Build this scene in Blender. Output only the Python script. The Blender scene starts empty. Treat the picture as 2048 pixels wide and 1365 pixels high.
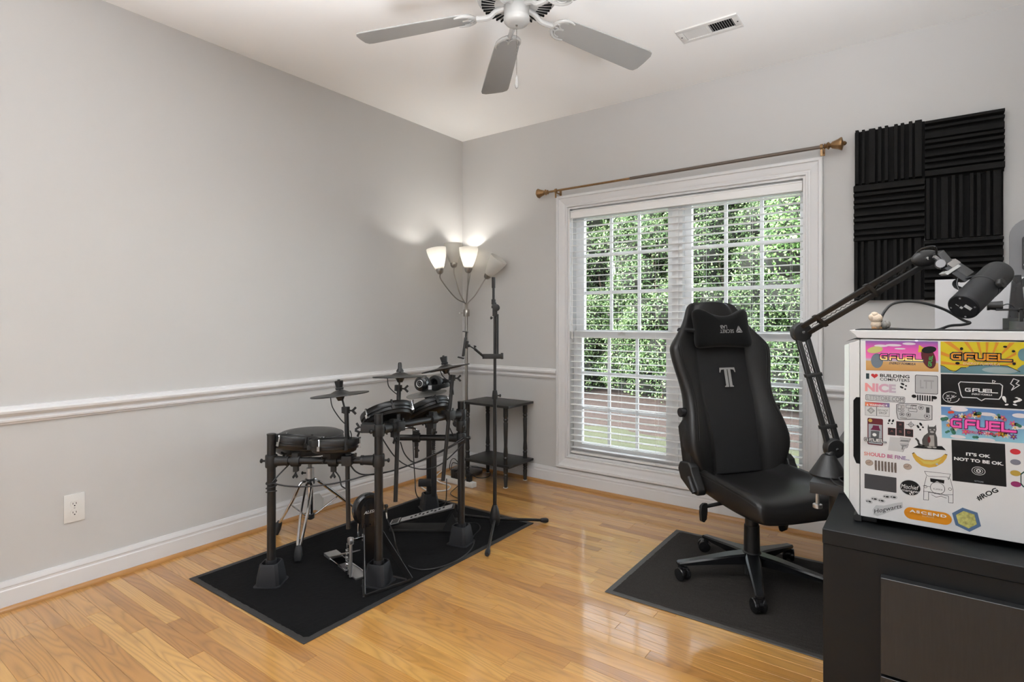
import bpy, bmesh, math, random
from mathutils import Vector, Matrix
V = Vector
R = math.radians
rnd = random.Random(7)

# ------------------------------------------------------------------ camera
scene = bpy.context.scene
C = scene.collection
cam_d = bpy.data.cameras.new('camera')
cam = bpy.data.objects.new('camera', cam_d)
C.objects.link(cam)
cam.location = (3.124, -3.603, 1.224)
cam.rotation_euler = (R(90), 0, 0.6265)
cam_d.sensor_width = 36.0
cam_d.lens = 36.0 * 1122.02 / 2048.0
cam_d.shift_y = -40.74 / 2048.0
cam_d.clip_start = 0.02
cam_d.clip_end = 200
scene.camera = cam

# ------------------------------------------------------------------ view transform
vs = scene.view_settings
vs.view_transform = 'Standard'
vs.look = 'None'
vs.exposure = 0.17
vs.gamma = 1.0
vs.use_curve_mapping = False

# ------------------------------------------------------------------ sky, sun, room light
w = bpy.data.worlds.new('sky')
scene.world = w
w.use_nodes = True
nt = w.node_tree
sky = nt.nodes.new('ShaderNodeTexSky')
sky.sky_type = 'NISHITA'
sky.sun_disc = False
sky.sun_elevation = R(52)
sky.sun_rotation = R(200)
sky.air_density = 1.0
bg = nt.nodes['Background']
bg.inputs['Strength'].default_value = 2.4
hs = nt.nodes.new('ShaderNodeHueSaturation')          # hazy, whitish sky
hs.inputs['Saturation'].default_value = 0.35
nt.links.new(sky.outputs['Color'], hs.inputs['Color'])
nt.links.new(hs.outputs['Color'], bg.inputs['Color'])

def lamp(name, kind, loc, direction, power, **kw):
    d = bpy.data.lights.new(name, kind)
    d.energy = power
    for k, v in kw.items():
        setattr(d, k, v)
    o = bpy.data.objects.new(name, d)
    C.objects.link(o)
    o.location = loc
    if direction is not None:
        o.rotation_euler = V(direction).to_track_quat('-Z', 'Y').to_euler()
    return o

# midday sun from behind the house: lights the hedge and lawn, never enters this window
lamp('sun', 'SUN', (0, -10, 12), (0.28, 0.72, -0.95), 5.5, angle=R(0.6), color=(1.0, 0.95, 0.86))
# added fill panel in the unseen hall, shining in through the added opening
lamp('hall_fill', 'AREA', (1.95, -5.15, 1.30), (0, 1, 0.5), 30, shape='RECTANGLE', size=3.0, size_y=2.1, color=(0.96, 0.985, 1.03))
# added unseen spots aimed at the ceiling, whose bounce evens out the room light
lamp('ceiling_fill', 'SPOT', (2.15, -3.62, 0.90), (-0.10, 0.10, 1), 720, spot_size=R(100), spot_blend=1.0, shadow_soft_size=0.25, color=(0.96, 0.985, 1.03))
lamp('second_ceiling_fill', 'SPOT', (3.50, -2.95, 1.35), (-0.28, 0.50, 1), 390, spot_size=R(100), spot_blend=1.0, shadow_soft_size=0.25, color=(0.96, 0.985, 1.03))  # second added spot, lifts the window wall and far ceiling

# ------------------------------------------------------------------ mesh helpers
ORIG = {}

def perp(d):
    d = V(d).normalized()
    a = V((0, 0, 1)) if abs(d.z) < 0.9 else V((1, 0, 0))
    u = d.cross(a).normalized()
    return u, d.cross(u).normalized()

def cr(pts, n=6, closed=False):
    """Catmull-Rom through the points"""
    P = [V(p) for p in pts]
    out = []
    m = len(P)
    rng = range(m) if closed else range(m - 1)
    for i in rng:
        if closed:
            a, b, c, d = P[(i - 1) % m], P[i], P[(i + 1) % m], P[(i + 2) % m]
        else:
            a, b, c, d = P[max(i - 1, 0)], P[i], P[i + 1], P[min(i + 2, m - 1)]
        for k in range(n):
            t = k / n
            out.append(0.5 * ((2 * b) + (c - a) * t + (2 * a - 5 * b + 4 * c - d) * t * t + (3 * b - a - 3 * c + d) * t ** 3))
    if not closed:
        out.append(P[-1])
    return out

class MB:
    def __init__(s):
        s.v = []
        s.f = []
    def add(s, vs_, fs):
        o = len(s.v)
        s.v += [tuple(p) for p in vs_]
        s.f += [[i + o for i in f] for f in fs]
        return s
    def box(s, p0, p1):
        (a, b, c), (d, e, f) = p0, p1
        vs_ = [(a, b, c), (d, b, c), (d, e, c), (a, e, c), (a, b, f), (d, b, f), (d, e, f), (a, e, f)]
        return s.add(vs_, [[0, 3, 2, 1], [4, 5, 6, 7], [0, 1, 5, 4], [1, 2, 6, 5], [2, 3, 7, 6], [3, 0, 4, 7]])
    def obox(s, c, ax, half):
        c = V(c)
        ax = [V(a).normalized() for a in ax]
        vs_ = []
        for k in (-1, 1):
            for i, j in ((-1, -1), (1, -1), (1, 1), (-1, 1)):
                vs_.append(c + ax[0] * half[0] * i + ax[1] * half[1] * j + ax[2] * half[2] * k)
        return s.add(vs_, [[0, 3, 2, 1], [4, 5, 6, 7], [0, 1, 5, 4], [1, 2, 6, 5], [2, 3, 7, 6], [3, 0, 4, 7]])
    def bar(s, p0, p1, wd, th, up=(0, 0, 1)):
        """rectangular bar from p0 to p1, wd across, th along up"""
        p0, p1 = V(p0), V(p1)
        d = (p1 - p0)
        side = d.cross(V(up))
        if side.length < 1e-6:
            side = d.cross(V((1, 0, 0)))
        u2 = side.cross(d)
        return s.obox((p0 + p1) / 2, (d, side, u2), (d.length / 2, wd / 2, th / 2))
    def cyl(s, p0, p1, r0, r1=None, n=14):
        p0, p1 = V(p0), V(p1)
        r1 = r0 if r1 is None else r1
        u, v = perp(p1 - p0)
        a = [p0 + (u * math.cos(2 * math.pi * i / n) + v * math.sin(2 * math.pi * i / n)) * r0 for i in range(n)]
        b = [p1 + (u * math.cos(2 * math.pi * i / n) + v * math.sin(2 * math.pi * i / n)) * r1 for i in range(n)]
        fs = [[i, (i + 1) % n, n + (i + 1) % n, n + i] for i in range(n)]
        fs += [list(range(n))[::-1], list(range(n, 2 * n))]
        return s.add(a + b, fs)
    def tube(s, pts, r, n=7, closed=False):
        P = [V(p) for p in pts]
        m = len(P)
        rs = r if isinstance(r, (list, tuple)) else [r] * m
        t0 = (P[1] - P[0]).normalized()
        u, v = perp(t0)
        vs_ = []
        prev = t0
        for i in range(m):
            if closed:
                t = (P[(i + 1) % m] - P[i - 1]).normalized()
            elif i == 0:
                t = (P[1] - P[0]).normalized()
            elif i == m - 1:
                t = (P[-1] - P[-2]).normalized()
            else:
                t = (P[i + 1] - P[i - 1]).normalized()
            q = prev.rotation_difference(t)
            u = q @ u
            u = (u - t * u.dot(t)).normalized()
            v = t.cross(u)
            prev = t
            for k in range(n):
                a = 2 * math.pi * k / n
                vs_.append(P[i] + (u * math.cos(a) + v * math.sin(a)) * rs[i])
        fs = []
        for i in range(m if closed else m - 1):
            j = (i + 1) % m
            for k in range(n):
                fs.append([i * n + k, i * n + (k + 1) % n, j * n + (k + 1) % n, j * n + k])
        if not closed:
            fs += [list(range(n))[::-1], list(range((m - 1) * n, m * n))]
        return s.add(vs_, fs)
    def lathe(s, prof, o=(0, 0, 0), ax=(0, 0, 1), n=24, closed=False):
        o = V(o)
        ax = V(ax).normalized()
        u, v = perp(ax)
        vs_, rows = [], []
        for r, h in prof:
            if abs(r) < 1e-6:
                rows.append([len(vs_)] * n)
                vs_.append(o + ax * h)
            else:
                rows.append(list(range(len(vs_), len(vs_) + n)))
                vs_ += [o + ax * h + (u * math.cos(2 * math.pi * i / n) + v * math.sin(2 * math.pi * i / n)) * r for i in range(n)]
        fs = []
        prs = list(zip(rows, rows[1:])) + ([(rows[-1], rows[0])] if closed else [])
        for a, b in prs:
            for i in range(n):
                j = (i + 1) % n
                q = []
                for x in (a[i], a[j], b[j], b[i]):
                    if x not in q:
                        q.append(x)
                if len(q) > 2:
                    fs.append(q)
        if not closed:
            if abs(prof[0][0]) > 1e-6:
                fs.append(rows[0][::-1])
            if abs(prof[-1][0]) > 1e-6:
                fs.append(rows[-1])
        return s.add(vs_, fs)
    def prism(s, poly, o, u, v, wv):
        o, u, v, wv = V(o), V(u), V(v), V(wv)
        n = len(poly)
        a = [o + u * p[0] + v * p[1] for p in poly]
        b = [p + wv for p in a]
        fs = [list(range(n))[::-1], list(range(n, 2 * n))] + [[i, (i + 1) % n, n + (i + 1) % n, n + i] for i in range(n)]
        return s.add(a + b, fs)
    def loft(s, rings, cap=True, closed=True):
        n = len(rings[0])
        vs_ = [p for r in rings for p in r]
        fs = []
        for i in range(len(rings) - 1):
            for k in range(n if closed else n - 1):
                fs.append([i * n + k, i * n + (k + 1) % n, (i + 1) * n + (k + 1) % n, (i + 1) * n + k])
        if cap:
            fs += [list(range(n))[::-1], list(range((len(rings) - 1) * n, len(rings) * n))]
        return s.add(vs_, fs)
    def ell(s, c, r, n=14, m=8, ax=None):
        c = V(c)
        if isinstance(r, (int, float)):
            r = (r, r, r)
        ax = [V(a).normalized() for a in ax] if ax else [V((1, 0, 0)), V((0, 1, 0)), V((0, 0, 1))]
        vs_ = [c - ax[2] * r[2]]
        for i in range(1, m):
            ph = -math.pi / 2 + math.pi * i / m
            for k in range(n):
                a = 2 * math.pi * k / n
                vs_.append(c + ax[0] * r[0] * math.cos(ph) * math.cos(a) + ax[1] * r[1] * math.cos(ph) * math.sin(a) + ax[2] * r[2] * math.sin(ph))
        vs_.append(c + ax[2] * r[2])
        fs = []
        for k in range(n):
            fs.append([0, 1 + (k + 1) % n, 1 + k])
            fs.append([len(vs_) - 1, 1 + (m - 2) * n + k, 1 + (m - 2) * n + (k + 1) % n])
        for i in range(m - 2):
            for k in range(n):
                fs.append([1 + i * n + k, 1 + i * n + (k + 1) % n, 1 + (i + 1) * n + (k + 1) % n, 1 + (i + 1) * n + k])
        return s.add(vs_, fs)

def mesh_from(mb, name, off=None, bev=0, seg=2, smooth=35, bang=40):
    me = bpy.data.meshes.new(name)
    vs_ = mb.v if off is None else [(p[0] - off[0], p[1] - off[1], p[2] - off[2]) for p in mb.v]
    me.from_pydata(vs_, [], mb.f)
    bm = bmesh.new()
    bm.from_mesh(me)
    bmesh.ops.recalc_face_normals(bm, faces=bm.faces)
    if bev:
        es = [e for e in bm.edges if len(e.link_faces) == 2 and e.calc_face_angle(0) > R(bang)]
        bmesh.ops.bevel(bm, geom=es, offset=bev, segments=seg, profile=0.6, affect='EDGES', clamp_overlap=True)
    bm.to_mesh(me)
    bm.free()
    if smooth:
        for p in me.polygons:
            p.use_smooth = True
        me.set_sharp_from_angle(angle=R(smooth))
    return me

def root_of(o):
    while o.parent:
        o = o.parent
    return o

def part(mb, name, mat, parent, bev=0, seg=2, smooth=35, sub=0, label=None, kind=None, bang=40):
    r = root_of(parent)
    me = mesh_from(mb, name, ORIG.get(r.name), bev, seg, smooth, bang)
    me.materials.append(mat)
    o = bpy.data.objects.new(name, me)
    C.objects.link(o)
    o.parent = parent
    if sub:
        md = o.modifiers.new('subdivision', 'SUBSURF')
        md.levels = sub
        md.render_levels = sub
    if label:
        o['label'] = label
    if kind:
        o['kind'] = kind
    return o

def thing(name, label, cat, loc=(0, 0, 0), rz=0, group=None, kind=None, local=False):
    o = bpy.data.objects.new(name, None)
    o.empty_display_size = 0.05
    C.objects.link(o)
    o.location = loc
    o.rotation_euler = (0, 0, rz)
    if label:
        o['label'] = label
    if cat:
        o['category'] = cat
    if group:
        o['group'] = group
    if kind:
        o['kind'] = kind
    if not local:
        ORIG[o.name] = V(loc)
    return o

def solo(mb, name, mat, label, cat, loc=None, group=None, kind=None, bev=0, seg=2, smooth=35, sub=0, bang=40):
    """a thing that is one mesh, given in world coordinates"""
    if loc is None:
        n = len(mb.v)
        loc = (sum(p[0] for p in mb.v) / n, sum(p[1] for p in mb.v) / n, min(p[2] for p in mb.v))
    me = mesh_from(mb, name, loc, bev, seg, smooth, bang)
    me.materials.append(mat)
    o = bpy.data.objects.new(name, me)
    C.objects.link(o)
    o.location = loc
    ORIG[o.name] = V(loc)
    if sub:
        md = o.modifiers.new('subdivision', 'SUBSURF')
        md.levels = sub
        md.render_levels = sub
    for k, v in (('label', label), ('category', cat), ('group', group), ('kind', kind)):
        if v:
            o[k] = v
    return o

def struct(mb, name, mat, label=None, **kw):
    return solo(mb, name, mat, label, None, kind='structure', **kw)

# ------------------------------------------------------------------ materials (all node based)
def srgb(c):
    """0-255 sRGB to linear"""
    return tuple(((x / 255) / 12.92 if x / 255 <= 0.04045 else ((x / 255 + 0.055) / 1.055) ** 2.4) for x in c)

def M(name, col, rough=0.5, metal=0.0, coat=0.0, var=0.06, scale=14.0, bump=0.0, bscale=250.0, spec=0.5, coat_rough=0.1, sheen=0.0, stretch=(1, 1, 1), emit=None, estr=0.0, trans=0.0):
    m = bpy.data.materials.new(name)
    m.use_nodes = True
    t = m.node_tree
    b = t.nodes['Principled BSDF']
    b.inputs['Roughness'].default_value = rough
    b.inputs['Metallic'].default_value = metal
    b.inputs['Coat Weight'].default_value = coat
    b.inputs['Coat Roughness'].default_value = coat_rough
    b.inputs['Specular IOR Level'].default_value = spec
    b.inputs['Sheen Weight'].default_value = sheen
    b.inputs['Transmission Weight'].default_value = trans
    tc = t.nodes.new('ShaderNodeTexCoord')
    mp = t.nodes.new('ShaderNodeMapping')
    mp.inputs['Scale'].default_value = stretch
    t.links.new(tc.outputs['Object'], mp.inputs['Vector'])
    nz = t.nodes.new('ShaderNodeTexNoise')
    nz.inputs['Scale'].default_value = scale
    nz.inputs['Detail'].default_value = 4
    t.links.new(mp.outputs['Vector'], nz.inputs['Vector'])
    mx = t.nodes.new('ShaderNodeMix')
    mx.data_type = 'RGBA'
    mx.inputs['A'].default_value = (*[max(0, x * (1 - var)) for x in col], 1)
    mx.inputs['B'].default_value = (*[min(1, x * (1 + var)) for x in col], 1)
    t.links.new(nz.outputs['Fac'], mx.inputs['Factor'])
    t.links.new(mx.outputs['Result'], b.inputs['Base Color'])
    if bump:
        n2 = t.nodes.new('ShaderNodeTexNoise')
        n2.inputs['Scale'].default_value = bscale
        n2.inputs['Detail'].default_value = 3
        t.links.new(mp.outputs['Vector'], n2.inputs['Vector'])
        bp = t.nodes.new('ShaderNodeBump')
        bp.inputs['Strength'].default_value = bump
        bp.inputs['Distance'].default_value = 0.002
        t.links.new(n2.outputs['Fac'], bp.inputs['Height'])
        t.links.new(bp.outputs['Normal'], b.inputs['Normal'])
    if emit:
        b.inputs['Emission Color'].default_value = (*emit, 1)
        b.inputs['Emission Strength'].default_value = estr
    return m

def Mgrad(name, stops, lo, hi, axis=2, rough=0.45):
    """flat print whose ink runs from colour to colour along one axis of the object"""
    m = M(name, (1, 1, 1), rough, var=0.0)
    t = m.node_tree
    b = t.nodes['Principled BSDF']
    tc = t.nodes.new('ShaderNodeTexCoord')
    sp = t.nodes.new('ShaderNodeSeparateXYZ')
    t.links.new(tc.outputs['Object'], sp.inputs[0])
    mr = t.nodes.new('ShaderNodeMapRange')
    mr.inputs['From Min'].default_value = lo
    mr.inputs['From Max'].default_value = hi
    t.links.new(sp.outputs[axis], mr.inputs['Value'])
    rp = t.nodes.new('ShaderNodeValToRGB')
    e = rp.color_ramp.elements
    while len(e) < len(stops):
        e.new(0.5)
    for i, (p, c) in enumerate(stops):
        e[i].position = p
        e[i].color = (*c, 1)
    t.links.new(mr.outputs['Result'], rp.inputs['Fac'])
    t.links.new(rp.outputs['Color'], b.inputs['Base Color'])
    return m

wall_m = M('wall_paint', (0.562, 0.552, 0.536), 0.75, var=0.02, scale=1.2, bump=0.05, bscale=160)
ceil_m = M('ceiling_paint', (0.92, 0.915, 0.90), 0.85, var=0.015, scale=1.0, bump=0.06, bscale=120)
trim_m = M('white_trim_paint', (0.74, 0.737, 0.735), 0.28, var=0.015, scale=4)
vinyl_m = M('white_window_vinyl', (0.88, 0.88, 0.875), 0.35, var=0.02)
slat_m = M('white_blind_slat', (0.90, 0.895, 0.88), 0.38, var=0.02)
black_m = M('black_steel', (0.011, 0.0105, 0.0105), 0.36, var=0.2, scale=40)
blackgloss_m = M('black_gloss_plastic', (0.013, 0.013, 0.014), 0.22, var=0.2)
plastic_m = M('black_matte_plastic', (0.012, 0.012, 0.012), 0.5, var=0.2, bump=0.1, bscale=600)
rubber_m = M('black_rubber', (0.013, 0.0135, 0.016), 0.55, var=0.15, bump=0.08, bscale=300)
cable_m = M('black_cable_jacket', (0.016, 0.016, 0.017), 0.5, var=0.1)
chrome_m = M('chrome', (0.62, 0.62, 0.63), 0.12, metal=1.0, var=0.05)
nickel_m = M('brushed_nickel', (0.36, 0.34, 0.31), 0.3, metal=1.0, var=0.1, scale=60, stretch=(1, 1, .1))
silver_m = M('satin_silver', (0.55, 0.55, 0.55), 0.35, metal=0.9, var=0.08)
white_pl_m = M('white_plastic', (0.74, 0.73, 0.70), 0.4, var=0.03)
dark_m = M('dark_void', (0.006, 0.006, 0.006), 0.8, var=0.1, spec=0.1)
# ================================================================== the room
RX, RY, RZ = 3.85, -3.90, 2.74
WX0, WX1, WZ0, WZ1 = 1.027, 2.600, 0.225, 2.060     # rough window opening
OX0, OX1, OZ = 0.55, 3.45, 2.25                     # opening added behind the camera to let the hall fill light in

mb = MB(); mb.box((-0.15, RY, -0.05), (0, 0, RZ)); struct(mb, 'wall_left', wall_m, smooth=0)
mb = MB(); mb.box((RX, RY, -0.05), (RX + 0.15, 0, RZ)); struct(mb, 'wall_right', wall_m, smooth=0)
mb = MB()
mb.box((-0.15, 0, -0.5), (WX0, 0.15, RZ)); mb.box((WX1, 0, -0.5), (RX + 0.15, 0.15, RZ))
mb.box((WX0, 0, -0.5), (WX1, 0.15, WZ0)); mb.box((WX0, 0, WZ1), (WX1, 0.15, RZ))
struct(mb, 'wall_back', wall_m, smooth=0)
mb = MB()
mb.box((-0.15, RY - 0.15, -0.05), (OX0, RY, RZ)); mb.box((OX1, RY - 0.15, -0.05), (RX + 0.15, RY, RZ)); mb.box((OX0, RY - 0.15, OZ), (OX1, RY, RZ))
struct(mb, 'wall_front', wall_m, smooth=0)
mb = MB(); mb.box((-0.15, -5.4, RZ), (RX + 0.15, 0.15, RZ + 0.15)); struct(mb, 'ceiling', ceil_m, smooth=0)
mb = MB()
mb.box((-0.15, -5.55, -0.05), (RX + 0.15, -5.4, RZ)); mb.box((-0.30, -5.4, -0.05), (-0.15, RY - 0.15, RZ)); mb.box((RX + 0.15, -5.4, -0.05), (RX + 0.30, RY - 0.15, RZ))
struct(mb, 'added_hall_shell', wall_m, smooth=0)  # unseen hall shell, added to keep sun and sky out of the opening

# ---- oak strip floor: every strip in view its own piece
def oak_material(name):
    m = bpy.data.materials.new(name)
    m.use_nodes = True
    t = m.node_tree
    L = t.links.new
    b = t.nodes['Principled BSDF']
    b.inputs['Roughness'].default_value = 0.33
    b.inputs['Coat Weight'].default_value = 1.0
    b.inputs['Coat IOR'].default_value = 1.6
    b.inputs['Coat Roughness'].default_value = 0.09
    tc = t.nodes.new('ShaderNodeTexCoord')
    oi = t.nodes.new('ShaderNodeObjectInfo')
    ml = t.nodes.new('ShaderNodeMath'); ml.operation = 'MULTIPLY'; ml.inputs[1].default_value = 57.0
    L(oi.outputs['Random'], ml.inputs[0])
    cb = t.nodes.new('ShaderNodeCombineXYZ')
    L(ml.outputs[0], cb.inputs['X']); L(ml.outputs[0], cb.inputs['Y']); L(ml.outputs[0], cb.inputs['Z'])
    ad = t.nodes.new('ShaderNodeVectorMath'); ad.operation = 'ADD'
    L(tc.outputs['Object'], ad.inputs[0]); L(cb.outputs[0], ad.inputs[1])
    # growth rings: contour lines of a stretched noise give straight and cathedral grain
    mp = t.nodes.new('ShaderNodeMapping'); mp.inputs['Scale'].default_value = (1.15, 12.0, 12.0)
    L(ad.outputs[0], mp.inputs['Vector'])
    wn = t.nodes.new('ShaderNodeTexNoise'); wn.inputs['Scale'].default_value = 1.0; wn.inputs['Detail'].default_value = 1.5; wn.inputs['Roughness'].default_value = 0.35
    L(mp.outputs[0], wn.inputs['Vector'])
    wk = t.nodes.new('ShaderNodeMath'); wk.operation = 'MULTIPLY'; wk.inputs[1].default_value = 95.0
    L(wn.outputs['Fac'], wk.inputs[0])
    ws = t.nodes.new('ShaderNodeMath'); ws.operation = 'SINE'
    L(wk.outputs[0], ws.inputs[0])
    wv = t.nodes.new('ShaderNodeMapRange'); wv.inputs['From Min'].default_value = -1.0
    L(ws.outputs[0], wv.inputs['Value'])
    mp2 = t.nodes.new('ShaderNodeMapping'); mp2.inputs['Scale'].default_value = (5.0, 150.0, 60.0)
    L(ad.outputs[0], mp2.inputs['Vector'])
    nz = t.nodes.new('ShaderNodeTexNoise'); nz.inputs['Scale'].default_value = 1.0; nz.inputs['Detail'].default_value = 3
    L(mp2.outputs[0], nz.inputs['Vector'])
    # strip tone
    rp = t.nodes.new('ShaderNodeValToRGB')
    e = rp.color_ramp.elements
    e[0].position = 0.0; e[0].color = (0.398, 0.177, 0.040, 1)
    e[1].position = 1.0; e[1].color = (0.640, 0.357, 0.101, 1)
    for p, c in ((0.2, (0.493, 0.237, 0.056, 1)), (0.5, (0.545, 0.274, 0.068, 1)), (0.8, (0.588, 0.308, 0.081, 1))):
        x = e.new(p); x.color = c
    L(oi.outputs['Random'], rp.inputs['Fac'])
    g1 = t.nodes.new('ShaderNodeMapRange'); g1.inputs['To Min'].default_value = 0.78; g1.inputs['To Max'].default_value = 1.04
    pw_ = t.nodes.new('ShaderNodeMath'); pw_.operation = 'POWER'; pw_.inputs[1].default_value = 0.45
    L(wv.outputs['Result'], pw_.inputs[0]); L(pw_.outputs[0], g1.inputs['Value'])
    g2 = t.nodes.new('ShaderNodeMapRange'); g2.inputs['To Min'].default_value = 0.90; g2.inputs['To Max'].default_value = 1.08
    L(nz.outputs['Fac'], g2.inputs['Value'])
    m1 = t.nodes.new('ShaderNodeMath'); m1.operation = 'MULTIPLY'
    L(g1.outputs[0], m1.inputs[0]); L(g2.outputs[0], m1.inputs[1])
    vm = t.nodes.new('ShaderNodeVectorMath'); vm.operation = 'SCALE'
    L(rp.outputs['Color'], vm.inputs[0]); L(m1.outputs[0], vm.inputs['Scale'])
    L(vm.outputs[0], b.inputs['Base Color'])
    n3 = t.nodes.new('ShaderNodeTexNoise'); n3.inputs['Scale'].default_value = 9.0; n3.inputs['Detail'].default_value = 2
    L(ad.outputs[0], n3.inputs['Vector'])
    bp = t.nodes.new('ShaderNodeBump'); bp.inputs['Strength'].default_value = 0.10; bp.inputs['Distance'].default_value = 0.004
    L(n3.outputs['Fac'], bp.inputs['Height'])
    L(bp.outputs['Normal'], b.inputs['Normal']); L(bp.outputs['Normal'], b.inputs['Coat Normal'])
    return m
oak_m = oak_material('oak_strip')
sub_m = M('floor_joint_dark', (0.16, 0.085, 0.035), 0.7)
mb = MB(); mb.box((-0.15, -5.4, -0.05), (RX + 0.15, 0.0, -0.0035))
floor = struct(mb, 'floor', sub_m, smooth=0)
PW = 0.0571
prand = random.Random(21)
row = 0
y = -0.018
far = MB()
while y > -5.38:
    x = 0.002 - prand.random() * 0.9
    vis = y > -3.15
    while x < RX:
        ln = prand.choice((0.42, 0.6, 0.75, 0.9, 1.05, 1.25, 1.4))
        x0, x1 = max(x, 0.002), min(x + ln, RX - 0.002)
        x += ln
        if x1 - x0 < 0.05:
            continue
        if vis:
            cx, cy = (x0 + x1) / 2, y - PW / 2
            a, h = (x1 - x0) / 2 - 0.0003, PW / 2 - 0.0003
            k = 0.0011
            p = MB()
            p.add([(cx - a, cy - h, -0.018), (cx + a, cy - h, -0.018), (cx + a, cy + h, -0.018), (cx - a, cy + h, -0.018),
                   (cx - a, cy - h, -k * 0.6), (cx + a, cy - h, -k * 0.6), (cx + a, cy + h, -k * 0.6), (cx - a, cy + h, -k * 0.6),
                   (cx - a + k, cy - h + k, 0), (cx + a - k, cy - h + k, 0), (cx + a - k, cy + h - k, 0), (cx - a + k, cy + h - k, 0)],
                  [[0, 1, 5, 4], [1, 2, 6, 5], [2, 3, 7, 6], [3, 0, 4, 7], [4, 5, 9, 8], [5, 6, 10, 9], [6, 7, 11, 10], [7, 4, 8, 11], [8, 9, 10, 11]])
            me = mesh_from(p, 'floor_board', (cx, cy, 0), smooth=0)
            me.materials.append(oak_m)
            o = bpy.data.objects.new('floor_board', me)
            C.objects.link(o)
            o.parent = floor
            o.location = V((cx, cy, 0)) - floor.location
        else:
            far.box((x0, y - PW + 0.0006, -0.018), (x1 - 0.0006, y, 0))
    y -= PW
    row += 1
fo = part(far, 'floor_board_rest', oak_m, floor, smooth=0, kind='stuff')

# ---- baseboards, shoe moulding, chair rail
BASE = [(0, 0), (0.015, 0), (0.015, 0.085), (0.012, 0.090), (0.012, 0.098), (0.014, 0.101), (0.014, 0.106), (0.009, 0.116), (0.007, 0.125), (0, 0.125)]
SHOE = [(0.015, 0), (0.033, 0), (0.0325, 0.006), (0.030, 0.012), (0.025, 0.017), (0.018, 0.019), (0.015, 0.019)]
RAIL = [(0, 0.785), (0.008, 0.785), (0.010, 0.792), (0.018, 0.796), (0.019, 0.804), (0.013, 0.810), (0.013, 0.816), (0.022, 0.822), (0.032, 0.832), (0.034, 0.842), (0.027, 0.850), (0.018, 0.853), (0.016, 0.861), (0, 0.8625)]
def run_left(prof, y0, y1, name, mat):
    mb = MB(); mb.prism(prof, (0, y0, 0), (1, 0, 0), (0, 0, 1), (0, y1 - y0, 0)); return struct(mb, name, mat, smooth=30)
def run_back(prof, x0, x1, name, mat):
    mb = MB(); mb.prism(prof, (x0, 0, 0), (0, -1, 0), (0, 0, 1), (x1 - x0, 0, 0)); return struct(mb, name, mat, smooth=30)
shoe_m = M('oak_shoe_moulding', (0.45, 0.225, 0.075), 0.3, coat=0.4, var=0.18, scale=8, stretch=(1, 1, 6))
run_left(BASE, RY, 0, 'baseboard_left', trim_m)
run_back(BASE, 0.015, RX, 'baseboard_back', trim_m)
run_left(SHOE, RY, -0.015, 'trim_1', shoe_m)
run_back(SHOE, 0.033, RX, 'trim_2', shoe_m)
run_left(RAIL, RY, 0, 'trim_3', trim_m)
run_back(RAIL, 0.0, 0.937, 'trim_4', trim_m)
run_back(RAIL, 2.686, RX, 'trim_5', trim_m)

# ---- window: picture-frame casing, jambs, two double-hung units
win = thing('window_1', None, None, (1.8135, 0, WZ0), kind='structure')
CAS = [(0.0, 0.0), (0.0, 0.010), (0.004, 0.013), (0.012, 0.013), (0.016, 0.010), (0.024, 0.010), (0.030, 0.013), (0.046, 0.017), (0.060, 0.018), (0.066, 0.020), (0.070, 0.027), (0.084, 0.028), (0.089, 0.024), (0.089, 0.0)]
def casing(side):
    mb = MB()
    rings = []
    for d, h in CAS:
        a = (WX0 - d, WX1 + d, WZ0 - d, WZ1 + d)
        pts = {'bottom': [(a[0], a[2]), (a[1], a[2])], 'top': [(a[0], a[3]), (a[1], a[3])], 'left': [(a[0], a[2]), (a[0], a[3])], 'right': [(a[1], a[2]), (a[1], a[3])]}[side]
        rings.append([(p[0], -h, p[1]) for p in pts])
    n = len(rings)
    vs_ = [p for r in rings for p in r]
    fs = [[2 * i, 2 * i + 1, 2 * ((i + 1) % n) + 1, 2 * ((i + 1) % n)] for i in range(n)]
    fs += [[2 * i for i in range(n)], [2 * i + 1 for i in range(n)][::-1]]
    mb.add(vs_, fs)
    part(mb, 'casing', trim_m, win, smooth=25)
for sd in ('top', 'bottom', 'left', 'right'):
    casing(sd)
mb = MB()
mb.box((WX0, 0.0, WZ0), (WX0 + 0.014, 0.16, WZ1)); mb.box((WX1 - 0.014, 0.0, WZ0), (WX1, 0.16, WZ1)); mb.box((WX0 + 0.014, 0.0, WZ1 - 0.014), (WX1 - 0.014, 0.16, WZ1))
part(mb, 'jamb', trim_m, win, smooth=0)
mb = MB(); mb.box((WX0 + 0.014, 0.0, WZ0), (WX1 - 0.014, 0.075, WZ0 + 0.016)); mb.box((WX0 + 0.014, 0.06, WZ0 + 0.016), (WX1 - 0.014, 0.17, WZ0 + 0.040))
part(mb, 'sill', trim_m, win, bev=0.003)
mb = MB(); mb.box((1.795, 0.055, WZ0 + 0.04), (1.865, 0.16, WZ1 - 0.014)); mb.box((1.818, 0.045, WZ0 + 0.04), (1.842, 0.055, WZ1 - 0.014))
part(mb, 'mullion', vinyl_m, win, bev=0.002)

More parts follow.
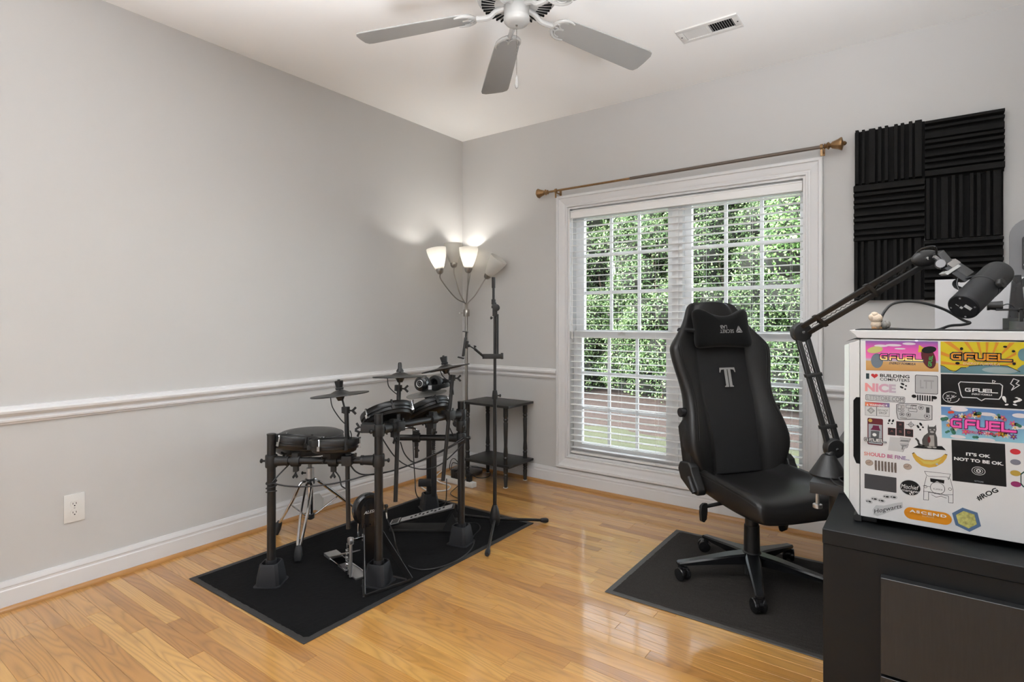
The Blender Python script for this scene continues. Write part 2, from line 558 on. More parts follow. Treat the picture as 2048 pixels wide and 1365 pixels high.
def glass_material():
    m = bpy.data.materials.new('window_glass')
    m.use_nodes = True
    t = m.node_tree
    t.nodes.remove(t.nodes['Principled BSDF'])
    out = t.nodes['Material Output']
    tr = t.nodes.new('ShaderNodeBsdfTransparent'); tr.inputs['Color'].default_value = (0.96, 0.975, 0.97, 1)
    gl = t.nodes.new('ShaderNodeBsdfGlossy'); gl.inputs['Roughness'].default_value = 0.02
    fr = t.nodes.new('ShaderNodeFresnel'); fr.inputs['IOR'].default_value = 1.3
    mx = t.nodes.new('ShaderNodeMixShader')
    t.links.new(fr.outputs[0], mx.inputs[0]); t.links.new(tr.outputs[0], mx.inputs[1]); t.links.new(gl.outputs[0], mx.inputs[2])
    t.links.new(mx.outputs[0], out.inputs['Surface'])
    return m
glass_m = glass_material()

def sash(gx0, gx1, gz0, gz1, yc, ox0, ox1, oz0, oz1):
    """one sash: frame around the glass area, a 3 by 3 grid of muntins and nine panes"""
    mb = MB()
    t = 0.017
    mb.box((ox0, yc - t, oz0), (gx0, yc + t, oz1)); mb.box((gx1, yc - t, oz0), (ox1, yc + t, oz1))
    mb.box((gx0, yc - t, oz0), (gx1, yc + t, gz0)); mb.box((gx0, yc - t, gz1), (gx1, yc + t, oz1))
    s_ = part(mb, 'sash', vinyl_m, win, smooth=0)
    W_, H_ = (gx1 - gx0) / 3, (gz1 - gz0) / 3
    hw = 0.0105
    for i in (1, 2):
        mb = MB(); mb.box((gx0 + W_ * i - hw, yc - 0.008, gz0), (gx0 + W_ * i + hw, yc + 0.008, gz1)); part(mb, 'muntin', vinyl_m, s_, bev=0.002, seg=1)
        for k in range(3):
            a = gx0 + W_ * k + (hw if k else 0)
            b_ = gx0 + W_ * (k + 1) - (hw if k < 2 else 0)
            mb = MB(); mb.box((a, yc - 0.0075, gz0 + H_ * i - hw), (b_, yc + 0.0075, gz0 + H_ * i + hw)); part(mb, 'muntin', vinyl_m, s_, bev=0.002, seg=1)
    for i in range(3):
        for j in range(3):
            mb = MB(); mb.box((gx0 + W_ * i, yc - 0.0015, gz0 + H_ * j), (gx0 + W_ * (i + 1), yc + 0.0015, gz0 + H_ * (j + 1))); part(mb, 'pane', glass_m, s_, smooth=0)
ZT = WZ1 - 0.014
for gx0, gx1, ox0, ox1 in ((1.107, 1.750, 1.041, 1.795), (1.910, 2.556, 1.865, 2.586)):
    sash(gx0, gx1, 1.156, 1.985, 0.118, ox0, ox1, 1.112, ZT)
    sash(gx0, gx1, 0.315, 1.100, 0.082, ox0, ox1, 0.265, 1.150)
    cx = (gx0 + gx1) / 2
    mb = MB(); mb.box((cx - 0.03, 0.058, 1.118), (cx + 0.03, 0.066, 1.136)); mb.cyl((cx, 0.060, 1.136), (cx, 0.060, 1.146), 0.010)
    part(mb, 'sash_lock', white_pl_m, win, bev=0.002)

# ---- two-inch blind hung inside the window
bl = thing('window_blind', 'wide white slatted blind lowered over the double window, slats open flat', 'blind', (1.8135, 0.03, 0.25))
mb = MB(); mb.box((1.045, 0.004, 1.980), (2.582, 0.010, 2.030)); mb.box((1.045, 0.001, 2.024), (2.582, 0.010, 2.033)); mb.box((1.045, 0.001, 1.976), (2.582, 0.010, 1.985))
part(mb, 'valance', slat_m, bl, bev=0.002)
mb = MB(); mb.box((1.047, 0.030, 1.978), (2.580, 0.056, 2.0455)); part(mb, 'head_rail', slat_m, bl, bev=0.002)
SL = []
for i in range(9):
    a = -0.0245 + 0.049 * i / 8
    SL.append((a, 0.0022 * (1 - (a / 0.0245) ** 2)))
SL = SL + [(a, b_ - 0.0028) for a, b_ in SL[::-1]]
proto = None
nsl = 38
for i in range(nsl):
    z = 1.958 - i * (1.958 - 0.292) / (nsl - 1)
    if proto is None:
        mb = MB(); mb.prism(SL, (1.046, 0, 0), (0, 1, 0), (0, 0, 1), (1.535, 0, 0))
        proto = mesh_from(mb, 'slat', smooth=40); proto.materials.append(slat_m)
    o = bpy.data.objects.new('slat', proto)
    C.objects.link(o)
    o.parent = bl
    o.location = V((0, 0.030, z)) - bl.location
    o.rotation_euler = (R(rnd.uniform(-1.2, 1.2)), 0, 0)
    o.location.z += rnd.uniform(-0.0006, 0.0006)
mb = MB(); mb.box((1.046, 0.006, 0.248), (2.581, 0.054, 0.264)); part(mb, 'bottom_rail', slat_m, bl, bev=0.004)
for x in (1.10, 1.43, 1.70, 2.02, 2.30, 2.52):
    for yy in (0.004, 0.056):
        mb = MB(); mb.cyl((x, yy, 0.25), (x, yy, 1.99), 0.0007, n=5); part(mb, 'ladder_cord', slat_m, bl)
mb = MB(); mb.cyl((1.065, -0.004, 1.12), (1.065, -0.004, 1.985), 0.003, n=6); mb.cyl((1.065, -0.004, 1.09), (1.065, -0.004, 1.12), 0.005, 0.003, n=8)
part(mb, 'tilt_cord', slat_m, bl)

# ================================================================== outdoors
def ground_mat(name, c1, c2, scale, bump, bscale):
    m = M(name, c1, 0.9, var=0.0, bump=bump, bscale=bscale)
    t = m.node_tree
    for n in t.nodes:
        if n.type == 'MIX':
            n.inputs['A'].default_value = (*c1, 1); n.inputs['B'].default_value = (*c2, 1)
        if n.type == 'TEX_NOISE' and n.inputs['Scale'].default_value == 14.0:
            n.inputs['Scale'].default_value = scale; n.inputs['Detail'].default_value = 8
    return m
lawn_m = ground_mat('lawn', (0.018, 0.023, 0.006), (0.050, 0.050, 0.017), 3.0, 1.0, 60)
mulch_m = ground_mat('pine_straw', (0.013, 0.0065, 0.004), (0.038, 0.019, 0.011), 6.0, 1.0, 40)
def terrain(name, mat, x0, x1, prof, label, nx=26):
    rg = random.Random(3)
    mb = MB(); vs_ = []
    for yy, z in prof:
        for i in range(nx + 1):
            x = x0 + (x1 - x0) * i / nx
            vs_.append((x, yy + 0.10 * math.sin(x * 1.3 + yy), z + rg.uniform(-0.015, 0.015)))
    n = nx + 1
    fs = [[j * n + i, j * n + i + 1, (j + 1) * n + i + 1, (j + 1) * n + i] for j in range(len(prof) - 1) for i in range(nx)]
    mb.add(vs_, fs)
    me = bpy.data.meshes.new(name); me.from_pydata(mb.v, [], mb.f)
    for p in me.polygons: p.use_smooth = True
    me.materials.append(mat)
    o = bpy.data.objects.new(name, me); C.objects.link(o); o['kind'] = 'structure'; o['label'] = label
    return o
terrain('lawn', lawn_m, -9, 9, [(0.16, -0.47), (1.5, -0.47), (2.5, -0.465), (3.5, -0.46), (4.6, -0.45)], 'short sunlit lawn outside the window')
terrain('mulch_bed', mulch_m, -9, 9, [(4.2, -0.50), (4.35, -0.45), (6.0, -0.38), (7.0, -0.30), (8.0, -0.20), (9.5, 0.1), (12, 0.8), (16, 2.2)], 'brown pine-straw bed sloping up behind the lawn')

def leaf_material(name, dark, mid, light):
    m = bpy.data.materials.new(name)
    m.use_nodes = True
    t = m.node_tree
    b = t.nodes['Principled BSDF']
    b.inputs['Roughness'].default_value = 0.42
    ge = t.nodes.new('ShaderNodeNewGeometry')
    rp = t.nodes.new('ShaderNodeValToRGB')
    e = rp.color_ramp.elements
    e[0].color = (*dark, 1); e[1].color = (*light, 1)
    x = e.new(0.55); x.color = (*mid, 1)
    t.links.new(ge.outputs['Random Per Island'], rp.inputs['Fac'])
    t.links.new(rp.outputs['Color'], b.inputs['Base Color'])
    tl = t.nodes.new('ShaderNodeBsdfTranslucent')
    t.links.new(rp.outputs['Color'], tl.inputs['Color'])
    mx = t.nodes.new('ShaderNodeMixShader'); mx.inputs[0].default_value = 0.22
    t.links.new(b.outputs[0], mx.inputs[1]); t.links.new(tl.outputs[0], mx.inputs[2])
    t.links.new(mx.outputs[0], t.nodes['Material Output'].inputs['Surface'])
    return m
leaf_a = leaf_material('holly_leaf', (0.017, 0.042, 0.010), (0.062, 0.120, 0.032), (0.30, 0.40, 0.18))
leaf_b = leaf_material('fresh_leaf', (0.035, 0.085, 0.018), (0.10, 0.20, 0.045), (0.28, 0.42, 0.15))
bark_m = M('shrub_bark', (0.10, 0.065, 0.045), 0.9, var=0.4, scale=20, bump=0.6, bscale=60)
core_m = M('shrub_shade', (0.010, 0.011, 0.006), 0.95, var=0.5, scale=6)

def shrub(name, label, x, yy, zg, h, rx, ry, nleaf, mat, seed, lsize=0.055, lowz=0.15, nball=60):
    rg = random.Random(seed)
    root = thing(name, label, 'shrub', (x, yy, zg), group='shrubs of the hedge outside')
    # lumpy crown: a cluster of leaf balls
    balls = []
    for i in range(nball):
        a = rg.uniform(0, 2 * math.pi); u = rg.random()
        z = zg + h * (lowz + (0.97 - lowz) * rg.random())
        k = math.sin(math.pi * min(1, max(0.12, (z - zg) / h) ** 0.7)) ** 0.5
        rr = (0.45 + 0.55 * u) * k
        balls.append((x + rx * rr * math.cos(a), yy + ry * rr * math.sin(a), z, rg.uniform(0.22, 0.46)))
    vs_, fs = [], []
    for i in range(nleaf):
        bx, by, bz, br = rg.choice(balls)
        d = V((rg.gauss(0, 1), rg.gauss(0, 1) - 0.5, rg.gauss(0, 1) + 0.25)).normalized()
        p = V((bx, by, bz)) + d * br * (0.75 + 0.35 * rg.random())
        nrm = (d * 0.6 + V((rg.gauss(0, .6), rg.gauss(0, .6) - 0.3, rg.gauss(0, .6) + 0.5))).normalized()
        u, v = perp(nrm)
        a = rg.uniform(0, 6.28)
        du = u * math.cos(a) + v * math.sin(a); dv = nrm.cross(du)
        L_ = lsize * rg.uniform(0.7, 1.3); W_ = L_ * 0.30
        o = len(vs_)
        vs_ += [p - du * L_ * .5, p + dv * W_ - nrm * .004, p + du * L_ * .5, p - dv * W_ - nrm * .004]
        fs.append((o, o + 1, o + 2, o + 3))
    me = bpy.data.meshes.new('foliage'); me.from_pydata([tuple(p - root.location) for p in vs_], [], fs)
    me.materials.append(mat)
    o = bpy.data.objects.new('foliage', me); C.objects.link(o); o.parent = root; o['kind'] = 'stuff'
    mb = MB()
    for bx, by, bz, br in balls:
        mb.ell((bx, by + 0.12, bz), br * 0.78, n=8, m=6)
    part(mb, 'shade_core', core_m, root)  # dark balls filling the crown as its inner shade, no twigs modelled
    for i in range(3):
        a = rg.uniform(0, 6.28)
        mb = MB(); mb.tube(cr([(x + 0.08 * math.cos(a), yy + 0.08 * math.sin(a), zg - 0.1), (x + 0.15 * math.cos(a), yy + .15 * math.sin(a), zg + h * .25), (x + rx * .5 * math.cos(a), yy + ry * .5 * math.sin(a), zg + h * .7)], 4), 0.018, n=6)
        part(mb, 'stem', bark_m, root)
    return root
shr = [(-4.9, 7.4, 4.4, 'leftmost dark holly shrub of the hedge outside'), (-3.5, 7.0, 4.6, 'second holly shrub from the left end of the hedge outside'), (-2.2, 7.5, 4.8, 'third holly shrub from the left end of the hedge outside'),
       (-0.9, 7.1, 4.7, 'holly shrub in the middle of the hedge outside'), (0.4, 7.5, 4.8, 'third holly shrub from the right end of the hedge outside'), (1.6, 7.0, 4.6, 'second holly shrub from the right end of the hedge outside'), (3.0, 7.4, 4.5, 'rightmost holly shrub of the hedge outside')]
for i, (x, yy, h, lb) in enumerate(shr):
    shrub('holly_shrub', lb, x, yy, -0.3, h + 0.3, 1.10, 0.75, 50000, leaf_a, 40 + i, 0.048, 0.05, 95)
for i, (x, yy, h, lb) in enumerate([(-3.0, 9.0, 5.8, 'tall leafy shrub behind the left of the hedge'), (-0.4, 9.2, 6.0, 'tall leafy shrub behind the middle of the hedge'), (2.2, 9.0, 5.8, 'tall leafy shrub behind the right of the hedge')]):
    shrub('tall_shrub', lb, x, yy, -0.1, h, 2.0, 0.9, 22000, leaf_a, 60 + i, 0.085, 0.15, 110)
shrub('young_tree', 'bright green young tree close outside the upper right panes', 2.10, 4.6, -0.44, 4.0, 0.62, 0.45, 9000, leaf_b, 77, 0.052, 0.62, 22)
# ================================================================== curtain rod
brass_m = M('antique_brass', (0.30, 0.18, 0.085), 0.36, metal=0.8, var=0.35, scale=50)
rodgrey_m = M('bronze_rod', (0.15, 0.120, 0.098), 0.45, metal=0.4, var=0.1, scale=20)
cr_root = thing('curtain_rod', 'bare bronze curtain rod with flared brass finials above the window', 'curtain rod', (1.82, -0.07, 2.13))
mb = MB(); mb.cyl((0.90, -0.07, 2.180), (1.56, -0.07, 2.184), 0.0075); part(mb, 'inner_rod', brass_m, cr_root)
mb = MB(); mb.cyl((1.55, -0.07, 2.184), (2.70, -0.07, 2.190), 0.0100); part(mb, 'outer_rod', rodgrey_m, cr_root)
def finial(x, z, sgn):
    mb = MB()
    prof = [(0.008, 0), (0.013, 0.004), (0.008, 0.010), (0.012, 0.014), (0.017, 0.020), (0.012, 0.026), (0.008, 0.030), (0.014, 0.036), (0.018, 0.048), (0.022, 0.062), (0.029, 0.076), (0.026, 0.080), (0.015, 0.083), (0.008, 0.086), (0.010, 0.090), (0.004, 0.098), (0, 0.099)]
    prof = [(r_ * 1.28, h_ * 1.12) for r_, h_ in prof]
    mb.lathe(prof, (x, -0.07, z), (sgn, 0, 0), n=24)
    # flutes: push every other meridian in a little along the flare
    for i, p in enumerate(mb.v):
        d = abs(p[0] - x)
        if 0.041 < d < 0.087:
            a = math.atan2(p[2] - z, p[1] + 0.07)
            k = 1 - 0.10 * (0.5 + 0.5 * math.cos(a * 8))
            mb.v[i] = (p[0], -0.07 + (p[1] + 0.07) * k, z + (p[2] - z) * k)
    part(mb, 'finial', brass_m, cr_root, smooth=50)
finial(0.900, 2.180, -1); finial(2.700, 2.190, 1)
for x, z in ((0.965, 2.180), (2.690, 2.190)):
    mb = MB()
    mb.bar((x, -0.002, z - 0.035), (x, -0.002, z + 0.012), 0.018, 0.005, up=(0, 1, 0))
    mb.box((x - 0.006, -0.066, z - 0.018), (x + 0.006, -0.003, z - 0.010))
    mb.lathe([(0.0125, -0.007), (0.0155, -0.007), (0.0155, 0.007), (0.0125, 0.007)], (x, -0.07, z), (1, 0, 0), n=16, closed=True)
    mb.box((x - 0.006, -0.076, z - 0.052), (x + 0.006, -0.068, z - 0.012))
    part(mb, 'bracket', brass_m, cr_root, bev=0.001, seg=1)

# ================================================================== acoustic foam tiles
foam_m = M('black_acoustic_foam', (0.014, 0.0135, 0.013), 0.9, spec=0.2, var=0.25, scale=60, bump=0.4, bscale=500)
RIB = [(0.006, 0.012), (0.018, 0.048), (0.016, 0.010), (0.016, 0.046), (0.020, 0.012), (0.034, 0.036), (0.014, 0.008), (0.018, 0.048), (0.016, 0.010), (0.018, 0.047), (0.030, 0.012), (0.018, 0.048), (0.014, 0.010), (0.018, 0.046), (0.022, 0.012), (0.018, 0.048), (0.012, 0.010), (0.034, 0.050), (0.014, 0.010)]
def foam(x0, x1, z0, z1, vert, label, seed):
    rg = random.Random(seed)
    L_ = (x1 - x0) if vert else (z1 - z0)
    tot = sum(r[0] for r in RIB)
    prof = [(0, 0)]
    p = 0
    seq = RIB if not seed % 2 else RIB[::-1]
    for wd, h in seq:
        wd = wd * L_ / tot
        h = h * rg.uniform(0.92, 1.05)
        prof += [(p + 0.0008, h), (p + wd - 0.0008, h)]
        p += wd
    prof.append((L_, 0))
    mb = MB()
    if vert:
        mb.prism(prof, (x0, -0.001, z0), (1, 0, 0), (0, -1, 0), (0, 0, z1 - z0))
    else:
        mb.prism([(a, b_) for a, b_ in prof], (x0, -0.001, z0), (0, 0, 1), (0, -1, 0), (x1 - x0, 0, 0))
    solo(mb, 'acoustic_foam_tile', foam_m, label, 'foam tile', loc=((x0 + x1) / 2, 0, z0), group='foam tiles on the wall right of the window', smooth=0)
foam(2.843, 3.1525, 1.965, 2.254, True, 'top-left black foam tile with upright ribs, beside the rod finial', 2)
foam(3.1530, 3.461, 1.948, 2.247, False, 'top-right black foam tile with level ribs', 3)
foam(2.840, 3.1515, 1.651, 1.9645, False, 'middle-left black foam tile with level ribs', 4)
foam(3.1520, 3.459, 1.638, 1.9475, True, 'middle-right black foam tile with upright ribs', 6)
foam(2.839, 3.1495, 1.334, 1.6505, True, 'bottom-left black foam tile with upright ribs, behind the boom arm', 8)
foam(3.1500, 3.457, 1.330, 1.636, False, 'bottom-right black foam tile with level ribs, behind the microphone', 5)

# ================================================================== wall outlet
ot = thing('wall_outlet', 'white duplex outlet low on the left wall', 'outlet', (0, -2.6995, 0.306))
mb = MB(); mb.box((0, -2.739, 0.306), (0.006, -2.660, 0.433)); part(mb, 'cover_plate', white_pl_m, ot, bev=0.0025)
for z in (0.389, 0.349):
    mb = MB()
    pl = [(0.0165 * math.cos(a) * 1.0, max(-0.0135, min(0.0135, 0.0175 * math.sin(a)))) for a in [2 * math.pi * k / 24 for k in range(24)]]
    mb.prism(pl, (0.006, -2.6995, z), (0, 1, 0), (0, 0, 1), (0.0015, 0, 0))
    rc = part(mb, 'receptacle', white_pl_m, ot, smooth=0)
    mb = MB()
    mb.box((0.0073, -2.7068, z - 0.003), (0.0079, -2.7048, z + 0.005)); mb.box((0.0073, -2.6945, z - 0.003), (0.0079, -2.6925, z + 0.005)); mb.cyl((0.0073, -2.6995, z - 0.009), (0.0079, -2.6995, z - 0.009), 0.0028, n=10)
    part(mb, 'slots', dark_m, rc, smooth=0)
mb = MB(); mb.cyl((0.006, -2.6995, 0.369), (0.0072, -2.6995, 0.369), 0.003, n=10); part(mb, 'screw', silver_m, ot)

# ================================================================== ceiling air vent
vn = thing('ceiling_vent', 'white slotted air vent in the ceiling', 'vent', (2.247, -0.652, 2.73))
vent_m = M('vent_paint', (0.68, 0.665, 0.64), 0.5, var=0.03)
x0, x1, y0, y1 = 2.094, 2.401, -0.726, -0.578
mb = MB()
z0 = 2.7305
MG = 0.026
mb.box((x0, y0, z0), (x1, y0 + MG, 2.739)); mb.box((x0, y1 - MG, z0), (x1, y1, 2.739)); mb.box((x0, y0 + MG, z0), (x0 + MG + 0.004, y1 - MG, 2.739)); mb.box((x1 - MG - 0.004, y0 + MG, z0), (x1, y1 - MG, 2.739)); mb.box((2.241, y0 + MG, z0), (2.254, y1 - MG, 2.739))
part(mb, 'frame', vent_m, vn, bev=0.0015)
mb = MB(); mb.box((x0 + 0.02, y0 + 0.02, 2.7388), (x1 - 0.02, y1 - 0.02, 2.7396)); part(mb, 'duct_shadow', dark_m, vn, smooth=0)
for k in range(20):
    lo = k < 10
    a, b_ = (x0 + MG + 0.004, 2.241) if lo else (2.254, x1 - MG - 0.004)
    x = a + (b_ - a) * ((k % 10) + 0.5) / 10
    t = R(28 if lo else -62)
    mb = MB(); mb.obox((x, (y0 + y1) / 2, 2.7348), ((math.cos(t), 0, math.sin(t)), (0, 1, 0), (-math.sin(t), 0, math.cos(t))), (0.0052 if lo else 0.0030, (y1 - y0) / 2 - MG, 0.0005)); part(mb, 'louver', vent_m, vn, smooth=0)
for x in (x0 + 0.012, x1 - 0.012):
    mb = MB(); mb.cyl((x, -0.652, z0 - 0.001), (x, -0.652, z0 + 0.001), 0.004, n=10); part(mb, 'screw', dark_m, vn)

# ================================================================== ceiling fan
fan_m = M('fan_enamel', (0.36, 0.352, 0.335), 0.35, var=0.04)  # white fan toned grey: shade put into the enamel colour
blade_m = M('fan_blade_laminate', (0.26, 0.255, 0.243), 0.30, var=0.04, coat=0.2)  # white blades darkened further, the underside's shade is in the colour
hx, hy = 1.826, -1.778
fn = thing('ceiling_fan', 'white five-blade ceiling fan with pull chain', 'ceiling fan', (hx, hy, 2.39))
mb = MB()
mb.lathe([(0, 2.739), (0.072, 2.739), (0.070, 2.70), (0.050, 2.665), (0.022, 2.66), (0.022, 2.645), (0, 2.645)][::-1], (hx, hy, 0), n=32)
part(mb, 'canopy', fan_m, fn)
mb = MB()
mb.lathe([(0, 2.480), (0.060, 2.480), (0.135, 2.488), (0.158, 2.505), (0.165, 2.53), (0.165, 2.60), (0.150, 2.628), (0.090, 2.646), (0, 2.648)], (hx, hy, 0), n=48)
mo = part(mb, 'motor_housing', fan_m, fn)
for k in range(40):
    a = 2 * math.pi * k / 40
    u = V((math.cos(a), math.sin(a), 0))
    mb = MB(); mb.obox(V((hx, hy, 2.4855)) + u * 0.115, (u, V((-math.sin(a), math.cos(a), 0)), (0, 0, 1)), (0.026, 0.0028, 0.0035)); part(mb, 'vent_slot', dark_m, mo, smooth=0)
mb = MB()
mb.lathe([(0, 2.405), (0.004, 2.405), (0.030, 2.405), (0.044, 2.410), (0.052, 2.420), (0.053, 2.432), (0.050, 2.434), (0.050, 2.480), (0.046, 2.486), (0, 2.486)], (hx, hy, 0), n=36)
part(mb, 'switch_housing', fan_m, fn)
mb = MB(); mb.cyl((hx, hy, 2.401), (hx, hy, 2.406), 0.004, n=10); part(mb, 'screw', nickel_m, fn)
def blade_iron_blade(a):
    u = V((math.cos(a), math.sin(a), -0.105)).normalized()
    s_ = V((-math.sin(a), math.cos(a), 0))
    pit = R(-11)
    s2 = (s_ * math.cos(pit) + V((0, 0, 1)) * math.sin(pit)).normalized()
    n_ = u.cross(s2).normalized()
    if n_.z < 0:
        n_ = -n_
    o = V((hx, hy, 2.462))
    # blade: rounded root, softly rounded tip
    L0, L1 = 0.168, 0.66
    outl = []
    for k in range(11):
        t = math.pi / 2 + math.pi * k / 10
        outl.append((L0 + 0.052 + 0.052 * math.cos(t), 0.056 * math.sin(t)))
    outl += [(0.40, -0.065), (L1 - 0.03, -0.071), (L1 - 0.012, -0.066), (L1 - 0.002, -0.045), (L1, 0), (L1 - 0.002, 0.045), (L1 - 0.012, 0.066), (L1 - 0.03, 0.071), (0.40, 0.065)]
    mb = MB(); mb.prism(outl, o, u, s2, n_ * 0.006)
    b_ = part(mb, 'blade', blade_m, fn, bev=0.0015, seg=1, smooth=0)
    # iron: arm, crescent and inner scrolls on the underside
    w_ = -n_ * 0.006
    mb = MB()
    mb.tube(cr([o + u * 0.045 + V((0, 0, 0.018)), o + u * 0.085 + V((0, 0, 0.012)), o + u * 0.115 - n_ * 0.006, o + u * 0.165 - n_ * 0.004], 5), 0.011, n=8)
    cres = []
    for k in range(15):
        t = math.pi * 0.36 + math.pi * 1.28 * k / 14
        cres.append(o + u * (L0 + 0.056 + 0.054 * math.cos(t)) + s2 * 0.054 * math.sin(t) - n_ * 0.004)
    mb.tube(cres, [0.0035 + 0.0045 * math.sin(math.pi * k / 14) for k in range(15)], n=7)
    for sg in (-1, 1):
        q = []
        for k in range(9):
            t = math.pi * 0.45 + math.pi * 1.1 * k / 8
            q.append(o + u * (L0 + 0.050 + 0.026 * math.cos(t)) + s2 * (sg * 0.022 + 0.021 * math.sin(t)) - n_ * 0.003)
        mb.tube(q, 0.003, n=6)
        mb.tube([o + u * (L0 + 0.006) + s2 * sg * 0.012 - n_ * 0.003, o + u * (L0 + 0.026) + s2 * sg * 0.022 - n_ * 0.003], 0.003, n=6)
    mb.tube([o + u * (L0 + 0.0) - n_ * 0.003, o + u * (L0 + 0.05) - n_ * 0.003], 0.003, n=6)
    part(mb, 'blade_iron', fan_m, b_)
for k in range(5):
    blade_iron_blade(R(207.5 - 72 * k))
mb = MB()
cxn, cyn = hx - 0.030, hy + 0.042
for k in range(34):
    mb.ell((cxn, cyn, 2.424 - 0.0058 * k), 0.0022, n=6, m=4)
ch = part(mb, 'pull_chain', nickel_m, fn)
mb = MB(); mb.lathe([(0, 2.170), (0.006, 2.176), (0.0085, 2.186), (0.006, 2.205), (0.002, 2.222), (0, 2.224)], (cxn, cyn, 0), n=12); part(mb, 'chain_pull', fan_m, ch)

# ================================================================== floor lamp with five heads
lampx, lampy = 0.175, -0.155
lp = thing('floor_lamp', 'brushed nickel floor lamp with five white cup shades in the corner, three lit', 'lamp', (lampx, lampy, 0))
mb = MB(); mb.lathe([(0, 0), (0.128, 0), (0.130, 0.006), (0.128, 0.022), (0.110, 0.034), (0.05, 0.042), (0.018, 0.048), (0.016, 0.075), (0, 0.075)], (lampx, lampy, 0), n=36); part(mb, 'base', M('dark_nickel', (0.20, 0.19, 0.18), 0.3, metal=0.9), lp)
mb = MB(); mb.cyl((lampx, lampy, 0.07), (lampx, lampy, 1.27), 0.0125, n=16); part(mb, 'pole', nickel_m, lp)
mb = MB(); mb.lathe([(0, 1.258), (0.024, 1.258), (0.026, 1.262), (0.026, 1.308), (0.022, 1.314), (0, 1.314)], (lampx, lampy, 0), n=20); part(mb, 'collar', nickel_m, lp)
mb = MB(); k = V((-0.62, -0.45, 0)).normalized(); mb.cyl(V((lampx, lampy, 1.285)) + k * 0.02, V((lampx, lampy, 1.285)) + k * 0.05, 0.003, n=8); mb.obox(V((lampx, lampy, 1.285)) + k * 0.054, (k, (0, 0, 1), k.cross(V((0, 0, 1)))), (0.005, 0.006, 0.002)); part(mb, 'switch_key', nickel_m, lp)

def shade_material(name):
    m = bpy.data.materials.new(name)
    m.use_nodes = True
    t = m.node_tree
    b = t.nodes['Principled BSDF']
    b.inputs['Base Color'].default_value = (0.82, 0.81, 0.78, 1)
    b.inputs['Roughness'].default_value = 0.35
    nz = t.nodes.new('ShaderNodeTexNoise'); nz.inputs['Scale'].default_value = 20
    rp = t.nodes.new('ShaderNodeValToRGB'); rp.color_ramp.elements[0].color = (0.80, 0.79, 0.76, 1); rp.color_ramp.elements[1].color = (0.84, 0.83, 0.80, 1)
    t.links.new(nz.outputs['Fac'], rp.inputs['Fac']); t.links.new(rp.outputs['Color'], b.inputs['Base Color'])
    tl = t.nodes.new('ShaderNodeBsdfTranslucent'); tl.inputs['Color'].default_value = (0.88, 0.86, 0.82, 1)
    mx = t.nodes.new('ShaderNodeMixShader'); mx.inputs[0].default_value = 0.5
    t.links.new(b.outputs[0], mx.inputs[1]); t.links.new(tl.outputs[0], mx.inputs[2])
    t.links.new(mx.outputs[0], t.nodes['Material Output'].inputs['Surface'])
    return m
shade_m = shade_material('frosted_shade')
bulb_m = M('bulb_glass', (0.9, 0.9, 0.88), 0.3, emit=(1.0, 0.95, 0.86), estr=8)
bulb_off_m = M('bulb_glass_off', (0.8, 0.8, 0.78), 0.3)
def head(cup, ax, mid, lit, arm_label=None):
    """cup: where the arm meets the metal cup; ax: direction of the shade; mid: bend of the arm"""
    cup, ax = V(cup), V(ax).normalized()
    j = V((lampx, lampy, 1.312))
    side = (V((mid[0], mid[1], 0)) - V((lampx, lampy, 0)))
    st = j + side.normalized() * 0.012 if side.length > 1e-3 else j
    mb = MB(); mb.tube(cr([st, st + V((0, 0, 0.05)), V(mid), cup - ax * 0.05, cup], 7), 0.0048, n=8); arm = part(mb, 'arm', nickel_m, lp)
    mb = MB(); mb.lathe([(0, -0.002), (0.012, -0.002), (0.022, 0.006), (0.027, 0.020), (0.030, 0.042), (0.027, 0.044), (0.0, 0.040)], cup, ax, n=20); part(mb, 'lamp_cup', nickel_m, arm)
    mb = MB()
    prof = [(0.030, 0.036), (0.040, 0.060), (0.053, 0.095), (0.065, 0.135), (0.072, 0.170), (0.0735, 0.190)]
    inner = [(r - 0.003, h) for r, h in prof[::-1]]
    mb.lathe(prof + [(0.072, 0.1915)] + inner, cup, ax, n=32, closed=True)
    part(mb, 'lamp_shade', shade_m, arm, smooth=60)
    mb = MB(); mb.lathe([(0, 0.040), (0.012, 0.042), (0.013, 0.060), (0.022, 0.080), (0.027, 0.100), (0.022, 0.122), (0.010, 0.132), (0, 0.134)], cup, ax, n=16)
    part(mb, 'bulb', bulb_m if lit else bulb_off_m, arm)
    if lit:
        l_ = lamp('bulb_light', 'POINT', cup + ax * 0.135, None, 3.6, shadow_soft_size=0.02, color=(1.0, 0.96, 0.90))
head((0.262, -0.552, 1.571), (-0.16, -0.08, 1), (0.215, -0.330, 1.40), True)
head((0.112, -0.235, 1.650), (-0.06, 0.02, 1), (0.140, -0.200, 1.45), False)
head((0.150, -0.088, 1.635), (-0.03, -0.02, 1), (0.155, -0.120, 1.47), True)
head((0.330, -0.315, 1.592), (0.02, 0.0, 1), (0.250, -0.230, 1.45), True)
head((0.345, -0.118, 1.560), (0.62, 0.10, 0.80), (0.245, -0.140, 1.42), False)

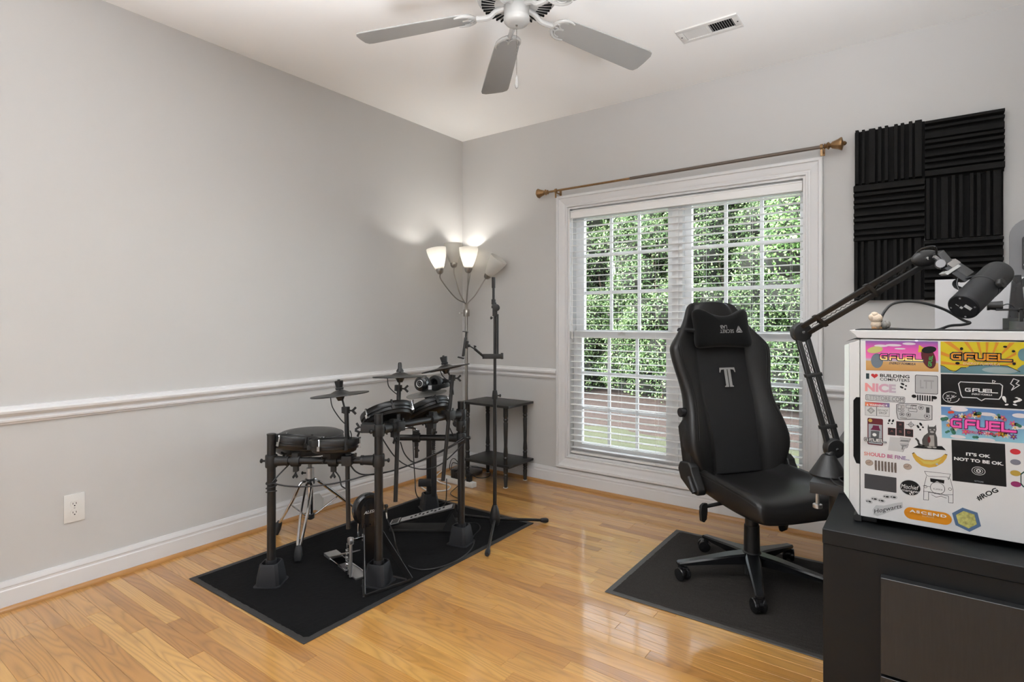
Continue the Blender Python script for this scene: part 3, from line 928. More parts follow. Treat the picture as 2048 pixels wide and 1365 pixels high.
# ================================================================== side table in the corner
tbl_m = M('black_stained_wood', (0.020, 0.0195, 0.018), 0.40, var=0.25, scale=12, stretch=(8, 1, 1), bump=0.1, bscale=120)
tb = thing('side_table', 'small black two-tier side table with turned legs beside the lamp', 'table', (0.50, -0.18, 0))
mb = MB(); mb.box((0.275, -0.345, 0.588), (0.735, -0.020, 0.606)); part(mb, 'table_top', tbl_m, tb, bev=0.003)
mb = MB(); mb.box((0.290, -0.340, 0.152), (0.735, -0.020, 0.170)); part(mb, 'shelf', tbl_m, tb, bev=0.003)
LEG = [(0, 0), (0.011, 0), (0.013, 0.02), (0.016, 0.075), (0.013, 0.083), (0.017, 0.092), (0.013, 0.101), (0.017, 0.112), (0.018, 0.17), (0.015, 0.20), (0.018, 0.215), (0.013, 0.225), (0.017, 0.238), (0.013, 0.30), (0.015, 0.38), (0.017, 0.47), (0.013, 0.482), (0.018, 0.495), (0.014, 0.505), (0.018, 0.52), (0.018, 0.588), (0, 0.588)]
for x, yy in ((0.315, -0.305), (0.680, -0.305), (0.315, -0.055), (0.680, -0.055)):
    mb = MB(); mb.lathe([(r, h + 0.002) for r, h in LEG], (x, yy, 0), n=16); lg = part(mb, 'leg', tbl_m, tb)
    mb = MB(); mb.cyl((x, yy, 0), (x, yy, 0.003), 0.018, n=16); part(mb, 'felt_glide', white_pl_m, lg)

# ================================================================== power strip, cords in the corner
ps = thing('power_strip', 'white power strip with black plugs on the floor by the side table', 'power strip', (0.335, -0.43, 0))
pa, pb = V((0.175, -0.425, 0)), V((0.495, -0.440, 0))
d_ = (pb - pa).normalized(); s_ = V((0, 0, 1)).cross(d_)
mb = MB(); mb.obox((pa + pb) / 2 + V((0, 0, 0.019)), (d_, s_, (0, 0, 1)), (0.16, 0.026, 0.019)); part(mb, 'body', white_pl_m, ps, bev=0.006)
for k, (t, h) in enumerate(((0.35, 0.06), (0.47, 0.05), (0.84, 0.052))):
    c_ = pa + (pb - pa) * t
    mb = MB(); mb.obox(c_ + V((0, 0, 0.038 + h / 2)), (d_, s_, (0, 0, 1)), (0.018, 0.016, h / 2)); part(mb, 'plug', plastic_m, ps, bev=0.004)
def cord(name, pts, r, mat, label, n=6):
    mb = MB(); mb.tube(cr(pts, 6), r, n=n); return solo(mb, name, mat, label, 'cord')
cord('white_cord', [(0.185, -0.425, 0.012), (0.10, -0.48, 0.006), (0.12, -0.62, 0.006), (0.28, -0.70, 0.006), (0.38, -0.62, 0.006), (0.33, -0.52, 0.006), (0.20, -0.50, 0.008), (0.09, -0.42, 0.010), (0.05, -0.30, 0.03)], 0.005, white_pl_m, 'thick white cord looped on the floor behind the drum rack')
cord('black_cord', [(0.26, -0.43, 0.09), (0.25, -0.40, 0.14), (0.30, -0.34, 0.10), (0.40, -0.30, 0.03), (0.46, -0.22, 0.03), (0.38, -0.14, 0.05), (0.24, -0.17, 0.06)], 0.003, cable_m, 'black cord curling from the power strip over the lamp foot')
cord('black_cord', [(0.44, -0.44, 0.08), (0.44, -0.47, 0.06), (0.40, -0.54, 0.006), (0.46, -0.66, 0.004), (0.60, -0.72, 0.004), (0.58, -0.80, 0.014), (0.55, -0.93, 0.014)], 0.003, cable_m, 'black cord running from the power strip to the far drum foot')
cord('black_cord', [(0.31, -0.43, 0.08), (0.30, -0.39, 0.13), (0.20, -0.33, 0.15), (0.10, -0.26, 0.10), (0.06, -0.22, 0.02), (0.05, -0.10, 0.02)], 0.003, cable_m, 'black cord arching from the power strip to the corner')
# ================================================================== door mats used as equipment mats
pile_m = M('black_mat_pile', (0.009, 0.009, 0.0095), 0.95, spec=0.1, var=0.55, scale=300, bump=1.0, bscale=700)
edge_m = M('black_mat_rubber_edge', (0.026, 0.025, 0.025), 0.55, var=0.1)
pile2_m = M('grey_mat_pile', (0.040, 0.036, 0.033), 0.95, spec=0.1, var=0.6, scale=300, bump=1.0, bscale=700)
edge2_m = M('grey_mat_rubber_edge', (0.060, 0.056, 0.053), 0.5, var=0.1)
def mat_thing(x0, x1, y0, y1, pm, em, label):
    t = thing('floor_mat', label, 'mat', ((x0 + x1) / 2, (y0 + y1) / 2, 0), group='floor mats')
    mb = MB(); mb.box((x0, y0, 0.0005), (x1, y1, 0.004)); part(mb, 'rubber_edge', em, t, bev=0.0015, seg=1)
    b_ = 0.026
    nx, ny = 60, 90
    rg = random.Random(5)
    rings = MB(); vs_ = []
    for j in range(ny + 1):
        for i in range(nx + 1):
            e = min(i, nx - i, j, ny - j)
            jit = 0.0018 if e == 0 else 0
            vs_.append((x0 + b_ + (x1 - x0 - 2 * b_) * i / nx + rg.uniform(-jit, jit), y0 + b_ + (y1 - y0 - 2 * b_) * j / ny + rg.uniform(-jit, jit), 0.0038 if e == 0 else 0.0085 + rg.uniform(-0.0008, 0.0008)))
    n = nx + 1
    rings.add(vs_, [[j * n + i, j * n + i + 1, (j + 1) * n + i + 1, (j + 1) * n + i] for j in range(ny) for i in range(nx)])
    part(rings, 'pile', pm, t, smooth=0, kind='stuff')
mat_thing(0.330, 1.247, -2.350, -0.785, pile_m, edge_m, 'black carpet mat under the drum kit')
mat_thing(1.980, 3.500, -1.312, -0.385, pile2_m, edge2_m, 'dark grey carpet mat under the gaming chair')
MZ = 0.0085

# ================================================================== electronic drum kit
UF = V((-0.586, 0.810, 0)); UR = V((0.810, 0.586, 0)); UZ = V((0, 0, 1))
kit = thing('electronic_drum_kit', 'black electronic drum kit on a four-post rack, with mesh pads and cymbal pads', 'drum kit', (0.90, -1.60, 0))
PA, PB, PC_, PD_ = V((0.695, -2.150, 0)), V((1.100, -1.860, 0)), V((1.100, -1.280, 0)), V((0.557, -0.970, 0))
head_m = M('drum_mesh_head', (0.018, 0.0175, 0.017), 0.55, var=0.2, scale=80, bump=0.3, bscale=900)
hoop_m = M('drum_rubber_hoop', (0.009, 0.009, 0.009), 0.38, var=0.15)
cym_m = M('cymbal_rubber', (0.018, 0.018, 0.0175), 0.45, var=0.15, scale=30)
for p, top, ang in ((PA, 0.700, R(36)), (PB, 0.793, R(20)), (PC_, 0.783, R(10)), (PD_, 0.780, R(-30))):
    mb = MB(); mb.lathe([(0, MZ + 0.03), (0.0195, MZ + 0.03), (0.0195, top - 0.006), (0.0205, top - 0.006), (0.0205, top - 0.001), (0.018, top), (0, top)], p, n=18); po = part(mb, 'post', black_m, kit)
    cs, sn = math.cos(ang), math.sin(ang)
    def sq(h, z, k=0.012):
        out = []
        for sx, sy in ((1, 1), (-1, 1), (-1, -1), (1, -1)):
            a = [(sx * h, sy * (h - k)), (sx * (h - k), sy * h)]
            if sx * sy < 0:
                a = a[::-1]
            out += a
        return [(p.x + x * cs - y_ * sn, p.y + x * sn + y_ * cs, z) for x, y_ in out]
    mb = MB(); mb.loft([sq(0.062, MZ), sq(0.062, MZ + 0.004), sq(0.054, MZ + 0.006), sq(0.051, MZ + 0.04), sq(0.042, 0.104), sq(0.0405, 0.107), sq(0.035, 0.107), sq(0.033, 0.066)])
    ft = part(mb, 'rubber_foot', rubber_m, kit, smooth=30)
    mb = MB(); mb.cyl(p + V((0, 0, 0.06)), p + V((0, 0, 0.118)), 0.0245, n=18); part(mb, 'foot_collar', rubber_m, ft)
def knob(mb, c, d, r=0.011, l=0.02):
    c, d = V(c), V(d).normalized()
    mb.cyl(c, c + d * l, r * 0.45, n=8)
    mb.ell(c + d * l, (r, r, r * 0.6), n=8, m=6, ax=[*perp(d), d])
def wing(mb, c, d):
    """wing screw"""
    c, d = V(c), V(d).normalized()
    u, v = perp(d)
    mb.cyl(c, c + d * 0.020, 0.004, n=8)
    for sg in (-1, 1):
        mb.obox(c + d * 0.024 + v * sg * 0.008, (d * 0.7 + v * sg * 0.7, u, (d * 0.7 + v * sg * 0.7).cross(u)), (0.011, 0.0025, 0.005))
def tclamp(p, z, dirs):
    mb = MB()
    mb.lathe([(0.0185, -0.028), (0.026, -0.028), (0.0275, -0.022), (0.0275, 0.022), (0.026, 0.028), (0.0185, 0.028)], V((p.x, p.y, z)), n=18, closed=True)
    for d in dirs:
        d = V(d).normalized()
        a = V((p.x, p.y, z))
        mb.cyl(a + d * 0.022, a + d * 0.07, 0.024, 0.0205, n=14)
        mb.cyl(a + d * 0.07, a + d * 0.082, 0.0225, n=14)
    d0 = V(dirs[0]).normalized()
    knob(mb, V((p.x, p.y, z)) - d0 * 0.026, -d0)
    part(mb, 'tee_clamp', plastic_m, kit)
ZAB, ZBC, ZCD = 0.573, 0.717, 0.700
def xbar(a, b_, z0, z1):
    mb = MB(); mb.cyl((a.x, a.y, z0), (b_.x, b_.y, z1), 0.0165, n=16); part(mb, 'crossbar', black_m, kit)
xbar(PA, PB, ZAB, ZAB + 0.005); xbar(PB, PC_, ZBC + 0.005, ZBC - 0.004); xbar(PC_, PD_, ZCD - 0.03, ZCD - 0.03)
SE = V((0.82, -1.475, 0))
xbar(PC_, SE, 0.583, 0.583)
tclamp(PA, ZAB, [PB - PA]); tclamp(PB, ZAB + 0.004, [PA - PB]); tclamp(PB, ZBC, [PC_ - PB]); tclamp(PC_, ZBC - 0.004, [PB - PC_]); tclamp(PC_, 0.583, [SE - PC_]); tclamp(PC_, 0.650, [PD_ - PC_]); tclamp(PD_, 0.665, [PC_ - PD_])
def bclamp(c, d, drop=True):
    """clamp on a bar at c, bar direction d, with a wing screw below"""
    c, d = V(c), V(d).normalized()
    mb = MB()
    mb.lathe([(0.0165, -0.02), (0.025, -0.02), (0.026, -0.014), (0.026, 0.014), (0.025, 0.02), (0.0165, 0.02)], c, d, n=14, closed=True)
    mb.obox(c + UZ * 0.024, (d, d.cross(UZ), UZ), (0.014, 0.016, 0.014))
    if drop:
        mb.obox(c - UZ * 0.034, (d, d.cross(UZ), UZ), (0.010, 0.012, 0.014)); wing(mb, c - UZ * 0.044, d.cross(UZ) * 0.4 - UZ)
    part(mb, 'bar_clamp', plastic_m, kit, smooth=30)
def pad(c, nrm, r, rod=None, nl=6, label=None):
    c, nrm = V(c), V(nrm).normalized()
    mb = MB(); mb.lathe([(0, -0.048), (r * 0.76, -0.048), (r * 0.86, -0.042), (r * 0.90, -0.030), (r * 0.96, -0.028), (r * 0.97, -0.020), (r * 0.93, -0.018), (r * 0.93, 0), (0, 0)], c, nrm, n=36); p_ = part(mb, 'drum_pad', hoop_m, kit, label=label)
    mb = MB(); mb.lathe([(0, 0.0065), (r * 0.88, 0.006), (r * 0.92, 0.004), (r * 0.92, 0), (0, 0)], c, nrm, n=36); part(mb, 'drum_head', head_m, p_)
    mb = MB(); mb.lathe([(r * 0.92, -0.012), (r * 0.985, -0.012), (r, -0.006), (r, 0.010), (r * 0.985, 0.014), (r * 0.93, 0.013), (r * 0.90, 0.007)], c, nrm, n=40, closed=True); part(mb, 'rim', hoop_m, p_)
    u, v = perp(nrm)
    for k in range(nl):
        a = 2 * math.pi * (k + 0.3) / nl
        q = c + (u * math.cos(a) + v * math.sin(a)) * (r * 1.0)
        mb = MB(); mb.cyl(q - nrm * 0.030, q + nrm * 0.016, 0.0042, n=8); mb.obox(q - nrm * 0.022, (u * math.cos(a) + v * math.sin(a), nrm, nrm.cross(u * math.cos(a) + v * math.sin(a))), (0.007, 0.010, 0.007)); mb.cyl(q + nrm * 0.012, q + nrm * 0.018, 0.006, n=6); part(mb, 'lug', chrome_m if k % 2 else plastic_m, p_)
    mb = MB(); mb.obox(c - nrm * 0.058, (u, v, nrm), (0.042, 0.028, 0.016)); mb.cyl(c - nrm * 0.055 + u * 0.05, c - nrm * 0.055 + u * 0.085, 0.010, n=10); wing(mb, c - nrm * 0.066 - u * 0.035, -u - nrm * 0.4); wing(mb, c - nrm * 0.066 + v * 0.03, v - nrm * 0.3); part(mb, 'pad_bracket', plastic_m, p_, bev=0.003)
    if rod is not None:
        q = c - nrm * 0.062
        mb = MB(); mb.tube(cr([q, q * 0.6 + V(rod) * 0.4 - UZ * 0.005, V((rod[0], rod[1], max(rod[2], q.z - 0.04))), V(rod)], 5), 0.0055, n=8); part(mb, 'support_rod', chrome_m, p_)
    return p_
dAB = (PB - PA).normalized(); dBC = (PC_ - PB).normalized()
def onbar(a, b_, t, z):
    q = a + (b_ - a) * t
    return V((q.x, q.y, z))
c1 = onbar(PA, PB, 0.23, ZAB); c2 = onbar(PA, PB, 0.58, ZAB)
bclamp(c1, dAB); bclamp(c2, dAB)
pad((0.6988, -2.0253, 0.6555), UZ + UF * 0.16 - UR * (-0.08), 0.118, c1 + UZ * 0.03)
pad((0.9458, -1.9885, 0.6659), UZ + UF * 0.13 - UR * 0.02, 0.112, c2 + UZ * 0.03)
t3 = onbar(PB, PC_, 0.16, ZBC); t4 = onbar(PB, PC_, 0.62, ZBC)
bclamp(t3, dBC); bclamp(t4, dBC)
pad((0.9923, -1.7141, 0.7650), UZ * 0.86 + UF * 0.40 - UR * 0.32, 0.130, t3 + UZ * 0.02)
pad((0.9570, -1.4064, 0.7476), UZ * 0.86 + UF * 0.34 - UR * 0.42, 0.130, t4 + UZ * 0.02)
s5 = onbar(PC_, SE, 0.72, 0.583)
bclamp(s5, SE - PC_)
mb = MB(); mb.tube(cr([s5 + UZ * 0.03, s5 + UZ * 0.045, s5 - UR * 0.04 + UZ * 0.055, s5 - UR * 0.10 + UZ * 0.050], 4), 0.0055, n=8); part(mb, 'support_rod', chrome_m, kit)
mb = MB(); mb.cyl(s5 - UZ * 0.05, s5 - UZ * 0.11, 0.010, n=10); part(mb, 'rod_stub', black_m, kit)
def cymbal(c, nrm, r, tube_top, tube_bot, ang, lower=True, mat=None, topnut='cup'):
    c, nrm = V(c), V(nrm).normalized()
    mb = MB(); mb.lathe([(0, -0.012), (0.03, -0.012), (0.045, -0.010), (r * 0.62, -0.010), (r * 0.66, -0.006), (r * 0.985, -0.007), (r, -0.005), (r * 0.99, -0.002), (r * 0.5, 0.002), (0.042, 0.005), (0.030, 0.011), (0.018, 0.016), (0, 0.016)], c, nrm, n=44)
    p_ = part(mb, 'cymbal_pad', mat or cym_m, kit, smooth=40)
    mb = MB()
    if topnut == 'cup':
        mb.lathe([(0, 0.018), (0.017, 0.018), (0.019, 0.026), (0.015, 0.030), (0.016, 0.034), (0.020, 0.058), (0.017, 0.060), (0.006, 0.060), (0.006, 0.066), (0, 0.066)], c, nrm, n=18)
    else:
        mb.lathe([(0, 0.018), (0.018, 0.018), (0.017, 0.026), (0.010, 0.036), (0.009, 0.058), (0.007, 0.064), (0, 0.065)], c, nrm, n=16)
    part(mb, 'wing_nut', plastic_m, p_)
    tt, tb_ = V(tube_top), V(tube_bot)
    mb = MB(); mb.cyl(c - nrm * 0.012, c - nrm * 0.032, 0.022, 0.012, n=14); mb.cyl(c + nrm * 0.02, tt + (c - tt) * 0.02 - UZ * 0.02, 0.0045, n=8); part(mb, 'cymbal_rod', black_m, p_)
    mb = MB(); mb.cyl(tt, tb_, 0.0105, n=12); tu = part(mb, 'boom_tube', black_m, kit)
    mb = MB(); d = (tt - tb_).normalized(); mb.cyl(tt - d * 0.012, tt + d * 0.018, 0.0155, n=12); mb.obox(tt + d * 0.004 - UR * 0.012, (d, UR, UF), (0.014, 0.008, 0.010)); wing(mb, tt + UR * 0.012, UR)
    part(mb, 'tilter', plastic_m, tu, smooth=30)
cymbal((0.9538, -1.9642, 0.8851), UZ - UR * 0.10 + UF * 0.04, 0.132, (0.9782, -1.9465, 0.8063), (1.0063, -1.9570, 0.2687), 0)
cymbal((1.0968, -1.7249, 0.9577), UZ - UR * 0.02 + UF * 0.06, 0.130, (1.0854, -1.7208, 0.8937), (1.1094, -1.7652, 0.3620), 0, topnut='cone')
cymbal((1.0906, -1.3961, 0.9737), UZ - UR * 0.20 + UF * 0.08, 0.130, (1.1208, -1.3743, 0.9179), (1.1073, -1.4334, 0.3849), 0)
cymbal((0.8527, -1.2967, 0.8098), UZ - UR * 0.14 - UF * 0.03, 0.116, (0.8966, -1.2649, 0.7385), (0.8688, -1.2604, 0.4829), 0, mat=M('grey_cymbal_rubber', (0.16, 0.155, 0.145), 0.6, var=0.1))
# clamps holding the boom tubes to the bars
for c_, dd in (((0.9962, -1.9520, 0.5830), dAB), ((1.1021, -1.7458, 0.7200), dBC), ((1.1103, -1.3941, 0.7257), dBC)):
    mb = MB(); c_ = V(c_)
    mb.obox(c_, (dd, dd.cross(UZ), UZ), (0.022, 0.030, 0.022)); mb.cyl(c_ - UZ * 0.03, c_ + UZ * 0.03, 0.015, n=12); wing(mb, c_ + dd * 0.02, dd * 0.7 + UZ * 0.5); wing(mb, c_ - dd.cross(UZ) * 0.02, dd.cross(UZ) * -1)
    part(mb, 'tube_clamp', plastic_m, kit, bev=0.003)
# drum module bracket parts behind the front tom
mb = MB(); q = (1.0627, -1.8853, 0.7276); q = V(q); mb.obox(q, (UR, UF, UZ), (0.032, 0.028, 0.020)); wing(mb, q - UR * 0.03, -UR + UZ * 0.2); wing(mb, q - UR * 0.03 - UZ * 0.015, -UR - UZ * 0.4); mb.cyl(q + UR * 0.045, q + UR * 0.07, 0.018, n=12); part(mb, 'tom_mount', plastic_m, kit, bev=0.003)
# wiring of the kit
def kcable(pts, r=0.0032):
    mb = MB(); mb.tube(cr(pts, 6), r, n=6); part(mb, 'cable', cable_m, kit)
kcable([(0.7247, -2.1547, 0.4738), (0.7841, -2.1241, 0.4653), (0.8578, -2.0830, 0.4660), (0.9418, -2.0099, 0.4745), (1.0115, -1.9471, 0.4922), (1.0412, -1.8762, 0.5019), (1.0546, -1.7184, 0.4932), (1.0736, -1.5318, 0.5149), (1.1100, -1.3820, 0.5567), (1.1331, -1.3036, 0.5914)], 0.0036)
kcable([(1.0097, -1.9484, 0.5589), (1.0139, -1.9207, 0.5236), (1.0317, -1.8831, 0.5042), (1.0458, -1.7741, 0.4919), (1.0538, -1.5832, 0.4995), (1.0915, -1.4201, 0.5348), (1.1375, -1.3004, 0.5806)], 0.0036)
kcable([(0.7191, -2.1588, 0.4807), (0.7286, -2.1272, 0.5144), (0.7351, -2.0854, 0.5484)])
kcable([(0.9144, -1.9680, 0.5276), (0.9436, -1.9592, 0.4954), (0.9595, -1.9601, 0.4588), (0.9966, -1.9579, 0.4485)])
kcable([(1.0302, -1.7854, 0.6676), (1.0431, -1.7144, 0.5617), (1.0451, -1.6265, 0.4945), (1.0594, -1.5174, 0.4557), (1.0777, -1.4054, 0.4664), (1.1177, -1.2900, 0.5492)])
kcable([(1.0913, -1.7165, 0.6343), (1.0754, -1.6787, 0.5740), (1.0699, -1.6332, 0.5272), (1.0756, -1.6044, 0.5096)])
kcable([(0.9012, -1.9776, 0.8662), (0.9172, -1.9783, 0.8210), (0.9622, -1.9705, 0.7710), (0.9929, -1.9606, 0.7452)], 0.0026)
kcable([(1.0402, -1.7535, 0.9446), (1.0442, -1.7506, 0.9083), (1.0599, -1.7393, 0.8840), (1.0795, -1.7251, 0.8646)], 0.0026)
kcable([(1.0160, -1.9562, 0.7195), (1.0297, -1.9586, 0.6987), (1.0123, -1.9589, 0.6691), (0.9892, -1.9633, 0.6486)], 0.0026)
kcable([(1.0691, -1.4116, 0.9578), (1.0777, -1.4054, 0.9312), (1.1057, -1.3852, 0.8967), (1.1275, -1.3817, 0.8713), (1.1318, -1.3786, 0.8316)], 0.0026)
kcable([(0.7758, -1.3277, 0.7699), (0.7903, -1.3418, 0.6016), (0.7927, -1.3401, 0.4590), (0.7996, -1.3351, 0.3164), (0.7703, -1.2946, 0.2153), (0.4348, -0.9100, 0.0140), (0.4259, -0.8776, 0.0140)], 0.0030)
kcable([(1.0612, -1.3680, 0.7039), (1.0737, -1.3219, 0.6090), (1.1023, -1.3012, 0.5601), (1.1243, -1.2852, 0.5546)])
kcable([(0.9451, -1.2298, 0.3221), (0.9451, -1.2298, 0.2451), (0.8699, -1.1608, 0.1468), (0.6293, -0.9704, 0.0120)], 0.0030)
for ang in range(3):
    mb = MB(); z = 0.475 - 0.022 * ang; mb.tube([(PA.x + 0.0225 * math.cos(2 * math.pi * k / 14), PA.y + 0.0225 * math.sin(2 * math.pi * k / 14), z + 0.006 * math.sin(2 * math.pi * k / 14 + ang)) for k in range(14)], 0.003, n=6, closed=True); part(mb, 'cable_loop', cable_m, kit)
mb = MB(); mb.tube([V((0.9573, -1.3444, 0.6487)) + (V((0.9573, -1.3444, 0.4691)) - V((0.9573, -1.3444, 0.6487))) * (k / 120) + UR * 0.007 * math.cos(k * 0.9) + UF * 0.007 * math.sin(k * 0.9) for k in range(121)], 0.0022, n=5); part(mb, 'coiled_cable', cable_m, kit)
mb = MB(); q = V((0.6322, -1.0859, 0.2126)); mb.obox(q, (UR, UF, UZ), (0.040, 0.020, 0.021)); part(mb, 'power_brick', plastic_m, kit, bev=0.006)
mb = MB(); q = V((0.7126, -1.0894, 0.3531)); mb.obox(q - UZ * 0.08, (UR, UF, UZ), (0.016, 0.012, 0.13)); part(mb, 'cable_sleeve', cable_m, kit, bev=0.006)

# ================================================================== headphones resting on the grey cymbal
hp = thing('headphones', 'black over-ear headphones lying on the grey cymbal pad', 'headphones', (0.8811, -1.3255, 0.8262))
q = V((0.8870, -1.3706, 0.8730)); ax1 = (-UF * 0.80 - UR * 0.35 + UZ * 0.1).normalized()
for k, (c_, nm) in enumerate(((q, 'ear_cup'), (q - ax1 * 0.075 + UR * 0.045 + UZ * 0.004, 'ear_cup'))):
    a_ = ax1 if k == 0 else -ax1
    mb = MB(); mb.lathe([(0, 0.020), (0.012, 0.021), (0.030, 0.019), (0.040, 0.012), (0.043, 0.0), (0.042, -0.010), (0, -0.010)], c_, a_, n=28); e_ = part(mb, nm, blackgloss_m, hp)
    mb = MB(); mb.lathe([(0.020, -0.010), (0.042, -0.010), (0.045, -0.018), (0.042, -0.028), (0.026, -0.030), (0.020, -0.024)], c_, a_, n=28, closed=True); part(mb, 'ear_pad', plastic_m, e_)
    mb = MB(); mb.lathe([(0.017, 0.0205), (0.019, 0.0215), (0.021, 0.0205)], c_, a_, n=28, closed=True); mb.lathe([(0.008, 0.0205), (0.009, 0.0222), (0.010, 0.0205)], c_, a_, n=20, closed=True); part(mb, 'ring_mark', silver_m, e_)
band = [q + UR * 0.035 - UZ * 0.006 - UF * 0.01]
band = cr([q + UR * 0.030 - UZ * 0.020 - UF * 0.012, q + UR * 0.08 - UZ * 0.018 - UF * 0.010, q + UR * 0.130 - UZ * 0.012 + UF * 0.02, q + UR * 0.150 - UZ * 0.004 + UF * 0.06, q + UR * 0.120 + UZ * 0.006 + UF * 0.09, q + UR * 0.06 + UZ * 0.010 + UF * 0.10], 6)
mb = MB()
rings = []
for i, p_ in enumerate(band):
    t_ = (band[min(i + 1, len(band) - 1)] - band[max(i - 1, 0)]).normalized()
    sd = t_.cross(UZ).normalized()
    rings.append([p_ + UZ * a_ + sd * b_ for a_, b_ in ((0.013, 0.004), (0.013, -0.004), (-0.013, -0.004), (-0.013, 0.004))])
mb.loft(rings); part(mb, 'headband', plastic_m, hp, bev=0.002)
mb = MB(); mb.obox(q + UR * 0.050 - UZ * 0.019 - UF * 0.017, (UR, UZ, UF), (0.009, 0.011, 0.003)); part(mb, 'hinge', silver_m, hp)

# ================================================================== kick tower
kt = thing('kick_tower', 'black kick drum tower with a round pad and brand plate, behind the front rack post', 'kick tower', (1.10, -1.87, MZ))
e0, e1 = V((1.158, -1.990, MZ)), V((1.212, -1.762, MZ))
dk = (e1 - e0).normalized(); nk = V((dk.y, -dk.x, 0))       # nk points to the camera side
plate_o = V((1.030, -1.838, MZ)) - dk * 0.044
mb = MB(); mb.obox((e0 + e1) / 2 + UZ * 0.007, (dk, nk, UZ), ((e1 - e0).length / 2, 0.004, 0.007)); part(mb, 'base_bar', black_m, kt, bev=0.001, seg=1)
for q0, q1 in ((plate_o + UZ * 0.003, e0 + UZ * 0.003), (plate_o + dk * 0.088 + UZ * 0.003, e1 + UZ * 0.003)):
    mb = MB(); mb.bar(q0, q1, 0.016, 0.005); part(mb, 'floor_rail', black_m, kt, bev=0.001, seg=1)
mb = MB(); mb.prism([(0.0, 0.0), (0.088, 0.0), (0.088, 0.30), (0.0, 0.30)], plate_o, dk, UZ, -nk * 0.006); mb.prism([(0, 0), (0.022, 0), (0.010, 0.26), (0, 0.26)], plate_o, nk, UZ, dk * 0.003); mb.prism([(0, 0), (0.022, 0), (0.010, 0.26), (0, 0.26)], plate_o + dk * 0.085, nk, UZ, dk * 0.003); part(mb, 'upright_plate', black_m, kt, smooth=0)
for q0, q1 in ((plate_o + dk * 0.002 + UZ * 0.205, e0 + UZ * 0.010 + dk * 0.003), (plate_o + dk * 0.086 + UZ * 0.205, e1 + UZ * 0.010 - dk * 0.003)):
    mb = MB(); mb.bar(q0, q1, 0.004, 0.034, up=UZ); part(mb, 'brace', black_m, kt, bev=0.001, seg=1)
pc = plate_o + dk * 0.036 + UZ * 0.318
mb = MB(); mb.lathe([(0, -0.050), (0.064, -0.050), (0.072, -0.046), (0.077, -0.030), (0.077, -0.012), (0.069, -0.004), (0, -0.004)], pc - nk * 0.006, nk, n=36); pd_ = part(mb, 'kick_pad', blackgloss_m, kt)
pl = [(-0.046, -0.075)] + [(0.048 * math.cos(a), 0.006 + 0.048 * math.sin(a)) for a in [math.pi - math.pi * k / 16 for k in range(17)]] + [(0.046, -0.075)]
mb = MB(); mb.prism(pl, pc - nk * 0.010, dk, UZ, nk * 0.012); bk = part(mb, 'back_housing', blackgloss_m, kt, bev=0.003)
for a, b_ in ((-0.032, 0.03), (0.028, 0.035), (-0.030, -0.062), (-0.005, -0.064), (0.018, -0.062)):
    mb = MB(); mb.cyl(pc + dk * a + UZ * b_ + nk * 0.002, pc + dk * a + UZ * b_ + nk * 0.004, 0.003, n=10); part(mb, 'screw', dark_m, bk)
KICK_LOGO = (pc + nk * 0.0022, dk, UZ, bk)
mb = MB(); mb.lathe([(0, 0), (0.010, 0), (0.009, 0.012), (0, 0.012)], pc + dk * 0.085 - UZ * 0.005 - nk * 0.02, dk, n=10)
j0 = pc + dk * 0.085 - UZ * 0.005 - nk * 0.02
mb.cyl(j0 + dk * 0.006, j0 + dk * 0.006 - UZ * 0.03, 0.005, n=8); part(mb, 'jack_plug', plastic_m, kt)
mb = MB(); mb.cyl(j0 + dk * 0.006 - UZ * 0.03, j0 + dk * 0.010 - UZ * 0.062, 0.0036, n=8); part(mb, 'cable_tag', white_pl_m, kt)
jp = j0 + dk * 0.010 - UZ * 0.062
cord('pad_cable', [tuple(jp), (1.1528, -1.8201, 0.2432), (1.2036, -1.8451, 0.1939), (1.0086, -1.6297, 0.0140), (1.1231, -1.6643, 0.0130), (1.2022, -1.6207, 0.0130), (1.2377, -1.5044, 0.0130), (1.2240, -1.3729, 0.0130), (1.1716, -1.2573, 0.0130), (1.1085, -1.1902, 0.0130), (1.0592, -1.0677, 0.0130), (0.9963, -1.0141, 0.0130), (0.9445, -1.0311, 0.0130)], 0.003, cable_m, 'thin black cable curving over the mat from the kick tower')

# ================================================================== chrome kick pedal
kp = thing('kick_pedal', 'chrome bass drum pedal in front of the kick tower pad', 'pedal', (0.95, -1.87, MZ))
ko = V((0.962, -1.868, MZ)); kb = V((-dk.y, dk.x, 0)) * 1.0     # kb points to the drummer
kb = -nk
mb = MB(); mb.obox(ko + kb * 0.06 + UZ * 0.004, (kb, dk, UZ), (0.10, 0.030, 0.004)); part(mb, 'frame_base', silver_m, kp, bev=0.002)
for sg in (-1, 1):
    mb = MB(); mb.cyl(ko + dk * sg * 0.036 + UZ * 0.005, ko + dk * sg * 0.036 + UZ * 0.175, 0.008, n=12); mb.cyl(ko + dk * sg * 0.036 + UZ * 0.160, ko + dk * sg * 0.036 + UZ * 0.188, 0.014, n=14); mb.lathe([(0.006, 0), (0.018, 0), (0.018, 0.012), (0, 0.012)], ko + dk * sg * 0.034 + UZ * 0.175, dk * sg, n=16); part(mb, 'pedal_post', silver_m, kp)
mb = MB(); mb.cyl(ko - dk * 0.04 + UZ * 0.175, ko + dk * 0.04 + UZ * 0.175, 0.006, n=10); part(mb, 'axle', chrome_m, kp)
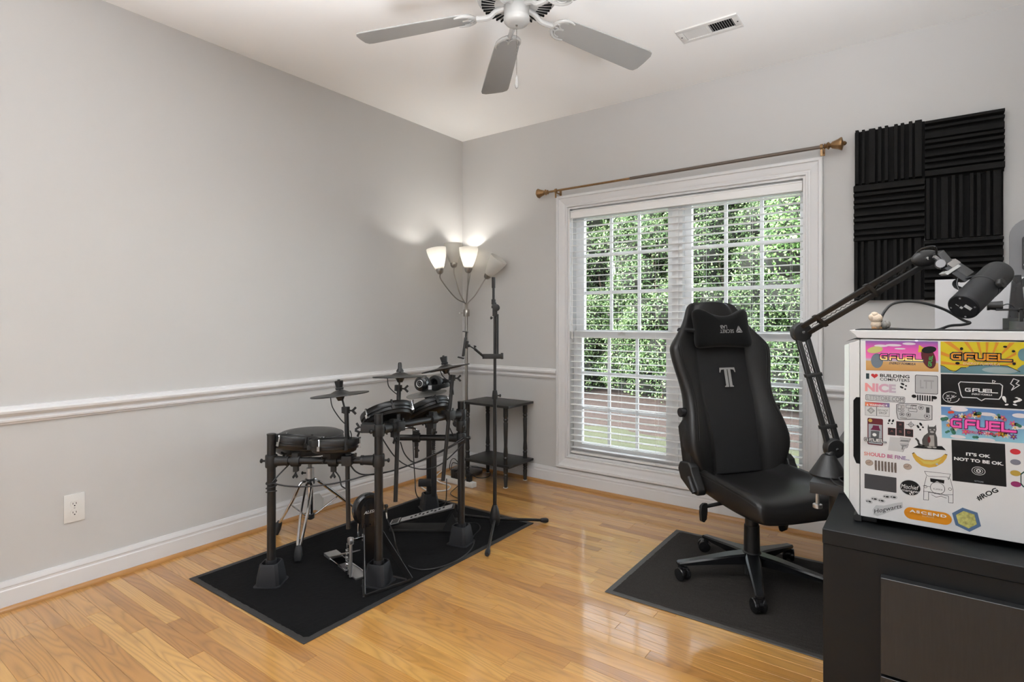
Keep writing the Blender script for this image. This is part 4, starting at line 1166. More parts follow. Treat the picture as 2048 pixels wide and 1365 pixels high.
mb = MB(); mb.tube([ko - dk * 0.052 + kb * 0.006 + UZ * (0.05 + 0.09 * k / 60) + (kb * math.cos(k * 1.2) + dk * math.sin(k * 1.2)) * 0.006 for k in range(61)], 0.0016, n=5); mb.cyl(ko - dk * 0.052 + kb * 0.006 + UZ * 0.02, ko - dk * 0.052 + kb * 0.006 + UZ * 0.165, 0.002, n=6); mb.cyl(ko - dk * 0.052 + kb * 0.006 + UZ * 0.02, ko - dk * 0.052 + kb * 0.006 + UZ * 0.04, 0.007, n=10); part(mb, 'spring', chrome_m, kp)
mb = MB(); mb.cyl(ko + UZ * 0.175, ko + UZ * 0.31 - kb * 0.012, 0.004, n=8); mb.ell(ko + UZ * 0.315 - kb * 0.016, (0.022, 0.022, 0.026)); part(mb, 'beater', chrome_m, kp)
mb = MB(); mb.prism([(0.03, -0.028), (0.25, -0.032), (0.26, 0.0), (0.25, 0.032), (0.03, 0.028)], ko + UZ * 0.115, (kb - UZ * 0.40), dk, (0, 0, 0.005)); part(mb, 'footboard', silver_m, kp, bev=0.002)
mb = MB(); mb.obox(ko + kb * 0.29 + UZ * 0.008, (kb, dk, UZ), (0.035, 0.034, 0.008)); part(mb, 'heel_plate', silver_m, kp, bev=0.003)
mb = MB(); mb.tube([ko + kb * 0.0 + dk * 0.03 + UZ * 0.012, ko + kb * 0.27 + dk * 0.03 + UZ * 0.008], 0.003, n=6); mb.tube([ko + kb * 0.0 - dk * 0.03 + UZ * 0.012, ko + kb * 0.27 - dk * 0.03 + UZ * 0.008], 0.003, n=6); part(mb, 'stabiliser_rod', chrome_m, kp)

# ================================================================== hi-hat control pedal
hh = thing('hi_hat_pedal', 'black and silver hi-hat control pedal on the mat between the rack feet', 'pedal', (0.76, -1.22, MZ))
h0, h1 = V((0.630, -1.365, MZ)), V((0.945, -1.135, MZ))
dh = (h1 - h0).normalized(); sh = V((-dh.y, dh.x, 0)); Lh = (h1 - h0).length
mb = MB(); mb.prism([(0, -0.050), (Lh, -0.056), (Lh, 0.056), (0, 0.050)], h0, dh, sh, (0, 0, 0.016)); part(mb, 'base', plastic_m, hh, bev=0.003)
up = (dh + UZ * 0.27).normalized(); un = up.cross(sh); un = un if un.z > 0 else -un
mb = MB(); mb.prism([(0, -0.044), (0.06, -0.046), (0.07, -0.038), (Lh * 0.98, -0.046), (Lh, -0.03), (Lh, 0.03), (Lh * 0.98, 0.046), (0.07, 0.038), (0.06, 0.046), (0, 0.044)], h0 + UZ * 0.026, up, sh, un * 0.009); fb = part(mb, 'footboard', blackgloss_m, hh, bev=0.002)
mb = MB(); mb.prism([(0.066, -0.030), (Lh * 0.96, -0.034), (Lh * 0.96, 0.034), (0.066, 0.030)], h0 + UZ * 0.026 + un * 0.009, up, sh, un * 0.0015); part(mb, 'tread_plate', M('worn_tread', (0.42, 0.42, 0.42), 0.5, metal=0.3, var=0.2, scale=60), fb)
mb = MB(); mb.prism([(0.002, -0.042), (0.058, -0.044), (0.058, 0.044), (0.002, 0.042)], h0 + UZ * 0.026 + un * 0.009, up, sh, un * 0.002); hl = part(mb, 'heel_plate', silver_m, fb)
mb = MB()
for k in range(5):
    mb.obox(h0 + UZ * 0.026 + un * 0.0115 + up * (0.030) + sh * (-0.030 + 0.015 * k), (up, sh, un), (0.020, 0.0025, 0.0008))
part(mb, 'heel_grooves', dark_m, hl, smooth=0)
mb = MB()
for k in range(9):
    mb.obox(h0 + UZ * 0.026 + un * 0.011 + up * (0.13 + 0.024 * k) + sh * (0.010 * ((k % 3) - 1)), (up, sh, un), (0.006, 0.010, 0.0006))
part(mb, 'tread_marks', dark_m, fb, smooth=0)
for sg in (-1, 1):
    mb = MB(); mb.prism([(Lh - 0.085, 0.014), (Lh, 0.014), (Lh, 0.055), (Lh - 0.025, 0.108)], h0 + sh * sg * 0.052, dh, UZ, sh * 0.004 * sg); part(mb, 'side_bracket', plastic_m, hh, smooth=0)
mb = MB(); mb.obox(h1 + UZ * 0.035 - dh * 0.01, (dh, sh, UZ), (0.022, 0.03, 0.02)); mb.cyl(h1 + UZ * 0.04 - sh * 0.02, h1 + UZ * 0.04 - sh * 0.055, 0.007, n=10); part(mb, 'switch_box', plastic_m, hh, bev=0.003)

# ================================================================== drum throne
th_ = thing('drum_throne', 'black round drum throne with a chrome double-braced tripod, behind the drum pads', 'stool', (0.30, -1.69, 0))
tx, ty = 0.285, -1.665
leather_m = M('black_vinyl', (0.020, 0.0195, 0.019), 0.38, var=0.15, scale=30, bump=0.15, bscale=400)
mb = MB(); mb.lathe([(0, 0.478), (0.170, 0.478), (0.182, 0.486), (0.188, 0.508), (0.188, 0.550), (0.180, 0.572), (0.160, 0.584), (0.10, 0.591), (0, 0.593)], (tx, ty, 0), n=40); st = part(mb, 'seat', leather_m, th_, smooth=60)
mb = MB(); mb.tube([(tx + 0.184 * math.cos(2 * math.pi * k / 40), ty + 0.184 * math.sin(2 * math.pi * k / 40), 0.570) for k in range(40)], 0.003, n=6, closed=True); part(mb, 'piping', leather_m, st)
mb = MB(); mb.cyl((tx, ty, 0.30), (tx, ty, 0.48), 0.0105, n=14)
for k in range(23):
    mb.lathe([(0.0105, 0), (0.0122, 0.0018), (0.0105, 0.0036)], (tx, ty, 0.365 + 0.0046 * k), n=12, closed=True)
part(mb, 'threaded_spindle', nickel_m, th_)
mb = MB(); mb.cyl((tx, ty, 0.315), (tx, ty, 0.375), 0.0215, n=18); part(mb, 'height_nut', silver_m, th_)
mb = MB(); knob(mb, (tx, ty, 0.345), -UR, 0.010, 0.045); part(mb, 'locking_knob', plastic_m, th_)
mb = MB(); mb.cyl((tx, ty, 0.08), (tx, ty, 0.316), 0.0165, n=16); part(mb, 'centre_tube', chrome_m, th_)
mb = MB(); mb.cyl((tx, ty, 0.285), (tx, ty, 0.315), 0.026, n=14); part(mb, 'leg_hub', plastic_m, th_)
mb = MB(); mb.cyl((tx, ty, 0.085), (tx, ty, 0.110), 0.024, n=14); part(mb, 'brace_hub', plastic_m, th_)
for k, (fx, fy, fz) in enumerate(((0.150, -1.800, 0.0), (0.600, -1.950, MZ), (0.330, -1.360, MZ))):
    f_ = V((fx, fy, fz)); d = V((fx - tx, fy - ty, 0)); d = d.normalized(); sd = V((-d.y, d.x, 0))
    hub = V((tx, ty, 0.300)) + d * 0.022
    foot = f_ + UZ * 0.065 - d * 0.02
    for sg in (-1, 1):
        mb = MB(); mb.tube(cr([hub + sd * sg * 0.010, hub + d * 0.03 - UZ * 0.012 + sd * sg * 0.016, hub.lerp(foot, 0.5) + sd * sg * 0.017 + UZ * 0.01, hub.lerp(foot, 0.88) + sd * sg * 0.010, foot + sd * sg * 0.005], 5), 0.0075, n=8); part(mb, 'leg', chrome_m, th_)
    mid = hub.lerp(foot, 0.55)
    mb = MB(); mb.bar(V((tx, ty, 0.097)) + d * 0.02, mid - UZ * 0.004, 0.014, 0.004); part(mb, 'leg_brace', chrome_m, th_, bev=0.001, seg=1)
    mb = MB(); a_ = (f_ - foot).normalized(); mb.loft([[foot + (sd * x_ + a_.cross(sd) * y_) * s_ + a_ * h_ for x_, y_ in ((1, .7), (.7, 1), (-.7, 1), (-1, .7), (-1, -.7), (-.7, -1), (.7, -1), (1, -.7))] for s_, h_ in ((0.011, -0.012), (0.016, 0.0), (0.019, 0.035), (0.015, 0.062))]); part(mb, 'rubber_foot', rubber_m, th_, smooth=50)
mb = MB(); tg = V((0.3710, -1.6700, 0.1945)); mb.prism([(-0.025, 0.045), (0.006, 0.050), (0.028, 0.020), (0.026, -0.020), (0.008, -0.050), (-0.018, -0.045), (-0.022, 0.0)], tg, UR, UZ, -UF * 0.0006); part(mb, 'hang_tag', M('clear_paper_tag', (0.50, 0.50, 0.48), 0.5), th_, smooth=0)

# ================================================================== microphone stand with a phone holder
ms = thing('microphone_stand', 'black tripod microphone stand with a phone holder arm beside the drum kit', 'microphone stand', (1.118, -1.002, 0))
mx_, my_ = 1.118, -1.002
mb = MB(); mb.cyl((mx_, my_, 0.04), (mx_, my_, 0.80), 0.0108, n=16); part(mb, 'lower_tube', black_m, ms)
mb = MB(); mb.cyl((mx_, my_, 0.78), (mx_, my_, 1.33), 0.0088, n=16); part(mb, 'upper_tube', black_m, ms)
mb = MB(); mb.lathe([(0, 0.765), (0.015, 0.765), (0.017, 0.775), (0.015, 0.80), (0.0125, 0.815), (0, 0.815)], (mx_, my_, 0), n=16); knob(mb, (mx_ + 0.01, my_ + 0.008, 0.785), UR, 0.010, 0.018); part(mb, 'height_clutch', plastic_m, ms)
mb = MB(); mb.lathe([(0, 0.028), (0.022, 0.028), (0.030, 0.050), (0.030, 0.085), (0.022, 0.120), (0.013, 0.145), (0, 0.145)], (mx_, my_, 0), n=20); part(mb, 'tripod_hub', plastic_m, ms)
for fx, fy in ((1.300, -0.732), (1.312, -1.318), (0.800, -1.000)):
    d = V((fx - mx_, fy - my_, 0)).normalized()
    onmat = fx < 1.247
    e_ = V((fx, fy, 0.015 + (MZ if onmat else 0)))
    s_ = V((mx_, my_, 0.062)) + d * 0.02
    mb = MB(); mb.cyl(s_, e_, 0.0085, n=12); lg = part(mb, 'leg', black_m, ms)
    mb = MB(); ax_ = (e_ - s_).normalized(); mb.lathe([(0, -0.035), (0.011, -0.035), (0.0135, -0.02), (0.0145, 0.0), (0.011, 0.012), (0, 0.014)], e_, ax_, n=14); part(mb, 'end_cap', rubber_m, lg)
mb = MB(); bo = V((mx_, my_, 0)) - UR * 0.0 + UR * 0.016
mb.cyl(bo + UZ * 1.02, bo + UZ * 1.262, 0.0065, n=12); part(mb, 'folded_boom', black_m, ms)
mb = MB(); b2 = V((mx_, my_, 0)) - UR * 0.008
mb.cyl(b2 + UZ * 1.30, b2 + UZ * 1.425, 0.0075, n=12); mb.cyl(b2 + UZ * 1.415, b2 + UZ * 1.478, 0.0105, n=12); mb.cyl(b2 + UZ * 1.318, b2 + UZ * 1.348, 0.0125, n=12); part(mb, 'boom_grip', plastic_m, ms)
mb = MB(); q = V((mx_, my_, 1.285)); mb.obox(q, (UR, UF, UZ), (0.014, 0.014, 0.035)); mb.cyl(q + UR * 0.008 + UZ * 0.015 - UF * 0.02, q + UR * 0.008 + UZ * 0.015 + UF * 0.02, 0.021, n=16); knob(mb, q - UR * 0.012 - UZ * 0.045, -UR, 0.010, 0.010); mb.cyl(q - UR * 0.02 + UZ * 0.02, q + UR * 0.02 + UZ * 0.02, 0.009, n=10); part(mb, 'boom_swivel', plastic_m, ms, bev=0.002)
q = V((mx_, my_, 1.016))
mb = MB(); mb.obox(q - UR * 0.010 - UF * 0.018, (UR, UF, UZ), (0.055, 0.010, 0.014)); mb.cyl(q - UR * 0.062 - UF * 0.018 - UZ * 0.014, q - UR * 0.062 - UF * 0.018 + UZ * 0.014, 0.011, n=12); mb.cyl(q + UR * 0.042 - UF * 0.018 - UZ * 0.016, q + UR * 0.042 - UF * 0.018 + UZ * 0.020, 0.008, n=10); hc = part(mb, 'holder_clamp', plastic_m, ms, bev=0.002)
a0 = q - UR * 0.066 - UF * 0.018; a1 = V((1.0489, -1.1053, 1.0616)); a2 = V((1.0232, -1.1239, 1.0789))
mb = MB(); mb.cyl(a0, a1, 0.0075, n=10); knob(mb, a1 + UZ * 0.004, UZ + UR * 0.3, 0.009, 0.010); mb.cyl(a1, a2, 0.004, n=8); mb.ell(a2, 0.009, n=10, m=7); part(mb, 'holder_arm', plastic_m, hc)
hb, ht = V((0.9951, -1.1442, 1.0096)), V((1.0115, -1.1324, 1.1598))
dd = (ht - hb).normalized(); sdn = UF
mb = MB(); mb.obox(hb.lerp(ht, 0.42), (dd, sdn, dd.cross(sdn)), (0.055, 0.030, 0.006)); mb.obox(hb.lerp(ht, 0.80) , (dd, sdn, dd.cross(sdn)), (0.032, 0.012, 0.004)); mb.obox(ht - UR * 0.006, (UR * 0.98 - UZ * 0.12, sdn, UZ), (0.016, 0.024, 0.0022)); mb.obox(hb - UR * 0.012, (UR * 0.95 + UZ * -0.25, sdn, UZ), (0.018, 0.028, 0.0028)); mb.obox(hb.lerp(ht, 0.5) + UR * 0.012, (dd, sdn, dd.cross(sdn)), (0.022, 0.016, 0.008)); part(mb, 'phone_holder', plastic_m, hc, bev=0.0015)
# ================================================================== lettering
def text_shape(body, size, shear=0.0, bold=0.0, spacing=1.0, align='LEFT'):
    """outline of a word as flat polygons in the xy plane"""
    cu = bpy.data.curves.new('lettering', 'FONT')
    cu.body = body
    cu.size = size
    cu.shear = shear
    cu.offset = bold * size
    cu.space_character = spacing
    cu.align_x = align
    cu.resolution_u = 3
    cu.extrude = 0.0
    cu.fill_mode = 'FRONT'
    o = bpy.data.objects.new('lettering', cu)
    C.objects.link(o)
    bpy.context.view_layer.update()
    me = bpy.data.meshes.new_from_object(o.evaluated_get(bpy.context.evaluated_depsgraph_get()))
    vs_ = [(v.co.x, v.co.y) for v in me.vertices]
    fs = [list(p.vertices) for p in me.polygons]
    bpy.data.objects.remove(o)
    bpy.data.curves.remove(cu)
    bpy.data.meshes.remove(me)
    return vs_, fs

def text_fit(body, w_, h_, **kw):
    """a word scaled to fill a w_ by h_ box, lower-left corner at the origin"""
    vs_, fs = text_shape(body, 1.0, **kw)
    x0, x1 = min(v[0] for v in vs_), max(v[0] for v in vs_)
    y0, y1 = min(v[1] for v in vs_), max(v[1] for v in vs_)
    return [((x - x0) / (x1 - x0) * w_, (y_ - y0) / (y1 - y0) * h_) for x, y_ in vs_], fs

def put_flat(mb, vs_, fs, o, u, v):
    o, u, v = V(o), V(u), V(v)
    mb.add([o + u * a + v * b_ for a, b_ in vs_], fs)

def flat_part(mb, name, mat, parent, label=None):
    r = root_of(parent)
    off = ORIG.get(r.name)
    me = bpy.data.meshes.new(name)
    me.from_pydata(mb.v if off is None else [(p[0] - off[0], p[1] - off[1], p[2] - off[2]) for p in mb.v], [], mb.f)
    me.materials.append(mat)
    o = bpy.data.objects.new(name, me)
    C.objects.link(o)
    o.parent = parent
    if label:
        o['label'] = label
    return o

grey_print_m = M('grey_stitching', (0.30, 0.295, 0.285), 0.6, var=0.1)
o_, u_, v_, bk_ = KICK_LOGO
mb = MB(); vs_, fs = text_fit('ALESIS', 0.066, 0.014, shear=0.35); put_flat(mb, vs_, fs, o_ - u_ * 0.036 - v_ * 0.012 , u_, v_); flat_part(mb, 'brand_lettering', M('silver_print', (0.6, 0.6, 0.6), 0.4), bk_)

# ================================================================== gaming chair (local frame: x forward, y to its left)
ch_leather = M('black_leatherette', (0.0125, 0.0120, 0.0118), 0.40, var=0.15, scale=25, bump=0.12, bscale=500, spec=0.45)
ch_fabric = M('black_weave', (0.0075, 0.0075, 0.008), 0.85, var=0.3, scale=200, bump=0.4, bscale=900)
ch_velour = M('black_velour', (0.0035, 0.0035, 0.0035), 0.95, var=0.3, scale=150, sheen=0.1, spec=0.2)
base_m = M('black_painted_aluminium', (0.012, 0.0125, 0.014), 0.24, var=0.15)
RZC = R(-37)
gc = thing('gaming_chair', 'black gaming chair with winged back, head pillow and five-star caster base', 'chair', (2.518, -0.782, 0), rz=RZC, local=True)
X, Y, Z = V((1, 0, 0)), V((0, 1, 0)), V((0, 0, 1))
B0 = V((-0.010, -0.033, 0))          # the column stands a little off the seat's middle
for k in range(5):
    a = R(72 * k) - RZC + R(0)
    d = V((math.cos(a), math.sin(a), 0)); s_ = V((-math.sin(a), math.cos(a), 0))
    rings = []
    for t, wd, zt, zb in ((0.02, 0.034, 0.138, 0.088), (0.10, 0.032, 0.130, 0.088), (0.20, 0.026, 0.114, 0.084), (0.30, 0.020, 0.098, 0.078), (0.345, 0.019, 0.092, 0.076), (0.352, 0.012, 0.088, 0.078)):
        rings.append([B0 + q_ for q_ in (d * t + s_ * wd * 0.75 + Z * zt, d * t + s_ * wd + Z * (zt - 0.007), d * t + s_ * wd * 0.9 + Z * zb, d * t - s_ * wd * 0.9 + Z * zb, d * t - s_ * wd + Z * (zt - 0.007), d * t - s_ * wd * 0.75 + Z * zt)])
    mb = MB(); mb.loft(rings); lg = part(mb, 'star_leg', base_m, gc, smooth=35)
    c_ = B0 + d * 0.333
    ya = R(rnd.uniform(0, 360)) if k else R(40)
    f = V((math.cos(ya), math.sin(ya), 0)); g = V((-math.sin(ya), math.cos(ya), 0))
    mb = MB(); mb.cyl(c_ + Z * 0.055, c_ + Z * 0.085, 0.009, n=12); mb.cyl(c_ + Z * 0.064, c_ + Z * 0.072, 0.014, n=14)
    for sg in (-1, 1):
        mb.lathe([(0, -0.010), (0.020, -0.010), (0.028, -0.008), (0.030, -0.003), (0.030, 0.005), (0.027, 0.009), (0.012, 0.011), (0, 0.011)], c_ + f * 0.012 + g * sg * 0.017 + Z * (0.030 + MZ), g * sg, n=22)
    mb.lathe([(0.022, -0.008), (0.026, -0.008), (0.026, 0.008), (0.022, 0.008)], c_ + f * 0.008 + Z * (0.036 + MZ), g, n=16, closed=True)
    part(mb, 'caster', blackgloss_m, lg)
mb = MB(); mb.lathe([(0, 0.082), (0.040, 0.082), (0.046, 0.090), (0.046, 0.128), (0.040, 0.140), (0.036, 0.142), (0.034, 0.25), (0.0335, 0.262), (0.030, 0.264), (0.028, 0.385), (0, 0.385)], B0, n=28); part(mb, 'gas_lift', plastic_m, gc)
mb = MB(); mb.cyl(B0 + V((0.01, -0.035, 0.04)), B0 + V((0.01, -0.035, 0.085)), 0.010, n=10); part(mb, 'lift_button', plastic_m, gc)
mb = MB(); mb.box((-0.13, -0.085, 0.362), (0.13, 0.085, 0.405)); part(mb, 'tilt_mechanism', plastic_m, gc, bev=0.012)
# levers
mb = MB(); mb.tube(cr([(0.02, -0.06, 0.385), (0.02, -0.20, 0.392), (0.03, -0.345, 0.386)], 5), 0.009, n=8)
mb.prism([(-0.024, 0.012), (0.0, 0.016), (0.020, 0.010), (0.026, -0.020), (0.020, -0.060), (0.0, -0.070), (-0.020, -0.060), (-0.026, -0.025)], (0.03, -0.335, 0.392), (0.35, -0.93, 0), (0, 0, 1), (0.012, 0.004, 0))
part(mb, 'tilt_lever', plastic_m, gc, bev=0.003)
mb = MB(); mb.prism([(-0.030, 0.02), (0.030, 0.02), (0.032, -0.06), (0.022, -0.085), (-0.022, -0.085), (-0.032, -0.06)], (0.165, -0.02, 0.385), (-0.3, 1, 0), (0, 0, 1), (0.016, 0, 0)); part(mb, 'height_lever', blackgloss_m, gc, bev=0.004)

# seat: cushion with raised side bolsters
def seat_ring(x, w_, zt, zb, bol, nose=0.0):
    pts = [(-w_ * 0.90, zb), (-w_ * 0.98, zb + (zt - zb) * 0.35), (-w_, zt - 0.02 + bol * 0.6), (-w_ * 0.96, zt + bol), (-w_ * 0.86, zt + bol * 0.96), (-w_ * 0.74, zt + bol * 0.25), (-w_ * 0.5, zt - 0.004), (0, zt)]
    pts = pts + [(-a, b_) for a, b_ in pts[:-1][::-1]]
    return [(x + 0.035, a * 0.97, b_) for a, b_ in pts]
rings = [seat_ring(-0.265, 0.20, 0.455, 0.425, 0.015), seat_ring(-0.255, 0.235, 0.468, 0.415, 0.03), seat_ring(-0.20, 0.255, 0.472, 0.402, 0.045), seat_ring(-0.08, 0.268, 0.468, 0.385, 0.046), seat_ring(0.06, 0.272, 0.470, 0.368, 0.036), seat_ring(0.17, 0.270, 0.474, 0.362, 0.022), seat_ring(0.235, 0.264, 0.468, 0.364, 0.010), seat_ring(0.262, 0.255, 0.452, 0.370, 0.004), seat_ring(0.268, 0.235, 0.425, 0.385, 0.0)]
mb = MB(); mb.loft(rings); se = part(mb, 'seat', ch_leather, gc, smooth=80, sub=2)
for sg in (-1, 1):
    for dz in (0.0, 0.010):
        mb = MB(); mb.tube(cr([(-0.165, sg * (0.246 + dz * 0.3), 0.508 - dz), (-0.045, sg * (0.256 + dz * 0.3), 0.502 - dz), (0.095, sg * (0.260 + dz * 0.3), 0.494 - dz), (0.205, sg * (0.257 + dz * 0.3), 0.482 - dz), (0.270, sg * (0.251 + dz * 0.2), 0.466 - dz)], 5), 0.0013, n=5); part(mb, 'seam_stitch', ch_leather, se)
# backrest: (height along back, half width, bolster depth, thickness)
REC = R(13)
BO = V((-0.160, 0, 0.440)); BU = V((-math.sin(REC), 0, math.cos(REC))); BN = V((math.cos(REC), 0, math.sin(REC)))
PROF = [(0.000, 0.195, 0.050, 0.070), (0.030, 0.225, 0.075, 0.095), (0.110, 0.268, 0.105, 0.110), (0.195, 0.283, 0.112, 0.112), (0.290, 0.262, 0.098, 0.105), (0.380, 0.240, 0.075, 0.095), (0.470, 0.246, 0.066, 0.090), (0.565, 0.270, 0.066, 0.085), (0.640, 0.280, 0.064, 0.080), (0.668, 0.277, 0.060, 0.078), (0.715, 0.240, 0.046, 0.075), (0.768, 0.196, 0.032, 0.072), (0.820, 0.168, 0.022, 0.068), (0.870, 0.150, 0.014, 0.062), (0.895, 0.128, 0.008, 0.052), (0.905, 0.090, 0.004, 0.040)]
def back_pt(h, yy, dep):
    return BO + BU * h + Y * yy + BN * dep
rings = []
PROF = [(h, w_ * 1.07, bol, tk) for h, w_, bol, tk in PROF]
for h, w_, bol, tk in PROF:
    k = 0.018 * math.sin(math.pi * min(1, h / 0.5))           # lumbar curve
    inn = min(0.150, w_ * 0.62)
    pts = [(0, -tk * 0.55), (-w_ * 0.70, -tk * 0.50), (-w_ * 0.95, -tk * 0.15), (-w_, bol * 0.35), (-w_ * 0.985, bol * 0.82), (-w_ * 0.90, bol), (-inn * 1.10, bol * 0.55 + k * 0.4), (-inn, 0.022 + k), (0, 0.030 + k)]
    pts = pts + [(-a, b_) for a, b_ in pts[1:-1][::-1]]
    rings.append([back_pt(h, a, b_) for a, b_ in pts])
mb = MB(); mb.loft(rings); ba = part(mb, 'backrest', ch_leather, gc, smooth=80, sub=2)
rings = []
for h, w_, bol, tk in [p for p in PROF if 0.02 < p[0] < 0.72]:
    k = 0.018 * math.sin(math.pi * min(1, h / 0.5))
    hw = 0.135 + 0.020 * (h / 0.7)
    hw = min(hw, w_ * 0.60)
    row_ = []
    for i in range(9):
        t = -1 + 2 * i / 8
        row_.append(back_pt(h, hw * t, 0.036 + k - 0.010 * t ** 4))
    row_ += [back_pt(h, hw * 0.9, 0.005), back_pt(h, -hw * 0.9, 0.005)]
    rings.append(row_)
mb = MB(); mb.loft(rings); part(mb, 'back_insert', ch_fabric, ba, smooth=60)
for sg in (-1, 1):
    for off in (0.0, 0.012):
        q = []
        for h, w_, bol, tk in PROF[3:10]:
            q.append(back_pt(h, sg * (w_ * 0.885 - off), bol * 0.985 - off * 0.15))
        mb = MB(); mb.tube(cr(q, 5), 0.0012, n=5); part(mb, 'seam_stitch', ch_leather, ba)
# embroidered T emblem: two stems under a serif bar
eo = back_pt(0.495, 0, 0.0530)
T1 = [(a * 0.86, b_ * 0.92) for a, b_ in [(-0.052, 0.056), (0.052, 0.056), (0.056, 0.030), (0.050, 0.030), (0.044, 0.044), (0.022, 0.047), (0.022, -0.042), (0.030, -0.046), (0.030, -0.051), (0.003, -0.051), (0.003, 0.047), (-0.003, 0.047), (-0.003, -0.051), (-0.030, -0.051), (-0.030, -0.046), (-0.022, -0.042), (-0.022, 0.047), (-0.044, 0.044), (-0.050, 0.030), (-0.056, 0.030)]]
mb = MB(); mb.prism(T1, eo, Y, BU, BN * 0.0012); part(mb, 'emblem', grey_print_m, ba, smooth=0, label='grey embroidered double-stemmed letter T')
# head pillow with two ears, and its strap
PO = back_pt(0.742, 0, 0.058)
outl = [(-0.150, -0.096), (-0.08, -0.090), (0, -0.087), (0.08, -0.090), (0.150, -0.096), (0.166, -0.085), (0.166, -0.05), (0.158, 0.0), (0.160, 0.055), (0.163, 0.095), (0.148, 0.112), (0.120, 0.108), (0.085, 0.086), (0.04, 0.074), (0, 0.071), (-0.04, 0.074), (-0.085, 0.086), (-0.120, 0.108), (-0.148, 0.112), (-0.163, 0.095), (-0.160, 0.055), (-0.158, 0.0), (-0.166, -0.05), (-0.166, -0.085)]
rings = []
for sc, dp in ((0.90, -0.034), (0.985, -0.018), (1.0, 0.0), (0.975, 0.020), (0.90, 0.034), (0.72, 0.043), (0.40, 0.048)):
    rings.append([PO + Y * a * sc + BU * (b_ * sc) + BN * dp for a, b_ in outl])
mb = MB(); mb.loft(rings); pw = part(mb, 'head_pillow', ch_velour, ba, smooth=80, sub=1)
mb = MB(); mb.tube(cr([PO + Y * 0.155 - BN * 0.01, back_pt(0.755, 0.212, 0.01), back_pt(0.76, 0.16, -0.047), back_pt(0.76, 0, -0.050), back_pt(0.76, -0.16, -0.047), back_pt(0.755, -0.212, 0.01), PO - Y * 0.155 - BN * 0.01], 6), 0.011, n=6); part(mb, 'pillow_strap', ch_fabric, pw)
# upside-down wordmark and triangle on the pillow
mb = MB()
po = PO + BN * 0.0490 - BU * 0.012
vs_, fs = text_fit('SECRET', 0.084, 0.018, bold=0.012); put_flat(mb, vs_, fs, po + Y * 0.058 + BU * 0.004, -Y, -BU)
vs_, fs = text_fit('LAB', 0.040, 0.018, bold=0.012); put_flat(mb, vs_, fs, po + Y * 0.020 + BU * 0.026 , -Y, -BU)
mb.v = [tuple(V(p) - Y * 0.024) for p in mb.v]
flat_part(mb, 'wordmark', grey_print_m, pw)
mb = MB(); to = po + Y * 0.066 + BU * 0.0
tv = [(0.027 * math.cos(R(a)), 0.027 * math.sin(R(a))) for a in (90, 210, 330)]
for a in range(3):
    p_, q_ = tv[a], tv[(a + 1) % 3]
    g_ = ((p_[0] + q_[0]) / 3, (p_[1] + q_[1]) / 3)
    mb.prism([(g_[0] + (x - g_[0]) * 0.80, g_[1] + (y_ - g_[1]) * 0.80) for x, y_ in (p_, q_, (0, 0))], to, Y, BU, BN * 0.0006)
part(mb, 'triangle_logo', grey_print_m, pw, smooth=0)
# side brackets, lumbar knobs, hinge covers
for sg in (-1, 1):
    yb = sg * 0.262
    mb = MB(); mb.cyl(back_pt(0.335, sg * 0.235, 0.030), back_pt(0.335, sg * 0.292, 0.030), 0.023, n=16); part(mb, 'lumbar_knob', blackgloss_m, gc, bev=0.002)
    mb = MB(); mb.prism([(0.02, 0.065), (0.27, 0.062), (0.30, 0.035), (0.27, -0.008), (0.02, -0.010)], BO + Y * (sg * 0.268), BU, BN, Y * (sg * 0.020)); part(mb, 'side_bracket', plastic_m, gc, bev=0.004)
    mb = MB(); mb.prism([(-0.070, 0.078), (-0.005, 0.088), (0.022, 0.068), (0.028, 0.048), (0.078, -0.026), (0.074, -0.052), (0.020, -0.050), (-0.062, -0.005), (-0.086, 0.042)], (-0.120, sg * 0.258, 0.462), X, Z, Y * (sg * 0.048)); hc_ = part(mb, 'hinge_cover', plastic_m, gc, bev=0.010, seg=3)
    mb = MB(); mb.tube([(-0.110, sg * 0.306, 0.482), (-0.075, sg * 0.316, 0.448), (-0.055, sg * 0.316, 0.425)], 0.012, n=8); part(mb, 'recline_lever', plastic_m, hc_)
# ================================================================== desk
desk_m = M('black_brown_desk', (0.016, 0.0155, 0.015), 0.40, var=0.2, scale=10, stretch=(1, 12, 1), bump=0.08, bscale=80)
dk_ = thing('desk', 'black desk under the boom arm, beside the gaming chair', 'desk', (3.20, -1.00, 0))
mb = MB(); mb.box((2.860, -1.712, 0.706), (3.640, -0.32, 0.740)); part(mb, 'desk_top', desk_m, dk_, bev=0.002)
for x, yy in ((2.925, -1.62), (3.58, -1.62), (2.925, -0.40), (3.58, -0.40)):
    mb = MB(); mb.cyl((x, yy, 0.0), (x, yy, 0.706), 0.025, n=20); mb.cyl((x, yy, 0.696), (x, yy, 0.706), 0.045, n=20); part(mb, 'leg', black_m, dk_)

